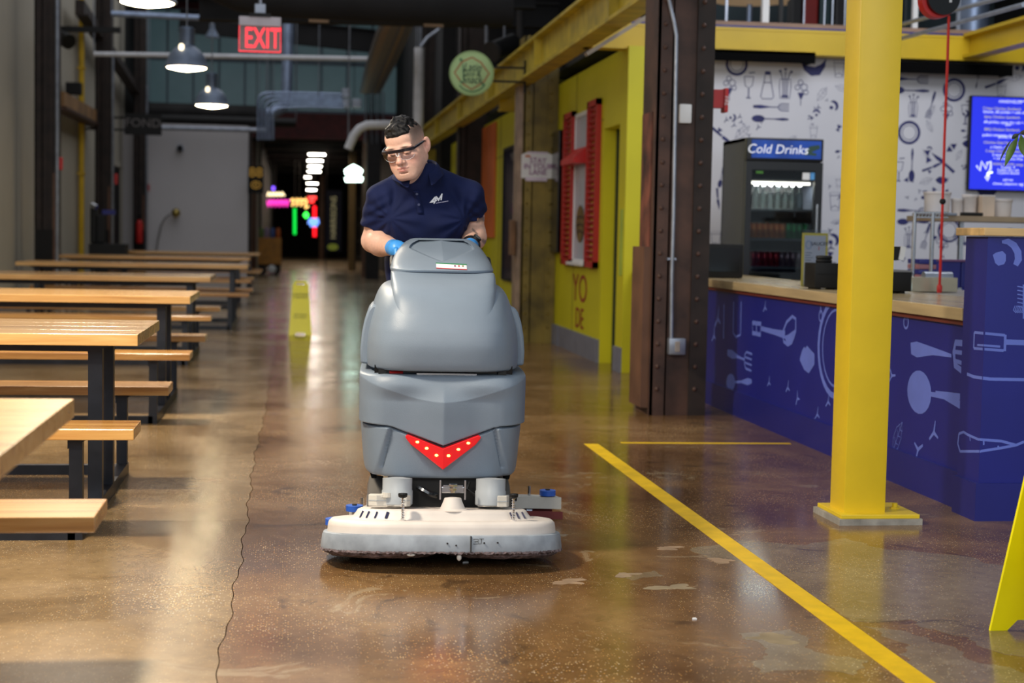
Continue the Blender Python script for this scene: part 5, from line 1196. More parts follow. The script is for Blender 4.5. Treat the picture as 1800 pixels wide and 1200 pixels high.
for k, (x0, x1) in enumerate(((a.x, a.x+.17), (a.x+.175, b.x))):
    t = thing('storage_bin', ('left', 'right')[k]+' blue storage bin on the back worktop behind the red cord', 'bin', ((x0+x1)/2, 10.5, .9))
    MB().box((x0, 10.4, .90), (x1, 10.65, a.z-.012), bev=.006).build('body', M['blue_base'], t); MB().box((x0-.003, 10.39, a.z-.012), (x1+.003, 10.66, a.z)).build('lid', mk('bin_lid', (110, 70, 110)), t)
a, b = aY(1642, 375, 10.6), aY(1800, 391, 10.6)
t = thing('wall_shelf', 'tan shelf holding white food tubs above the back worktop', 'shelf', ((a.x+b.x)/2, 10.7, b.z))
MB().box((a.x, 10.6, b.z), (5.6, 11.1, a.z-.012)).build('board', mk('shelf_tan', (156, 136, 108), rough=.5), t); MB().box((a.x-.06, 10.58, a.z-.012), (a.x+.16, 10.85, a.z+.006), bev=.004).build('steel_tray', M['galv'], t)
for x in (a.x+.3, 5.4): MB().box((x, 10.85, .90 if x < 4.31 else 0), (x+.03, 10.88, b.z)).build('leg', M['steel'], t)
zsh = a.z-.0115
tubm = mk('tub', (208, 202, 200), rough=.4, var=.03); tubs = mk('tub_tan', (196, 178, 160), rough=.5)
for k, (px0, px1, py, mm, lb) in enumerate(((1640, 1686, 336, tubm, 'wide white tub behind the black ball on the red cord'), (1688, 1707, 348, tubm, 'small white tub between the two bigger ones'), (1708, 1733, 341, tubm, 'tall bluish white tub stack in the middle of the shelf'), (1733, 1755, 342, tubs, 'tan sided carton beside the tall white tubs'), (1757, 1795, 349, tubm, 'wide stack of flared white cups right of the tan carton'))):
    a, b = aY(px0, py, 10.7), aY(px1, py, 10.7); r = (b.x-a.x)/2; cx = (a.x+b.x)/2; zt = a.z
    o = thing('food_tub', lb, 'tub', (cx, 10.85, zsh))
    if mm is tubs: MB().box((a.x, 10.75, zsh), (b.x, 10.95, zt-.01), bev=.004).build('body', mm, o); MB().box((a.x, 10.75, zt-.01), (b.x, 10.95, zt)).build('lid', tubm, o)
    else:
        MB().lathe((cx, 10.85, zsh), [(r*.86, 0), (r*.9, .01), (r*.97, zt-zsh-.02), (r, zt-zsh-.018), (r, zt-zsh)], 24).build('body', mm, o, smooth=True)
        MB().lathe((cx, 10.85, zt-.015), [(r*1.02, 0), (r*1.04, .006), (r*1.02, .016), (.01, .018)], 24).build('lid', tubm, o, smooth=True)
a = aY(1711, 372, 10.62); tag(MB().box((a.x-.07, 10.62, zsh), (a.x+.075, 10.69, zsh+.025), bev=.008).build('black_tool', M['black']), 'flat black tool lying on the shelf before the tubs', 'tool')
a, b = aY(1236, 428, 11.4), aY(1306, 478, 11.4)
t = thing('card_terminal', 'black boxy screen on the counter just right of the brown column', 'screen', ((a.x+b.x)/2, 11.5, ZC))
MB().box((a.x, 11.4, ZC+.002), (b.x, 11.55, a.z), bev=.01).build('body', M['black'], t, smooth=True); MB().box((a.x+.03, 11.394, ZC+.05), (b.x-.03, 11.4, a.z-.03)).build('screen', M['black_gloss'], t)
# cord reel and red cord
c = aY(1645, 2, 9.0); r = 33/2800*9.0
t = thing('cord_reel', 'black and red cord reel hanging from the upper floor', 'reel', c)
MB().cyl((c.x-.006, 8.93, c.z), (c.x-.006, 9.0, c.z), r, n=40).build('back_case', M['red'], t, smooth=True)
MB().cyl((c.x+.01, 8.90, c.z+.006), (c.x+.01, 8.93, c.z+.006), r*.92, n=40).build('front_case', M['black_gloss'], t, smooth=True)
MB().box((c.x+.04, 8.896, c.z-.02), (c.x+.055, 8.90, c.z+.07)).build('label', M['white'], t)
MB().bar((c.x, 8.97, c.z+r*.9), (c.x, 8.97, c.z+1.2), .03).build('hanger', M['black'], t)
MB().tube([aY(1668, 28, 8.95), aY(1665, 120, 9.0), aY(1660, 250, 9.05), aY(1657, 355, 9.1), aY(1653, 470, 9.15), Vector((aY(1651, 516, 9.2).x, 9.2, .95))], .0085, 8).build('cord', M['red_cord'], t, smooth=True)
a = aY(1657, 354, 9.1); MB().ell(a, (.019, .019, .019), 16, 10).build('stop_ball', M['black'], t, smooth='all')
a = aY(1651, 518, 9.2); MB().lathe((a.x, 9.2, .903), [(.012, 0), (.016, .01), (.016, .04), (.008, .055)], 12).build('plug', M['red_cord'], t, smooth=True)
struct(MB().box((9.0, 6.5, 0), (9.2, 30.2, 7.3)).build('wall_side', M['dark']))
struct(MB().box((5.2, 20.0, 3.12), (9.0, 20.2, 7.3)).build('wall_upper', mk('upper_wall', (70, 84, 90), rough=.7, var=.2, vscale=1)))
# railing of the upper floor
t = thing('balcony_railing', 'steel balcony railing with dark bars on the upper floor', 'railing', (5.8, 14.2, 3.14))
for px, wd, m_ in ((1276, .02, 'galv'), (1345, .06, 'white'), (1372, .035, 'black'), (1412, .012, 'galv'), (1448, .012, 'galv'), (1462, .012, 'galv'), (1484, .012, 'galv'), (1608, .045, 'white'), (1684, .03, 'galv')):
    a = aY(px, 30, 14.05); MB().box((a.x-wd/2, 14.03, 3.14), (a.x+wd/2, 14.03+wd, 4.3)).build('post', M[m_], t)
for (x0, y0, x1, y1) in ((1583, 43, 1800, -14), (1583, 68, 1800, 8)): MB().cyl(aY(x0, y0, 13.6), aY(x1, y1, 10.0), .018, n=8).build('rail', M['galv'], t)
a = aY(1755, 40, 11.0); MB().box((a.x-.03, 11.0, 3.1), (a.x+.03, 11.04, 4.2)).build('post', M['galv'], t)
a = aY(1710, 60, 17.0); t = thing('steel_duct', 'shiny vertical steel duct behind the balcony railing', 'duct', a)
MB().cyl((a.x, 17, 3.12), (a.x, 17, 5.2), .17, n=24).cyl((a.x, 17, 3.9), (a.x, 17, 3.93), .18, n=24).build('pipe', M['duct'], t, smooth=True)
MB().cyl((a.x, 17, 4.6), (a.x+1.4, 17, 4.5), .22, n=20).build('branch', mk('tan_duct', (150, 130, 106), rough=.5), t, smooth=True)
a = aY(1318, 5, 17.5); t = thing('saucer_lamp', 'wide pale saucer shaped lamp over the upper floor', 'lamp', a)
MB().lathe(a, [(.05, -.02), (.42, .02), (.44, .04), (.4, .07), (.05, .12)], 32).build('shade', mk('saucer', (214, 186, 150), rough=.5, emit=(214, 180, 140), estr=.25), t, smooth=True)
MB().cyl(a+Vector((0, 0, .1)), a+Vector((0, 0, 2.5)), .02, n=8).build('stem', M['galv'], t)
MB().cyl((a.x, 17.5, 3.12), (a.x, 17.5, a.z-.02), .03, n=10).build('pole', M['duct'], t)
a = aY(1378, 7, 18.5); t = thing('saucer_lamp', 'small pale saucer lamp right of the big one on the upper floor', 'lamp', a)
MB().lathe(a, [(.05, -.01), (.13, .01), (.05, .09)], 20).build('shade', M['saucer'] if 'saucer' in M else M['white'], t, smooth=True); MB().cyl(a+Vector((0, 0, .08)), a+Vector((0, 0, 2)), .015, n=6).build('stem', M['galv'], t)
for k, (px, py, w_, h_, c_) in enumerate(((1425, 22, 26, 60, (150, 30, 24)), (1450, 20, 20, 64, (40, 66, 70)), (1480, 25, 26, 56, (36, 30, 34)), (1400, 25, 20, 50, (24, 22, 24)), (1600, 10, 22, 50, (30, 50, 54)))):
    a = aY(px, py+30, 18); ww = w_/2800*18
    tag(MB().box((a.x-ww/2, 18, 3.12), (a.x+ww/2, 18.2, 3.12+.9+k*.06), bev=.02).build('bar_stool_back', mk('upper%d' % k, c_, rough=.5)), ('dark red', 'dark teal', 'brownish black', 'black', 'blue green')[k]+' upright block standing on the upper floor', 'seat')
# potted plant on the pedestal, only its leaves lean into view
t = thing('potted_plant', 'olive leaved plant on the pedestal whose drooping leaves enter the right frame edge', 'plant', (3.55, 6.85, 1.272))
MB().lathe((3.55, 6.85, 1.272), [(.09, 0), (.12, .18), (.135, .19), (.13, .21), (.11, .2), (.02, .19)], 24).build('pot', M['white'], t, smooth=True)
base = Vector((3.55, 6.85, 1.46)); tip = aY(1792, 235, 6.6)
MB().tube([base, base+Vector((-.05, -.03, .25)), base+Vector((-.14, -.1, .36)), tip+Vector((.06, .02, .03)), tip], [.008, .007, .006, .004, .003], 6).build('stem', mk('stem_brown', (92, 84, 60), rough=.7), t, smooth=True)
lm = mk('leaf_green', (92, 122, 44), rough=.4, var=.2, vscale=14); lm2 = mk('leaf_dark', (66, 74, 62), rough=.5, var=.2, vscale=14)
def leaf(a, b, w, m, bend=.01):
    a, b = Vector(a), Vector(b); d = b-a; n = Vector((0, -1, 0)); s_ = d.cross(n).normalized()
    prof = (0, .45, .85, 1, .95, .75, .4, 0); vs = []; k = len(prof)
    for i, p_ in enumerate(prof):
        u = i/(k-1); c_ = a+d*u+n*(-bend*4*u*(1-u)); vs += [c_-s_*w/2*p_+n*.003, c_, c_+s_*w/2*p_+n*.003]
    fs = []
    for i in range(k-1):
        for j in (0, 1): fs.append((3*i+j, 3*i+j+1, 3*i+4+j, 3*i+3+j))
    o = MB().add(vs, fs).build('leaf', m, t, smooth='all', fix=False)
    sm = o.modifiers.new('s', 'SOLIDIFY'); sm.thickness = .0008; return o
Yl = 6.6
leaf(aY(1790, 238, Yl), aY(1766, 293, Yl), .034, lm); leaf(aY(1794, 236, Yl), aY(1806, 280, Yl), .042, lm)
leaf(aY(1792, 235, Yl), aY(1778, 244, Yl), .02, lm2); leaf(aY(1777, 246, Yl), aY(1757, 284, Yl), .010, lm2); leaf(aY(1792, 234, Yl), aY(1812, 231, Yl), .022, lm2)
for k in range(9):
    q_ = random.Random(k); a_ = base+Vector((-.05+.012*k, -.02, .12+.03*k)); leaf(a_, a_+Vector((q_.uniform(.05, .2), q_.uniform(-.15, .15), q_.uniform(-.1, .1))), .035, lm if k % 3 else lm2)
# bits of paper on the floor
for k, (px, py, s) in enumerate(((1220, 1088, .008), (818, 988, .011))):
    a = aZ(px, py); tag(MB().prism([(a.x-s, a.y-s, 0), (a.x+s, a.y-s*.7, 0), (a.x+s*.8, a.y+s, 0), (a.x-s*.5, a.y+s*.6, 0)], (0, 0, .004)).build('paper_scrap', M['white']), ('tiny white paper scrap on the floor near the yellow line', 'tiny pale lint scrap on the floor under the front of the scrubber')[k], 'litter')
# ================================================================ FLOOR SCRUBBER
grey_plastic = mat('grey_plastic', (116, 129, 144), rough=.42, var=.04, vscale=4, bump=.2, bscale=420)
deck_plastic = mat('deck_plastic', (206, 198, 192), rough=.5, var=.05, vscale=7)
skirt_m = mat('skirt', (140, 148, 158), rough=.5, var=.14, vscale=12)
pad_m = mat('pad_grime', (110, 96, 98), rough=.9, var=.35, vscale=60, bump=1.0, bscale=160)
motor_m = mat('motor_grey', (160, 166, 172), rough=.4, var=.03)
gear_m = mat('gear_grey', (196, 192, 184), rough=.5, var=.06)
blue_rub = mat('blue_rubber', (42, 92, 190), rough=.45, var=.06)
sc = thing('floor_scrubber', 'grey walk-behind floor scrubber with a red chevron light, pushed by the worker', 'floor scrubber', (.538, 5.70, 0), math.radians(-3.4))

def outline(hw, y0, y1, n, N):
    """front and sides as a superellipse arc from left-back to right-back"""
    th = np.linspace(PI, 2*PI, 3000); c, s_ = np.cos(th), np.sin(th)
    x = hw*np.sign(c)*np.abs(c)**(2/n); y = y1-(y1-y0)*np.abs(s_)**(2/n)
    L = np.concatenate([[0], np.cumsum(np.hypot(np.diff(x), np.diff(y)))]); t = np.linspace(0, L[-1], N)
    return np.interp(t, L, x), np.interp(t, L, y)
def pchip(xk, yk, x):
    h = np.diff(xk); d = np.diff(yk)/h; m = np.zeros(len(xk)); m[0], m[-1] = d[0], d[-1]
    w1, w2 = 2*h[1:]+h[:-1], h[1:]+2*h[:-1]; ok = d[:-1]*d[1:] > 0
    m[1:-1] = np.where(ok, (w1+w2)/(w1/np.where(ok, d[:-1], 1)+w2/np.where(ok, d[1:], 1)), 0)
    i = np.clip(np.searchsorted(xk, x, 'right')-1, 0, len(h)-1); t = (x-xk[i])/h[i]; t2, t3 = t*t, t*t*t
    return (2*t3-3*t2+1)*yk[i]+(t3-2*t2+t)*h[i]*m[i]+(3*t2-2*t3)*yk[i+1]+(t3-t2)*h[i]*m[i+1]
def loft(name, levels, m, parent, N=220, M_=None, n=4.0, disp=None, cap=True, smooth_all=False, nfun=None):
    """levels: (z, half width, y front, y back). disp(x, z) pushes the skin outwards"""
    lv = np.array(levels, float)
    if M_:
        s_ = np.concatenate([[0], np.cumsum(np.hypot(np.hypot(np.diff(lv[:, 0]), np.diff(lv[:, 1])), np.diff(lv[:, 2])))])
        t = np.unique(np.concatenate([np.linspace(0, s_[-1], M_), s_])); lv = np.stack([pchip(s_, lv[:, k], t) for k in range(4)], 1)
    V = []
    for z, hw, y0, y1 in lv:
        x, y = outline(hw, y0, y1, nfun(z) if nfun else n, N)
        if disp is not None:
            dx, dy = np.gradient(x), np.gradient(y); l = np.hypot(dx, dy)+1e-9; nx, ny = dy/l, -dx/l
            d = disp(x, y, z); dy_ = 0
            if isinstance(d, tuple): d, dy_ = d
            x = x+nx*d; y = y+ny*d+dy_
        V.append(np.stack([x, y, np.full(N, z)], 1))
    K = len(V); V = np.concatenate(V)
    f = []
    for j in range(K-1):
        for i in range(N-1): f.append((j*N+i, j*N+i+1, (j+1)*N+i+1, (j+1)*N+i))
        f.append((j*N+N-1, j*N, (j+1)*N, (j+1)*N+N-1))
    if cap: f.append(tuple(range(N))[::-1]); f.append(tuple(range((K-1)*N, K*N)))
    mb = MB(); mb.add([tuple(v) for v in V], f)
    return mb.build(name, m, parent, local=True, smooth='all' if smooth_all else True)
def sst(a, b, x): t = np.clip((x-a)/(b-a), 0, 1); return t*t*(3-2*t)

# --- lower body
zv = lambda x: .425+np.minimum(np.abs(x)/.205, 1)*.072          # lower edge of the proud upper shell
zarc = lambda x: .588+.088*(np.minimum(np.abs(x)/.29, 1))**1.9    # swoosh under its top edge
def d_low(x, y, z):
    d = np.zeros_like(x)
    up = sst(zv(x)-.003, zv(x)+.004, z)
    gz_ = (z-zv(x)+.004)/.0032
    fw = sst(.304, .284, np.abs(x)); d += .026*up*fw-.020*np.exp(-gz_*gz_)*(.3+.7*fw)
    d += -.23*np.minimum(np.abs(x), .2)*up*sst(.66, .585, z)*sst(.30, .10, np.abs(x))                       # fold at the centre line
    d += -.40*np.maximum(z-zarc(x), 0)*sst(.30, .2, np.abs(x)*.9)                # chamfer above the swoosh
    xe = .190+(.49-z)*.26
    out = sst(xe-.006, xe+.012, np.abs(x))*(1-up)*sst(.33, .31, np.abs(x))
    d += .017*out
    gx_ = (np.abs(x)-xe)/.004
    d += -.010*np.exp(-gx_*gx_)*(1-up)*sst(.33, .345, z)
    d += -.05*np.minimum(np.abs(x), .2)*(1-up)
    return d
LB = [(.297, .255, .14, .80), (.300, .278, .118, .80), (.308, .286, .108, .80), (.33, .290, .102, .80), (.42, .298, .09, .80), (.49, .303, .082, .80), (.60, .304, .072, .80), (.66, .304, .072, .80), (.676, .302, .075, .80), (.683, .294, .085, .80), (.685, .275, .105, .80)]
loft('base_tank', LB, grey_plastic, sc, N=420, M_=190, n=5.5, disp=d_low)
# seams on the pods
for s_ in (-1, 1):
    MB().prism([(s_*.26, .78, .27), (s_*.285, .78, .34), (s_*.285, .36, .34), (s_*.262, .30, .27)], (-s_*.02, 0, 0)).build('side_skirt', M['black'], sc, local=True)
# chevron tail light, six small diodes
def yb(x, z):
    return .082-.02+np.abs(x)*.05
red_l = mat('chevron_red', (196, 16, 22), rough=.22, var=0, emit=(224, 16, 24), estr=.3, coat=.5)
out = [(-.139, .460), (-.130, .466), (-.118, .462), (0, .418), (.118, .462), (.130, .466), (.139, .460), (.136, .452), (.118, .430), (0, .340), (-.118, .430), (-.136, .452)]
vs = []
for x, z in out: vs.append((x, .058+.12*abs(x), z))
n = len(out); vb = [(x, y+.03, z) for x, y, z in vs]
mb = MB(); mb.add(vs+vb, [(0, 1, 2, 3, 9, 10, 11), (3, 4, 5, 6, 7, 8, 9)]+[(i, n+i, n+(i+1) % n, (i+1) % n) for i in range(n)])
chev = mb.build('chevron_light', red_l, sc, local=True, bevel=.003); chev['label'] = 'glowing red chevron shaped light'
led_m = mat('diode', (255, 200, 90), rough=.3, var=0, emit=(255, 176, 60), estr=14)
for x, z in ((-.094, .440), (-.060, .418), (-.024, .393), (.020, .392), (.056, .415), (.092, .438)):
    MB().ell((x, .0585+.12*abs(x)-.001, z), (.0065, .003, .0045), 10, 6).build('diode', led_m, chev, local=True, smooth='all')
# --- dark gap with its inner tray
MB().box((-.255, .15, .66), (.255, .78, .715)).build('inner_tray', M['black_gloss'], sc, local=True)
MB().box((-.10, .10, .684), (.12, .14, .690)).build('silver_strip', M['steel'], sc, local=True); MB().cyl((-.2, .13, .69), (-.15, .13, .69), .006, n=8).build('red_cable', M['red'], sc, local=True)
for x, l in ((-.24, .1), (-.04, .09), (.2, .1)): MB().box((x, .12, .68), (x+.03, .16, .70)).build('latch', M['black'], sc, local=True)

# --- upper recovery tank: bell
def d_bell(x, y, z): return .012*np.cos(np.clip(x/.3, -1, 1)*PI/2)
BL = [(.697, .270, .105, .74), (.699, .286, .082, .74), (.706, .2925, .070, .74), (.74, .295, .058, .74), (.79, .293, .052, .74), (.84, .287, .058, .74), (.88, .278, .072, .74), (.92, .266, .094, .74), (.95, .255, .120, .74), (.975, .243, .150, .74), (.992, .230, .178, .74), (1.004, .213, .21, .74), (1.010, .195, .24, .74), (1.013, .16, .29, .74)]
loft('recovery_tank', BL, grey_plastic, sc, N=260, M_=110, n=4.6, disp=d_bell)
# flange along the sides of the bell
for s_ in (-1, 1):
    prof = [(.25, .702), (.309, .708), (.311, .76), (.306, .82), (.296, .872), (.284, .908), (.270, .928), (.24, .93), (.24, .82)]
    mb = MB(); a = [(s_*x, .29, z) for x, z in prof]; b = [(s_*x, .66, z) for x, z in prof]; n = len(prof)
    mb.add(a+b, [tuple(range(n)), tuple(range(2*n-1, n-1, -1))]+[(i, n+i, n+(i+1) % n, (i+1) % n) for i in range(n)])
    mb.build('tank_flange', grey_plastic, sc, local=True, smooth=True, bevel=.008)
# --- central hump
HP = [(.83, .1955, .0605, .78), (.86, .1965, .0690, .78), (.88, .197, .0762, .78), (.90, .197, .0858, .78), (.92, .197, .0966, .78), (.94, .197, .1095, .78), (.96, .197, .1255, .78), (.98, .197, .147, .78), (1.01, .197, .205, .78), (1.03, .197, .26, .78), (1.045, .1965, .31, .78), (1.052, .194, .335, .78), (1.055, .186, .36, .78)]
loft('tank_hump', HP, grey_plastic, sc, N=260, M_=90, n=14, disp=lambda x, y, z: (.003, (.68*(1-(1-(np.minimum(np.abs(x), .197)/.29)**4.6)**(1/4.6))-.012*np.cos(np.clip(x/.3, -1, 1)*PI/2))*sst(1.045, 1.0, z)))
# --- lid with the heart shaped facets
LD = [(1.050, .188, .345, .80), (1.054, .1985, .326, .80), (1.062, .2005, .322, .80), (1.070, .198, .338, .80), (1.090, .1925, .395, .80), (1.110, .184, .46, .80), (1.130, .172, .535, .80), (1.148, .158, .60, .80), (1.160, .146, .645, .80), (1.170, .132, .685, .80), (1.177, .118, .715, .80), (1.181, .10, .74, .80), (1.182, .07, .765, .80)]
def d_lid(x, y, z):
    # facets: a lens with a pointed lower end
    t = (z-1.092)/(1.172-1.092)
    tc_ = float(np.clip(t, 0, 1.0)); w_ = .128*min(tc_/.62, 1)**.85*math.sqrt(max(0, 1-max(0, tc_-.62)**2*3.2))+0*x if 0 < t < 1.02 else 0*x
    ins = sst(0, .008, w_-np.abs(x)) if np.any(w_ > 0) else 0
    arch = -2.4*x*x*sst(1.065, 1.125, z)*(np.abs(y) > -1)
    return .003, -arch*(1-ins)+(.004+.60*np.abs(x))*ins
lid = loft('lid', LD, grey_plastic, sc, N=300, M_=130, n=5, disp=d_lid)
# label on the lid (dual flag coloured bars and small print)
dg = bpy.context.evaluated_depsgraph_get()
bvh_lid = BVHTree.FromPolygons([v.co for v in lid.data.vertices], [p.vertices[:] for p in lid.data.polygons])
def on_lid(x, zz, e):
    h = bvh_lid.ray_cast(Vector((x, -.5, zz)), Vector((0, 1, 0)))
    q_ = h[0] if h[0] else Vector((x, .4, zz)); return (q_.x, q_.y-.0015-e, q_.z+.001)
def lid_rect(name, x0, z0, x1, z1, m, lift, sk=0.0):
    mb = MB(); k = 8; vs = []
    for j in range(3):
        for i in range(k+1):
            x = x0+(x1-x0)*i/k; vs.append(on_lid(x, z0+(z1-z0)*j/2-sk*(x-x0), lift))
    mb.add(vs, [(j*(k+1)+i, j*(k+1)+i+1, (j+1)*(k+1)+i+1, (j+1)*(k+1)+i) for j in range(2) for i in range(k)])
    mb.build(name, m, sc, local=True)
lid_rect('sticker', -.028, 1.070, .088, 1.088, M['white'], .0005, .03)
lid_rect('sticker_green', -.029, 1.0855, .089, 1.0895, mat('stk_green', (20, 120, 70)), .0012, .03); lid_rect('sticker_red', -.028, 1.0685, .088, 1.0712, mat('stk_red', (196, 40, 46)), .0012, .03)
for k, x in enumerate((.04, .055, .07)): lid_rect('sticker_mark', x, 1.076, x+.007, 1.081, mat('stk%d' % k, ((120, 40, 90), (180, 40, 50), (120, 110, 50))[k]), .0014, .03)
# --- console, handle bar behind the lid
MB().box((-.15, .66, 1.0), (.15, .82, 1.13), bev=.02).build('console', M['black'], sc, local=True, smooth=True)
hb = [(-.165, .62, 1.03), (-.19, .70, 1.07), (-.19, .775, 1.095), (-.165, .81, 1.102), (-.08, .825, 1.104), (.08, .825, 1.104), (.165, .81, 1.102), (.19, .775, 1.095), (.19, .70, 1.07), (.165, .62, 1.03)]
MB().tube(hb, .0165, 14).build('handle_bar', M['black'], sc, local=True, smooth=True)

# --- brush deck
def stadium(hw, hd, yc, n, N=150):
    n = 2.9; th = np.linspace(0, 2*PI, 4001); c, s_ = np.cos(th), np.sin(th)
    x = hw*np.sign(c)*np.abs(c)**(2/n); y = yc+hd*np.sign(s_)*np.abs(s_)**(2/n)
    L = np.concatenate([[0], np.cumsum(np.hypot(np.diff(x), np.diff(y)))]); t = np.linspace(0, L[-1], N, endpoint=False)
    return np.interp(t, L, x), np.interp(t, L, y)
def deckloft(name, lv, m, parent, n=5.0, N=220, cap=True, wob=None):
    V = []; f = []; K = len(lv)
    for j, (z, hw, hd) in enumerate(lv):
        x, y = stadium(hw, hd, .085, n, N)
        zz = np.full(N, z)
        V += list(zip(x, y, zz))
    for j in range(K-1):
        for i in range(N): f.append((j*N+i, j*N+(i+1) % N, (j+1)*N+(i+1) % N, (j+1)*N+i))
    if cap: f += [tuple(range(N))[::-1], tuple(range((K-1)*N, K*N))]
    return MB().add(V, f).build(name, m, parent, local=True, smooth=True)
deckloft('brush_skirt', [(.086, .436, .262), (.083, .440, .266), (.090, .441, .267), (.130, .436, .262), (.140, .432, .258), (.143, .424, .25)], skirt_m, sc)
cover = deckloft('deck_cover', [(.137, .418, .244), (.165, .416, .242), (.178, .413, .239), (.187, .404, .230), (.190, .385, .215), (.1905, .335, .180), (.196, .326, .174), (.212, .314, .165), (.221, .308, .160), (.225, .298, .152)], deck_plastic, sc)
# brush pads with a ragged grimy rim
rr = random.Random(9)
for s_ in (-1, 1):
    N_ = 64; mb = MB(); prof = [(.10, .052), (.19, .055), (.212, .066), (.216, .078), (.205, .088)]
    vs = []
    for (r_, z) in prof:
        for i in range(N_):
            a_ = 2*PI*i/N_; q_ = r_*(1+rr.uniform(-.012, .012)*(z > .06)); vs.append((s_*.215+q_*math.cos(a_), .075+q_*math.sin(a_)*1.0, z+rr.uniform(-.002, .002)))
    fs = [(j*N_+i, j*N_+(i+1) % N_, (j+1)*N_+(i+1) % N_, (j+1)*N_+i) for j in range(len(prof)-1) for i in range(N_)]
    mb.add(vs, fs+[tuple(range(N_))[::-1]]); mb.build('scrub_pad', pad_m, sc, local=True, smooth=True)
# frayed rim as a thin ragged strip under the skirt
mb = MB(); N_ = 420; x, y = stadium(.440, .266, .085, 5.0, N_)
vs = []
for i in range(N_): vs += [(x[i], y[i], .087), (x[i]*(1+rr.uniform(-.004, .012)), .085+(y[i]-.085)*(1+rr.uniform(-.004, .014)), .0785+rr.uniform(-.004, .003)), (x[i]*.95, .085+(y[i]-.085)*.95, .080)]
mb.add(vs, [q_ for i in range(N_) for q_ in ((3*i, 3*((i+1) % N_), 3*((i+1) % N_)+1, 3*i+1), (3*i+1, 3*((i+1) % N_)+1, 3*((i+1) % N_)+2, 3*i+2))])
mb.build('frayed_edge', pad_m, sc, local=True)
MB().ell((.055, -.165, .062), (.009, .007, .012), 8, 6).ell((-.115, -.17, .072), (.016, .008, .006), 8, 6).build('lint', mat('lint', (190, 186, 180), rough=.9), sc, local=True, smooth='all')
# skirt joint, holes and stamped mark
yf = lambda x: .085-.264*(1-abs(x/.438)**2.9)**(1/2.9)
MB().box((.093, yf(.095)-.006, .084), (.097, yf(.095)+.01, .141)).build('skirt_joint', M['dark'], sc, local=True)
for x, z in ((.012, .115), (.043, .108), (.142, .117), (.19, .118)): MB().cyl((x, yf(x)-.0045, z), (x, yf(x)+.01, z), .0032, n=8).build('hole', M['dark'], sc, local=True)
D = Decal(lambda u, v, e: (u, yf(u)-.0065-e, v))
for pts in (((.103, .131), (.120, .131), (.120, .114), (.103, .114)), ((.108, .122), (.119, .122)), ((.124, .132), (.140, .132)), ((.132, .132), (.131, .115), (.122, .114))): D.stroke(pts, .002)
D.mb.build('stamped_mark', M['dark'], sc, local=True, fix=False)
# vents on the sloping cover
for s_, xs in ((-1, (.205, .245, .275, .298)), (1, (.25, .275, .298))):
    for x in xs:
        f1 = lambda X, hw, hd: .085-hd*(max(0, 1-abs(X/hw)**2.9))**(1/2.9)
        x2 = x*.965; y1 = f1(x, .3265, .1745); y2 = f1(x2, .311, .163)
        MB().bar((s_*x, y1-.001, .196), (s_*x2, y2-.001, .218), .010 if x < .24 else .006, .006, up=(0, -1, 0)).build('vent_slot', mat('slot', (20, 20, 60), var=0) if 'slot' not in bpy.data.materials else bpy.data.materials['slot'], sc, local=True)
# centre spigot
MB().lathe((.035, -.02, .222), [(.062, 0), (.046, .008), (.036, .03), (.030, .047), (.012, .05)], 24).build('spigot', deck_plastic, sc, local=True, smooth=True)
MB().cyl((.035, -.02, .27), (.035, -.02, .30), .010, n=8).cyl((.035, -.02, .278), (.035, -.02, .286), .014, n=6).cyl((.035, -.02, .293), (.035, -.02, .30), .017, n=6).build('lift_bolt', M['chrome'], sc, local=True)
for s_ in (-1, 1): MB().box((.035+s_*.045-.003, .0, .24), (.035+s_*.045+.003, .012, .31)).build('lift_arm', M['chrome'], sc, local=True)
MB().box((-.005, .01, .262), (.078, .03, .285), bev=.003).box((.0, .0, .286), (.072, .012, .292)).build('lift_bracket', M['steel'], sc, local=True)
# motors and gearboxes
for s_ in (-1, 1):
    cx = -.165 if s_ < 0 else .177
    MB().lathe((cx, .065, .238), [(.052, 0), (.0565, .004), (.0565, .052), (.054, .056), (.054, .098), (.02, .102)], 30).build('motor', motor_m, sc, local=True, smooth=True)
    g0 = [(-.105, -.012), (-.075, -.038), (-.05, -.03), (-.02, -.03), (-.01, -.044), (.035, -.044), (.048, -.02), (.055, .05), (-.10, .06)]
    pts = [(cx+(x if s_ < 0 else x*.75+.03), .055+y, .2345) for x, y in g0]
    MB().prism(pts, (0, 0, .042)).build('gearbox', gear_m, sc, local=True, bevel=.003)
    MB().prism([(p_[0]*1.0, p_[1]-.002, .254) for p_ in pts], (0, 0, .003)).build('gearbox_seam', motor_m, sc, local=True)
MB().box((-.225, .02, .265), (-.15, .05, .280), bev=.004).cyl((-.20, .03, .267), (-.20, .03, .284), .02, n=14).build('terminal_cap', gear_m, sc, local=True)
# spring bolts with black knobs
for x, y in ((-.146, -.105), (.250, -.085)):
    hx = []; z0, z1 = .192, .272
    for i in range(90): a_ = 2*PI*9*i/89; hx.append((x+.0058*math.cos(a_), y+.0058*math.sin(a_), z0+(z1-z0)*i/89))
    MB().tube(hx, .0014, 5).build('spring', M['chrome'], sc, local=True, smooth=True)
    MB().cyl((x, y, .188), (x, y, .276), .0042, n=10).build('bolt', M['chrome'], sc, local=True)
    MB().lathe((x, y, .272), [(.010, 0), (.0155, .004), (.017, .012), (.0155, .017), (.006, .018)], 12).build('knob', M['black'], sc, local=True)
    MB().cyl((x, y, .189), (x, y, .193), .012, n=12).build('washer', deck_plastic, sc, local=True)
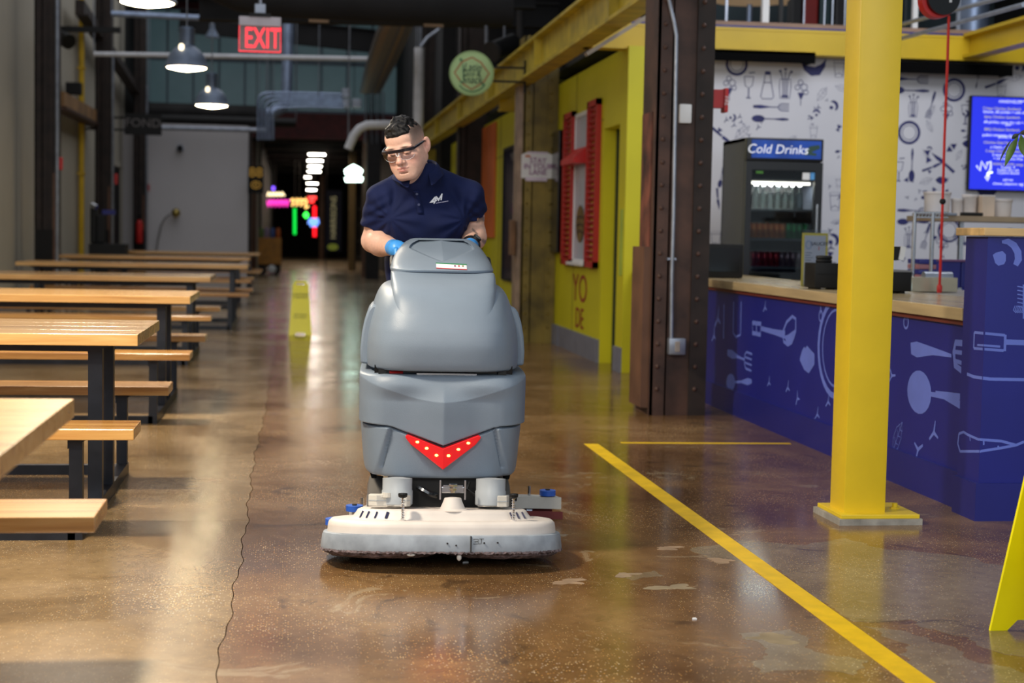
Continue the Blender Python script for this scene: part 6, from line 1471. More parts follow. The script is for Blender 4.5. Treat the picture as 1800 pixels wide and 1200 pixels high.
# the deck hangs nose up: its rear edge sits lower than the front lip
for o in list(COL.objects):
    if o.parent is sc and o.name.split('.')[0] in ('brush_skirt', 'deck_cover', 'scrub_pad', 'frayed_edge', 'skirt_joint', 'hole', 'stamped_mark', 'vent_slot', 'spigot', 'spring', 'bolt', 'knob', 'washer', 'gearbox', 'gearbox_seam', 'terminal_cap', 'motor'):
        for v in o.data.vertices: v.co.z -= .118*(v.co.y+.18)
# chassis, wheels and dark works below the tank
MB().box((-.20, .16, .16), (.22, .70, .297)).build('chassis', M['black'], sc, local=True)
MB().tube([(.10, .10, .29), (.09, .09, .265), (.12, .085, .245), (.15, .09, .24)], .006, 8).build('hose', M['black_gloss'], sc, local=True, smooth=True)
MB().tube([(-.09, .10, .27), (-.05, .08, .25), (-.02, .09, .24)], .012, 8).build('hose', M['black_gloss'], sc, local=True, smooth=True)
tyre = mat('tyre_grey', (96, 92, 88), rough=.8, var=.1)
for s_ in (-1, 1):
    x = s_*.245
    w_ = MB().lathe((x, .50, .125), [(.09, -.034), (.122, -.026), (.125, 0), (.122, .026), (.09, .034)], 30, 'x').build('drive_wheel', tyre, sc, local=True, smooth=True)
    MB().cyl((x-.036, .50, .125), (x+.036, .50, .125), .05, n=18).build('hub', M['galv'], w_, local=True)
    MB().cyl((s_*.12-.014, .74, .05), (s_*.12+.014, .74, .05), .05, n=18).build('caster', M['black'], sc, local=True)
    MB().bar((s_*.12, .74, .05), (s_*.12, .70, .20), .04).build('caster_fork', M['galv'], sc, local=True)
# squeegee, swung round as the machine turns
ca = math.radians(24)
def sq(u, v, z):
    x, y = u*math.cos(ca)-v*math.sin(ca), u*math.sin(ca)+v*math.cos(ca); return (.055+x, .86+y, z)
arc = [(u, -.16*(u/.48)**2+.06) for u in np.linspace(-.47, .47, 24)]
def sweep(name, off0, off1, z0, z1, m):
    vs = []; k = len(arc)
    for u, v in arc: vs += [sq(u, v+off0, z0), sq(u, v+off1, z0), sq(u, v+off1, z1), sq(u, v+off0, z1)]
    fs = [(4*i+a_, 4*i+(a_+1) % 4, 4*i+4+(a_+1) % 4, 4*i+4+a_) for i in range(k-1) for a_ in range(4)]+[(0, 1, 2, 3), (4*k-1, 4*k-2, 4*k-3, 4*k-4)]
    return MB().add(vs, fs).build(name, m, sc, local=True)
sweep('squeegee_body', -.03, .04, .045, .095, gear_m); sweep('squeegee_blade', -.045, -.039, .004, .036, mat('blade_red', (110, 34, 34), rough=.5, var=.1)); sweep('squeegee_blade', .045, .05, .004, .036, bpy.data.materials['blade_red'])
for u, v in ((-.475, -.12), (.43, -.075)):
    p_ = sq(u, v, .10); MB().cyl(p_, (p_[0], p_[1], .122), .034, n=24).build('bumper_wheel', blue_rub, sc, local=True, smooth=True); MB().cyl(p_, (p_[0], p_[1], .127), .010, n=10).build('bumper_bolt', M['dark'], sc, local=True)
    p_ = sq(u*.86, v*.3, .0); MB().cyl((p_[0]-.012, p_[1], .028), (p_[0]+.012, p_[1], .028), .028, n=16).build('squeegee_caster', M['galv'], sc, local=True); MB().cyl((p_[0], p_[1], .05), (p_[0], p_[1], .135), .006, n=8).build('adjuster', M['steel'], sc, local=True)
p_ = (-.40, .34, .085); MB().cyl(p_, (p_[0], p_[1], .108), .036, n=24).build('bumper_wheel', blue_rub, sc, local=True, smooth=True); MB().bar((-.40, .34, .095), (-.2, .45, .12), .04, .012).build('bumper_arm', M['galv'], sc, local=True)
for x, y in ((.30, .62), (.27, .62)): MB().lathe((x, y, .13), [(.012, 0), (.02, .004), (.02, .016), (.01, .02)], 10).build('wing_nut', M['black'], sc, local=True); MB().cyl((x, y, .07), (x, y, .13), .007, n=8).build('stud', M['steel'], sc, local=True)
# ================================================================ THE WORKER
class Field:
    """signed distance on a rectilinear grid, meshed by surface nets; primitives are blended smoothly"""
    def __init__(s, xs, ys, zs):
        s.ax = [np.asarray(a, np.float32) for a in (xs, ys, zs)]
        s.D = np.full([len(a) for a in s.ax], 1.0, np.float32)
    def sub(s, c, r):
        sl = []
        for a, q in zip(s.ax, c):
            i0, i1 = np.searchsorted(a, q-r), np.searchsorted(a, q+r); sl.append(slice(max(0, i0-1), min(len(a), i1+1)))
        sl = tuple(sl)
        if any(q.stop <= q.start for q in sl): return None, None
        g = np.meshgrid(*[a[q] for a, q in zip(s.ax, sl)], indexing='ij', sparse=True)
        return sl, g
    def comb(s, sl, d, k, op):
        A = s.D[sl]
        if op == 'u':
            if k > 0:
                h = np.maximum(k-np.abs(A-d), 0)/k; s.D[sl] = np.minimum(A, d)-h*h*k*.25
            else: s.D[sl] = np.minimum(A, d)
        elif op == 's':
            d = -d
            if k > 0:
                h = np.maximum(k-np.abs(A-d), 0)/k; s.D[sl] = np.maximum(A, d)+h*h*k*.25
            else: s.D[sl] = np.maximum(A, d)
    def ell(s, c, r, k=.02, R=None, T=None, op='u'):
        c = np.array(c, float); r = np.array(r, float)
        wc = (T(c) if T else c); Rm = (T.R if T else np.eye(3))
        if R is not None: Rm = Rm@R
        sl, g = s.sub(wc, r.max()+k+.012)
        if sl is None: return
        x, y, z = [g[i]-wc[i] for i in range(3)]
        L = [Rm[0, i]*x+Rm[1, i]*y+Rm[2, i]*z for i in range(3)]
        k0 = np.sqrt(sum((L[i]/r[i])**2 for i in range(3)))+1e-6; k1 = np.sqrt(sum((L[i]/r[i]**2)**2 for i in range(3)))+1e-6
        s.comb(sl, (k0*(k0-1)/k1).astype(np.float32), k, op)
    def cone(s, a, b, ra, rb, k=.02, T=None, op='u', flat=1.0):
        a = np.array(a, float); b = np.array(b, float)
        if T: a, b = T(a), T(b)
        c = (a+b)/2; sl, g = s.sub(c, np.linalg.norm(b-a)/2+max(ra, rb)+k+.012)
        if sl is None: return
        d = b-a; L2 = d@d
        x, y, z = [g[i]-a[i] for i in range(3)]
        t = np.clip((x*d[0]+y*d[1]+z*d[2])/L2, 0, 1)
        q = np.sqrt((x-t*d[0])**2+((y-t*d[1])*flat)**2+(z-t*d[2])**2)
        s.comb(sl, (q-(ra+(rb-ra)*t)).astype(np.float32), k, op)
    def mesh(s):
        D = s.D; S = D < 0; nx, ny, nz = D.shape
        c = S[:-1, :-1, :-1].astype(np.int8)
        for i in (0, 1):
            for j in (0, 1):
                for k in (0, 1):
                    if i+j+k: c = c+S[i:nx-1+i, j:ny-1+j, k:nz-1+k]
        act = (c > 0) & (c < 8); idx = -np.ones(act.shape, np.int64); I = np.argwhere(act); idx[act] = np.arange(len(I))
        acc = np.zeros((len(I), 3)); cnt = np.zeros(len(I))
        co = [(i, j, k) for i in (0, 1) for j in (0, 1) for k in (0, 1)]
        val = {q: D[I[:, 0]+q[0], I[:, 1]+q[1], I[:, 2]+q[2]] for q in co}
        for q in co:
            for ax in range(3):
                if q[ax]: continue
                p = list(q); p[ax] = 1; p = tuple(p); a, b = val[q], val[p]
                m = (a < 0) != (b < 0); t = np.where(m, a/np.where(m, a-b, 1), 0)
                P = np.zeros((len(I), 3))
                for e in range(3):
                    A = s.ax[e]; lo = A[I[:, e]+q[e]]
                    P[:, e] = lo if e != ax else lo+t*(A[I[:, e]+1]-lo)
                acc[m] += P[m]; cnt[m] += 1
        V = acc/cnt[:, None]
        F = []
        for ax in range(3):
            u, v = [(1, 2), (2, 0), (0, 1)][ax]
            sl0 = [slice(1, -1)]*3; sl0[ax] = slice(0, -1); sl1 = [slice(1, -1)]*3; sl1[ax] = slice(1, None)
            a = S[tuple(sl0)]; b = S[tuple(sl1)]; E = np.argwhere(a != b)
            if not len(E): continue
            sg = a[E[:, 0], E[:, 1], E[:, 2]]; E = E.copy()
            for q in range(3):
                if q != ax: E[:, q] += 1
            def at(du, dv):
                q = E.copy(); q[:, u] -= du; q[:, v] -= dv; return idx[q[:, 0], q[:, 1], q[:, 2]]
            quad = np.stack([at(1, 1), at(0, 1), at(0, 0), at(1, 0)], 1)
            quad[~sg] = quad[~sg][:, ::-1]; F.append(quad[(quad >= 0).all(1)])
        return V, np.concatenate(F)
def mesh_obj(name, V, F, m, parent, off, smooth_it=0):
    if smooth_it:
        e = np.concatenate([F[:, [0, 1]], F[:, [1, 2]], F[:, [2, 3]], F[:, [3, 0]]])
        e = np.concatenate([e, e[:, ::-1]])
        for _ in range(smooth_it):
            A = np.zeros_like(V); C = np.zeros(len(V)); np.add.at(A, e[:, 0], V[e[:, 1]]); np.add.at(C, e[:, 0], 1)
            V = V*.5+.5*A/np.maximum(C, 1)[:, None]
    me = bpy.data.meshes.new(name); Vo = V-np.array(off)
    me.vertices.add(len(Vo)); me.vertices.foreach_set('co', Vo.astype(np.float32).ravel())
    me.loops.add(F.size); me.loops.foreach_set('vertex_index', F.astype(np.int32).ravel())
    me.polygons.add(len(F)); me.polygons.foreach_set('loop_start', np.arange(0, F.size, 4, dtype=np.int32)); 
    me.polygons.foreach_set('use_smooth', [True]*len(F))
    me.update(calc_edges=True); me.validate(); me.materials.append(m)
    o = bpy.data.objects.new(name, me); COL.objects.link(o); o.parent = parent
    return o, V
def rotm(ax, a):
    c, s_ = math.cos(a), math.sin(a)
    return np.array({'x': [[1, 0, 0], [0, c, -s_], [0, s_, c]], 'y': [[c, 0, s_], [0, 1, 0], [-s_, 0, c]], 'z': [[c, -s_, 0], [s_, c, 0], [0, 0, 1]]}[ax])
class Frame:
    def __init__(s, o, R): s.o = np.array(o, float); s.R = R
    def __call__(s, p): return s.o+s.R@np.array(p, float)
    def inv(s, V): return (V-s.o)@s.R

PX, PY_ = .545, 6.98
man = thing('person', 'man in navy polo shirt, blue gloves and clear safety glasses pushing the floor scrubber', 'person', (PX, PY_, 0))
MO = np.array([PX, PY_, 0])
HC = np.array(aY(714, 258, 6.53)); HR = rotm('z', math.radians(-23))@rotm('x', math.radians(20))@rotm('y', math.radians(-10))
H = Frame(HC, HR)
HS = .98
SHL, ELL_, WRL = (.352, 6.69, 1.338), (.325, 6.79, 1.165), (.412, 6.56, 1.135)
SHR, ELR, WRR = (.722, 6.69, 1.358), (.757, 6.80, 1.205), (.712, 6.56, 1.14)

def axis(lo, hi, fine, cf, cc):
    """grid line positions: fine spacing inside the given spans, coarse elsewhere"""
    p = [lo]; 
    while p[-1] < hi:
        q = p[-1]; f = cc
        for a, b in fine:
            if a <= q <= b: f = cf
            elif q < a < q+cc: f = max(cf, a-q+1e-4)
        p.append(q+f)
    return np.array(p)
hx, hy, hz = HC
X = axis(.20, .88, [(hx-.115, hx+.115)], .0018, .0045)
Y = axis(6.36, 7.32, [(hy-.135, hy+.135)], .0018, .006)
Z = axis(.0, hz+.15, [(hz-.155, hz+.15)], .0018, .0055)
B = Field(X, Y, Z)
# trunk and legs, kept inside the clothes
B.ell((.535, 6.74, 1.24), (.155, .10, .16), .0); B.ell((.54, 6.84, 1.05), (.14, .095, .18), .06); B.ell((.545, 6.92, .90), (.145, .10, .12), .06)
for s_ in (-1, 1):
    B.cone((.545+s_*.085, 6.93, .86), (.545+s_*.10, 6.96+s_*.06, .48), .075, .052, .04); B.cone((.545+s_*.10, 6.96+s_*.06, .48), (.545+s_*.105, 7.02+s_*.10, .09), .05, .034, .03)
    B.ell((.545+s_*.105, 6.95+s_*.10, .05), (.035, .10, .03), .02)
B.cone((.40, 6.70, 1.345), (.46, 6.69, 1.40), .042, .04, .04); B.cone((.67, 6.70, 1.35), (.55, 6.69, 1.40), .042, .04, .04)
# neck
nb = np.array((.505, 6.685, 1.375))
B.cone(nb, H((.0, .030, -.06)), .068, .056, .03); B.cone(nb+np.array((-.02, -.045, .0)), H((0, -.02, -.085)), .045, .042, .03)
# arms: upper arm, forearm with its muscle belly, wrist
for S_, E_, W_, s_ in ((SHL, ELL_, WRL, -1), (SHR, ELR, WRR, 1)):
    S_, E_, W_ = map(np.array, (S_, E_, W_))
    B.cone(S_, S_+(E_-S_)*.55, .046, .049, .02); B.cone(S_+(E_-S_)*.45, E_, .049, .045, .02)
    B.cone(E_, E_+(W_-E_)*.33, .046, .052, .025); B.cone(E_+(W_-E_)*.33, W_, .051, .029, .02)
    B.ell(E_+(W_-E_)*.25+np.array((s_*.012, -.01, .008)), (.035, .06, .036), .03)
    B.ell(S_+(E_-S_)*.65+np.array((0, -.016, .0)), (.034, .032, .05), .015)
    B.cone(W_, W_+(W_-E_)/np.linalg.norm(W_-E_)*.012, .027, .022, .01)
# head
def he(c, r, k=.02, op='u', R=None): B.ell(np.array(c)*HS, np.array(r)*HS, k, R=R, T=H, op=op)
def hc(a, b, ra, rb, k=.02, op='u'): B.cone(np.array(a)*HS, np.array(b)*HS, ra*HS, rb*HS, k, T=H, op=op)
he((0, .014, .032), (.077, .097, .084), .0); he((0, -.028, -.04), (.0615, .066, .075), .03)
for s_ in (-1, 1):
    hc((s_*.054, .012, -.055), (s_*.026, -.066, -.098), .020, .020, .03)
    he((s_*.046, -.054, -.022), (.023, .026, .019), .022); he((s_*.038, -.052, -.062), (.027, .030, .033), .025)
    he((s_*.058, -.005, -.035), (.018, .04, .035), .02)
hc((-.02, -.074, -.098), (.02, -.074, -.098), .020, .020, .02); he((0, -.084, -.099), (.018, .013, .013), .015)
he((0, -.042, .052), (.060, .050, .046), .03)
for s_ in (-1, 1): he((s_*.030, -.081, .021), (.030, .014, .010), .012)
he((0, -.086, .012), (.012, .012, .014), .015)
for s_ in (-1, 1): he((s_*.0325, -.096, -.001), (.019, .015, .0125), .012, 's')
# eyeballs under lowered lids
for s_ in (-1, 1):
    he((s_*.0315, -.0768, -.001), (.0150, .0135, .0132), .003); he((s_*.0315, -.0795, -.0035), (.0150, .0122, .0105), .002)
    he((s_*.0315, -.0925, -.0075), (.0125, .004, .0011), .001, 's'); hc((s_*.018, -.0905, .0035), (s_*.045, -.082, .0032), .0012, .0012, .001, 's')
# nose
hc((0, -.089, .006), (0, -.112, -.030), .0082, .0115, .012); he((0, -.1125, -.033), (.0125, .0115, .0105), .006)
for s_ in (-1, 1):
    he((s_*.0140, -.1005, -.0365), (.0080, .0105, .0080), .006); he((s_*.0066, -.1085, -.0435), (.0036, .0052, .003), .002, 's'); hc((s_*.0225, -.094, -.031), (s_*.0195, -.096, -.042), .0015, .001, .004, 's')
# mouth
he((0, -.082, -.066), (.030, .020, .024), .02); hc((0, -.1005, -.047), (0, -.1015, -.055), .0022, .0022, .004, 's')
he((-.0105, -.0980, -.0615), (.0150, .0066, .0044), .004); he((.0105, -.0980, -.0615), (.0150, .0066, .0044), .004); he((0, -.0972, -.0715), (.0205, .0074, .0055), .004)
hc((-.027, -.0915, -.0672), (0, -.1048, -.0664), .0012, .0016, .002, 's'); hc((.027, -.0915, -.0672), (0, -.1048, -.0664), .0012, .0016, .002, 's')
he((0, -.0955, -.0835), (.018, .006, .0045), .006, 's')
# ears
for s_ in (-1, 1):
    Re = rotm('z', s_*math.radians(-34))@rotm('x', math.radians(-12))
    he((s_*.0850, .016, -.008), (.0075, .0205, .0330), .006, R=Re); he((s_*.0775, .010, -.030), (.008, .012, .014), .006)
    he((s_*.0925, .011, -.002), (.0058, .0110, .0190), .004, 's', R=Re); he((s_*.0865, .004, -.012), (.006, .006, .008), .003, 's')
V, F = B.mesh()
skin = bpy.data.materials.new('skin'); skin.use_nodes = True
nt = skin.node_tree; bs = nt.nodes['Principled BSDF']
at_ = N(nt, 'ShaderNodeAttribute', attribute_name='tint'); nz = N(nt, 'ShaderNodeTexNoise', i_Scale=90.0, i_Detail=4.0); tcn = N(nt, 'ShaderNodeTexCoord'); nt.links.new(tcn.outputs['Object'], nz.inputs['Vector'])
mr_ = N(nt, 'ShaderNodeMapRange', i_1=.3, i_2=.7, i_3=.93, i_4=1.06); nt.links.new(nz.outputs[0], mr_.inputs[0])
mx_ = N(nt, 'ShaderNodeMix', data_type='RGBA', blend_type='MULTIPLY'); mx_.inputs[0].default_value = 1; nt.links.new(at_.outputs['Color'], mx_.inputs[6]); nt.links.new(mr_.outputs[0], mx_.inputs[7]); nt.links.new(mx_.outputs[2], bs.inputs['Base Color'])
bs.inputs['Roughness'].default_value = .48; bs.inputs['Subsurface Weight'].default_value = .12; bs.inputs['Subsurface Radius'].default_value = (.012, .005, .003); bs.inputs['Subsurface Scale'].default_value = .6
bpn = N(nt, 'ShaderNodeBump', i_Strength=.12, i_Distance=.002); nt.links.new(nz.outputs[0], bpn.inputs['Height']); nt.links.new(bpn.outputs[0], bs.inputs['Normal'])
body, V = mesh_obj('body', V, F, skin, man, MO, 1)
# skin colouring in head coordinates
P = H.inv(V)/HS
def g3(c, r): return np.exp(-(((P-np.array(c))/np.array(r))**2).sum(1))
def L3(c): return np.array(lin(c)[:3])
Cc = np.tile(L3((214, 172, 154)), (len(V), 1))
def mixc(w_, c):
    global Cc
    w_ = np.clip(w_, 0, 1)[:, None]; Cc = Cc*(1-w_)+L3(c)*w_
headm = (V[:, 2] > HC[2]-.17)
mixc(.5*(g3((-.045, -.07, -.035), (.03, .04, .03))+g3((.045, -.07, -.035), (.03, .04, .03)))*headm, (212, 140, 122)); mixc(.45*g3((0, -.115, -.032), (.018, .02, .016))*headm, (206, 130, 112))
mixc(.5*(g3((-.085, .012, -.006), (.02, .03, .04))+g3((.085, .012, -.006), (.02, .03, .04)))*headm, (216, 140, 122))
lipw = np.maximum(g3((0, -.103, -.0614), (.027, .025, .0044)), g3((0, -.103, -.0718), (.023, .025, .0052)))
mixc(1.15*np.clip(lipw*1.5-.35, 0, 1)*headm, (186, 116, 108))
mixc(.26*sst(-.04, -.075, P[:, 2])*sst(.02, -.05, P[:, 1])*headm*(1-np.clip(lipw*1.5, 0, 1)), (140, 116, 106)); mixc(.22*g3((0, -.1, -.051), (.026, .02, .006))*headm, (130, 104, 96))
fade = sst(-.004, .045, P[:, 2])*sst(-.078, -.056, P[:, 1])*sst(.050, .058, np.hypot(P[:, 0], .0)+np.maximum(P[:, 1], 0)*.6)*headm*(np.abs(P[:, 0]) < .081)
mixc(.75*fade, (128, 110, 102)); mixc(.75*sst(.035, .075, P[:, 2])*fade, (50, 43, 41))
brow = np.maximum(g3((-.031, -.09, .0225), (.019, .03, .0042)), g3((.031, -.09, .0225), (.019, .03, .0042)))
mixc(.85*np.clip(brow*1.6-.3, 0, 1)*headm, (44, 34, 30))
lid = np.maximum(g3((-.0315, -.094, -.0075), (.0125, .02, .0022)), g3((.0315, -.094, -.0075), (.0125, .02, .0022)))
mixc(np.clip(lid*1.6-.25, 0, 1)*headm, (40, 28, 26))
mixc(.25*(g3((-.032, -.09, .006), (.02, .02, .008))+g3((.032, -.09, .006), (.02, .02, .008)))*headm, (176, 122, 104))
# forearm tan and tattoo on his left arm
arm = (V[:, 2] < 1.30) & (V[:, 2] > 1.02)
fa = arm*sst(6.80, 6.62, V[:, 1])
mixc(.28*fa, (196, 148, 122))
ra = arm & (V[:, 0] > .66)
a1, a2 = V[:, 2]-1.2, V[:, 0]-.745
w1 = np.sin(a1*95+a2*70+1.6*np.sin(a2*60+a1*30)); w2 = np.sin(a1*60-a2*90+.8)
mixc(.72*ra*sst(.35, .75, w1)*sst(-.35, .2, w2)*sst(.722, .74, V[:, 0])*sst(1.15, 1.17, V[:, 2]), (66, 68, 72))
rgba = np.concatenate([Cc, np.ones((len(V), 1))], 1).astype(np.float32)
ca_ = body.data.color_attributes.new('tint', 'FLOAT_COLOR', 'POINT'); ca_.data.foreach_set('color', rgba.ravel())
# ears/eyes
eye_m = mat('eye_dark', (30, 22, 20), rough=.15, var=0)
# hair: thick textured top, tapering to the shaved sides
Xh = np.arange(hx-.13, hx+.13, .0022); Yh = np.arange(hy-.15, hy+.15, .0022); Zh = np.arange(hz-.02, hz+.16, .0022)
Hf = Field(Xh, Yh, Zh)
Hf.ell(np.array((0, .002, .050))*HS, np.array((.066, .088, .082))*HS, .0, T=H); Hf.ell(np.array((0, -.052, .078))*HS, np.array((.050, .040, .034))*HS, .02, T=H)
g = np.meshgrid(Xh, Yh, Zh, indexing='ij'); G = np.stack([q.ravel() for q in g], 1); Q = H.inv(G)/HS
rn = np.random.RandomState(3); n_ = np.zeros(len(Q))
for k in range(34):
    d_ = rn.normal(size=3); d_ /= np.linalg.norm(d_); fq = rn.uniform(120, 420); n_ += np.sin(Q@d_*fq+rn.uniform(0, 6.28))*(150/fq)
n_ = n_/6
top = (np.maximum(.052-Q[:, 2]+.10*np.maximum(-.04-Q[:, 1], 0)+.15*np.maximum(Q[:, 1]-.02, 0), -.01))
d_ = Hf.D.ravel()-.0048*n_*sst(.05, .09, Q[:, 2])-.0012*n_
sid = np.abs(Q[:, 0])-(.0650+.02*np.clip((Q[:, 2]-.07)/.05, -1, 1))
frn = -(Q[:, 1]+.086-.0*Q[:, 2]) - 0
hl = .055+.012*np.clip(-Q[:, 1]/.09, -1, 1)
d_ = np.maximum(d_, (hl-Q[:, 2])*.8); d_ = np.maximum(d_, sid*.7)
Hf.D = d_.reshape(Hf.D.shape).astype(np.float32)
Vh, Fh = Hf.mesh()
hair_m = mat('hair', (12, 10, 11), spec=.3, rough=.5, var=.3, vscale=60, bump=.6, bscale=300)
hair, _ = mesh_obj('hair', Vh, Fh, hair_m, man, MO, 0)

# ---- polo shirt
Xs = np.arange(.235, .84, .004); Ys = np.arange(6.52, 7.10, .0045); Zs = np.arange(.84, 1.54, .004)
T = Field(Xs, Ys, Zs)
T.ell((.533, 6.715, 1.245), (.180, .122, .155), 0); T.ell((.54, 6.82, 1.06), (.165, .122, .20), .08); T.ell((.545, 6.90, .90), (.172, .128, .12), .06)
T.ell((.455, 6.655, 1.275), (.085, .055, .07), .05); T.ell((.625, 6.65, 1.275), (.085, .055, .07), .05)
gx, gy, gz = np.meshgrid(Xs, Ys, Zs, indexing='ij', sparse=True)
for S_, E_, s_ in ((SHL, ELL_, -1), (SHR, ELR, 1)):
    S_, E_ = np.array(S_), np.array(E_)
    T.cone(S_+np.array((-s_*.012, 0, .012)), (.51+s_*.06, 6.70, 1.440+s_*.008), .056, .040, .05)
    sv = Field(Xs, Ys, Zs); sv.cone(S_, S_+(E_-S_)*.8, .064, .069, 0)
    d = (E_-S_)/np.linalg.norm(E_-S_); cut = S_+d*np.linalg.norm(E_-S_)*(.58 if s_ < 0 else .42)
    q_ = (gx-cut[0])*d[0]+(gy-cut[1])*d[1]+(gz-cut[2])*d[2]
    sd = np.maximum(sv.D, q_).astype(np.float32); h = np.maximum(.035-np.abs(T.D-sd), 0)/.035
    T.D = (np.minimum(T.D, sd)-h*h*.035*.25).astype(np.float32)
T.cone((.515, 6.68, 1.355), (.499, 6.62, 1.432), .098, .090, .04)
g = np.meshgrid(Xs, Ys, Zs, indexing='ij')
x, y, z = g
# cloth folds: pulls from the armpits, sag over the belly, sleeve wrinkles
f_ = np.zeros_like(x)
for s_ in (-1, 1):
    ax_, az_ = .54+s_*.155, 1.26
    ang = np.arctan2(z-az_, (x-ax_)*-s_); rad = np.hypot(x-ax_, z-az_)
    f_ += .0034*np.sin(ang*11+s_)*np.exp(-((rad-.09)/.07)**2)
    sl_ = np.exp(-((x-(.54+s_*.205))/.055)**2)*np.exp(-((z-1.28)/.08)**2); f_ += .0030*np.sin((z*1.0+(x-.54)*s_*.55)*150+s_)*sl_
f_ += .0030*np.sin(x*58+z*16+1.0)*np.exp(-((z-1.12)/.11)**2)+.0022*np.sin(x*37-z*31)*np.exp(-((z-1.05)/.12)**2)
T.D = (T.D+f_).astype(np.float32)
# openings: neck, sleeve ends, hem
T.cone((.499, 6.625, 1.492), (.495, 6.59, 1.60), .066, .09, .004, op='s')
T.D = np.maximum(T.D, .875-z).astype(np.float32)
Vs_, Fs_ = T.mesh()
shirt_m = mat('navy_cloth', (12, 23, 62), spec=.25, rough=.85, var=.08, vscale=9, bump=.25, bscale=700)
shirt, Vs_ = mesh_obj('polo_shirt', Vs_, Fs_, shirt_m, man, MO, 2)
bvs = BVHTree.FromPolygons([Vector(v) for v in Vs_], [tuple(f) for f in Fs_])
def on_shirt(px, py, e=.0):
    o = Vector((0, 0, CAM_H)); d = Vector(_ray(px, py)).normalized(); h = bvs.ray_cast(o, d)
    p = h[0] if h[0] else aY(px, py, 6.62)
    n = h[1] if h[0] else Vector((0, -1, 0))
    if n.y > 0: n = -n
    return p+n*e
# collar: a folded band round the neck, open at the front
nc = np.array((.499, 6.622, 1.466))
vs = []; n = 48
for i in range(n+1):
    a_ = math.radians(-90+24+(312)*i/n); op_ = abs(i/n-.5)*2
    c_, s__ = math.cos(a_), math.sin(a_); dz = -.036*max(0, -s__)**1.2+.026*max(0, s__)+.012*c_
    tip = sst(.80, 1.0, np.array([op_]))[0]
    vs += [(nc[0]+.070*c_, nc[1]+.074*s__, nc[2]+dz-.012), (nc[0]+.073*c_, nc[1]+.078*s__, nc[2]+dz+.014), (nc[0]+.078*c_, nc[1]+.084*s__, nc[2]+dz+.017),
           (nc[0]+(.094+.006*tip)*c_, nc[1]+(.100+.012*tip)*s__, nc[2]+dz-.008-.012*tip), (nc[0]+(.108+.002*tip)*c_, nc[1]+(.113+.016*tip)*s__, nc[2]+dz-.032-.016*tip)]
fs = [(5*i+j, 5*i+5+j, 5*i+6+j, 5*i+1+j) for i in range(n) for j in range(4)]
co_ = MB().add(vs, fs).build('collar', shirt_m, man, smooth='all'); sm = co_.modifiers.new('s', 'SOLIDIFY'); sm.thickness = .0035; sm.offset = 0
ss_ = co_.modifiers.new('ss', 'SUBSURF'); ss_.levels = ss_.render_levels = 1
# placket with buttons
def strip(name, pl, wpx, m, lift, parent=man, thick=.0016):
    vs = []
    for px, py in pl: vs += [on_shirt(px-wpx/2, py, lift), on_shirt(px+wpx/2, py, lift)]
    o = MB().add(vs, [(2*i, 2*i+1, 2*i+3, 2*i+2) for i in range(len(pl)-1)]).build(name, m, parent, smooth='all'); s__ = o.modifiers.new('s', 'SOLIDIFY'); s__.thickness = thick; return o
pk = [(731+.85*k, 334+4.2*k) for k in range(11)]
plk = strip('placket', pk, 10, shirt_m, .0015, thick=.003)
btn = mat('button_navy', (44, 50, 84), rough=.3, var=0)
for px, py in ((733, 340), (736, 359)):
    c_ = on_shirt(px, py, .004); MB().cyl(c_, c_+Vector((0, -.003, 0)), .0052, n=14).build('button', btn, man)
# chest emblem: 4M with a small second line
def shape(name, polys, m):
    mb = MB()
    for p in polys: mb.add([on_shirt(x, y, .0025) for x, y in p], [tuple(range(len(p)))])
    return mb.build(name, m, man, fix=False)
emb = mat('emblem_white', (232, 232, 238), rough=.6, var=0)
K = lambda pts: [(740+x/30, 330+y/30) for x, y in pts]
shape('chest_emblem', [K([(430, 790), (690, 470), (760, 440), (720, 560), (640, 700), (720, 700), (700, 760), (430, 790)][:-1]), K([(760, 440), (800, 430), (840, 470), (770, 690), (700, 840), (640, 840), (670, 745), (720, 560)]),
                       K([(800, 430), (840, 470), (920, 560), (925, 700), (895, 720), (850, 640), (800, 600)]), K([(920, 560), (1070, 300), (1115, 310), (1090, 400), (1000, 560), (925, 700)]), K([(1070, 300), (1115, 310), (1085, 650), (1040, 665), (1010, 640), (1030, 480)]), K([(720, 650), (830, 640), (820, 700), (720, 720)])], emb)
text_pts = []
for k in range(17):
    x0 = 770+k*39+ (12 if k > 7 else 0); y0 = 815-k*6.6
    text_pts.append(K([(x0, y0-18), (x0+27, y0-22), (x0+27, y0+20), (x0, y0+24)]))
shape('emblem_lettering', text_pts, mat('emblem_lilac', (196, 190, 216), rough=.6, var=0))

# ---- trousers and shoes
Xt = np.arange(.30, .80, .006); Yt = np.arange(6.70, 7.32, .006); Zt = np.arange(.03, .99, .006)
Q_ = Field(Xt, Yt, Zt)
Q_.ell((.545, 6.92, .90), (.160, .122, .12), 0)
for s_ in (-1, 1):
    kn = np.array((.545+s_*.10, 6.96+s_*.06, .48)); ft = np.array((.545+s_*.105, 7.02+s_*.10, .10))
    Q_.cone((.545+s_*.082, 6.93, .86), kn, .098, .074, .05); Q_.cone(kn, ft, .073, .060, .03); Q_.cone(ft, ft-np.array((0, 0, .035)), .06, .062, .01)
g = np.meshgrid(Xt, Yt, Zt, indexing='ij'); Q_.D = (Q_.D+.004*np.sin(g[2]*70+g[0]*30)*np.exp(-((g[2]-.2)/.14)**2)+.003*np.sin(g[2]*60)*np.exp(-((g[2]-.52)/.08)**2)).astype(np.float32)
Q_.D = np.maximum(Q_.D, g[2]-.965).astype(np.float32)
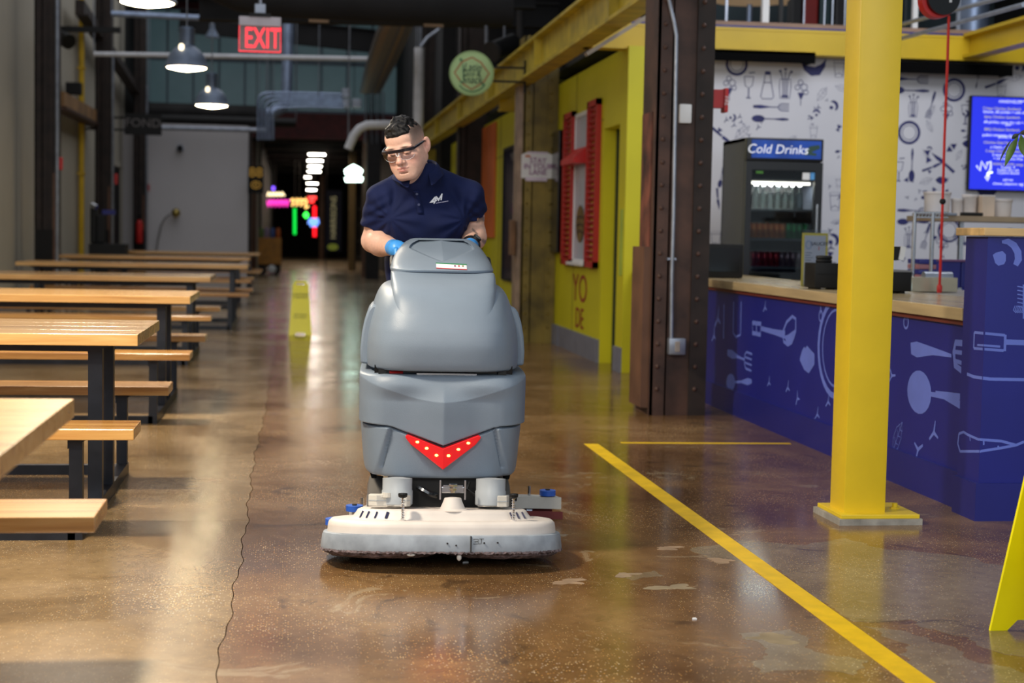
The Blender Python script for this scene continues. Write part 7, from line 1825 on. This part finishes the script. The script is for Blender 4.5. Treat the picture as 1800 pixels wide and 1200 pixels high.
Vt, Ft = Q_.mesh(); mesh_obj('trousers', Vt, Ft, mat('khaki', (168, 156, 134), rough=.8, var=.06, bump=.2, bscale=500), man, MO, 1)
shoe_m = mat('shoe_black', (28, 27, 28), rough=.4, var=.08)
for s_ in (-1, 1):
    cx, cy = .545+s_*.105, 7.02+s_*.10
    f_ = Field(np.arange(cx-.07, cx+.07, .005), np.arange(cy-.24, cy+.12, .005), np.arange(-.01, .14, .005))
    f_.ell((cx, cy-.09, .05), (.048, .125, .048), 0); f_.ell((cx, cy+.03, .06), (.042, .06, .065), .03)
    gz = f_.ax[2][None, None, :]; f_.D = np.maximum(f_.D, .004-gz).astype(np.float32)
    a_, b_ = f_.mesh(); mesh_obj('shoe', a_, b_, shoe_m, man, MO, 1)
# ---- gloved hands closed round the handle bar
def hand(name, W_, E_, bx, by, bz, s_):
    W_, E_ = np.array(W_), np.array(E_)
    bar = np.array((bx, by, bz)); lo = np.minimum(W_, bar)-.10; hi = np.maximum(W_, bar)+.10
    f_ = Field(np.arange(lo[0], hi[0], .0022), np.arange(lo[1], hi[1], .0022), np.arange(lo[2], hi[2], .0022))
    d = (W_-E_)/np.linalg.norm(W_-E_)
    f_.cone(W_-d*.045, W_, .0335, .0325, .0); f_.cone(W_, bar+np.array((0, .022, .030)), .031, .026, .02)
    # palm over the bar, then four unequal fingers curling down its far side and a thumb beneath
    for k, (o, L_, r_) in enumerate(((-.031, .92, .0098), (-.0105, 1.0, .0103), (.0105, .96, .0100), (.031, .80, .0088))):
        kx = bx+o*1.0
        p0 = np.array((kx, by+.024, bz+.034)); p1 = np.array((kx, by-.020*L_, bz+.030*L_)); p2 = np.array((kx, by-.036*L_, bz-.002)); p3 = np.array((kx, by-.016*L_, bz-.030*L_))
        f_.cone(W_+(p0-W_)*.6, p0, .017, r_*1.15, .012); f_.cone(p0, p1, r_*1.12, r_, .003); f_.cone(p1, p2, r_, r_*.95, .003); f_.cone(p2, p3, r_*.95, r_*.82, .003)
    t0 = np.array((bx-s_*.040, by+.026, bz+.014)); t1 = np.array((bx-s_*.046, by+.020, bz-.020)); t2 = np.array((bx-s_*.026, by-.006, bz-.036))
    f_.cone(W_+(t0-W_)*.5, t0, .018, .0135, .012); f_.cone(t0, t1, .0135, .012, .004); f_.cone(t1, t2, .012, .0095, .004)
    f_.cone(W_-d*.052, W_-d*.044, .0355, .0345, .002)
    a_, b_ = f_.mesh(); o, _ = mesh_obj(name, a_, b_, glove_m, man, MO, 1); return o
glove_m = mat('nitrile_blue', (62, 146, 222), rough=.38, var=.05, vscale=30, bump=.15, bscale=120)
cs, sn = math.cos(math.radians(-3.4)), math.sin(math.radians(-3.4))
def mloc(x, y, z): return (.538+x*cs-y*sn, 5.70+x*sn+y*cs, z)
bl, br = mloc(-.150, .822, 1.103), mloc(.118, .824, 1.103)
hand('glove', WRL, ELL_, *bl, -1); hand('glove', WRR, ELR, *br, 1)
# ---- wristwatch
W_, E_ = np.array(WRR), np.array(ELR); d = (W_-E_)/np.linalg.norm(W_-E_); c_ = W_-d*.055
wt_ = thing('wristwatch', 'black wristwatch on the tattooed arm of the worker', 'watch', c_)
a_ = Vector(d); xx = a_.cross(Vector((0, 0, 1))).normalized(); yy = a_.cross(xx)
ring_ = [Vector(c_)+(xx*math.cos(t_)+yy*math.sin(t_))*.0375 for t_ in np.linspace(0, 2*PI, 28, endpoint=False)]
mb = MB(); vs = []
for p in ring_:
    o_ = (p-Vector(c_)).normalized(); vs += [p-a_*.010, p+a_*.010, p+a_*.010+o_*.004, p-a_*.010+o_*.004]
m_ = len(ring_); mb.add(vs, [(4*i+j, 4*i+(j+1) % 4, 4*((i+1) % m_)+(j+1) % 4, 4*((i+1) % m_)+j) for i in range(m_) for j in range(4)])
mb.build('strap', M['black'], wt_, smooth=True)
u_ = (Vector((.5, -.6, .6)))-a_*Vector((.5, -.6, .6)).dot(a_); u_.normalize(); cc_ = Vector(c_)+u_*.039
MB().cyl(cc_, cc_+u_*.010, .0185, n=24).build('case', M['black'], wt_, smooth=True); MB().cyl(cc_+u_*.010, cc_+u_*.011, .014, n=20).build('dial', mat('dial', (90, 94, 100), rough=.2, var=0), wt_)
# ---- safety glasses
gl = thing('safety_glasses', 'clear safety glasses with a black brow bar worn by the worker', 'glasses', Vector(H((0, -.09, 0))))
def hp(x, y, z): return Vector(H(np.array((x, y, z))*HS))
yfn = lambda x: -.111+2.2*x*x+30*abs(x)**3.2
bar_m = mat('glasses_black', (14, 15, 28), rough=.22, var=0)
pts = [hp(x, yfn(x), .0145-.06*abs(x)**1.3) for x in np.linspace(-.070, .070, 29)]
mb = MB(); vs = []
for i, p in enumerate(pts):
    x = -.070+.140*i/28; h_ = .0056+.02*abs(x)*.4
    up = Vector(HR@np.array((0, 0, 1)))*h_; ou = Vector(HR@np.array((x*6, -1, 0)))*.003
    vs += [p-up-ou, p-up+ou, p+up+ou, p+up-ou]
mb.add(vs, [(4*i+j, 4*i+(j+1) % 4, 4*i+4+(j+1) % 4, 4*i+4+j) for i in range(28) for j in range(4)]+[(0, 1, 2, 3), (115, 114, 113, 112)])
mb.build('brow_bar', bar_m, gl, smooth=True)
for s_ in (-1, 1):
    tp = [hp(s_*.070, yfn(.070), .0125), hp(s_*.077, -.062, .013), hp(s_*.0825, -.03, .0125), hp(s_*.0845, .0, .012), hp(s_*.0835, .02, .004), hp(s_*.082, .035, -.014)]
    MB().tube(tp, [.0056, .006, .0052, .0042, .0035, .003], 8).build('temple', bar_m, gl, smooth=True)
    vs = []; nu, nv = 14, 8
    for j in range(nv+1):
        for i in range(nu+1):
            x = s_*(.007+.064*i/nu); v_ = j/nv; lo_ = -.030+.010*(1-i/nu)**3+.010*(i/nu)**4
            vs.append(hp(x, yfn(abs(x))+.004*v_*v_, .011+(lo_-.011)*v_))
    o = MB().add(vs, [(j*(nu+1)+i, j*(nu+1)+i+1, (j+1)*(nu+1)+i+1, (j+1)*(nu+1)+i) for j in range(nv) for i in range(nu)]).build('lens', bpy.data.materials.get('lens_clear') or glass_mat('lens_clear', (238, 240, 244), .03), gl, smooth='all', fix=False)
    vs2 = [hp(s_*x, yfn(abs(x))+.003, z) for x, z in ((.007, -.012), (.011, -.021), (.018, -.026), (.03, -.029), (.045, -.028), (.058, -.023), (.068, -.012))]
    MB().tube(vs2, .0006, 6).build('lens_rim', mat('rim_clear', (200, 206, 214), rough=.15, var=0) if 'rim_clear' not in bpy.data.materials else bpy.data.materials['rim_clear'], gl, smooth=True)
MB().tube([hp(-.008, -.112, .006), hp(-.005, -.115, -.004), hp(0, -.1165, -.006), hp(.005, -.115, -.004), hp(.008, -.112, .006)], .0018, 6).build('nose_bridge', bpy.data.materials['rim_clear'], gl, smooth=True)
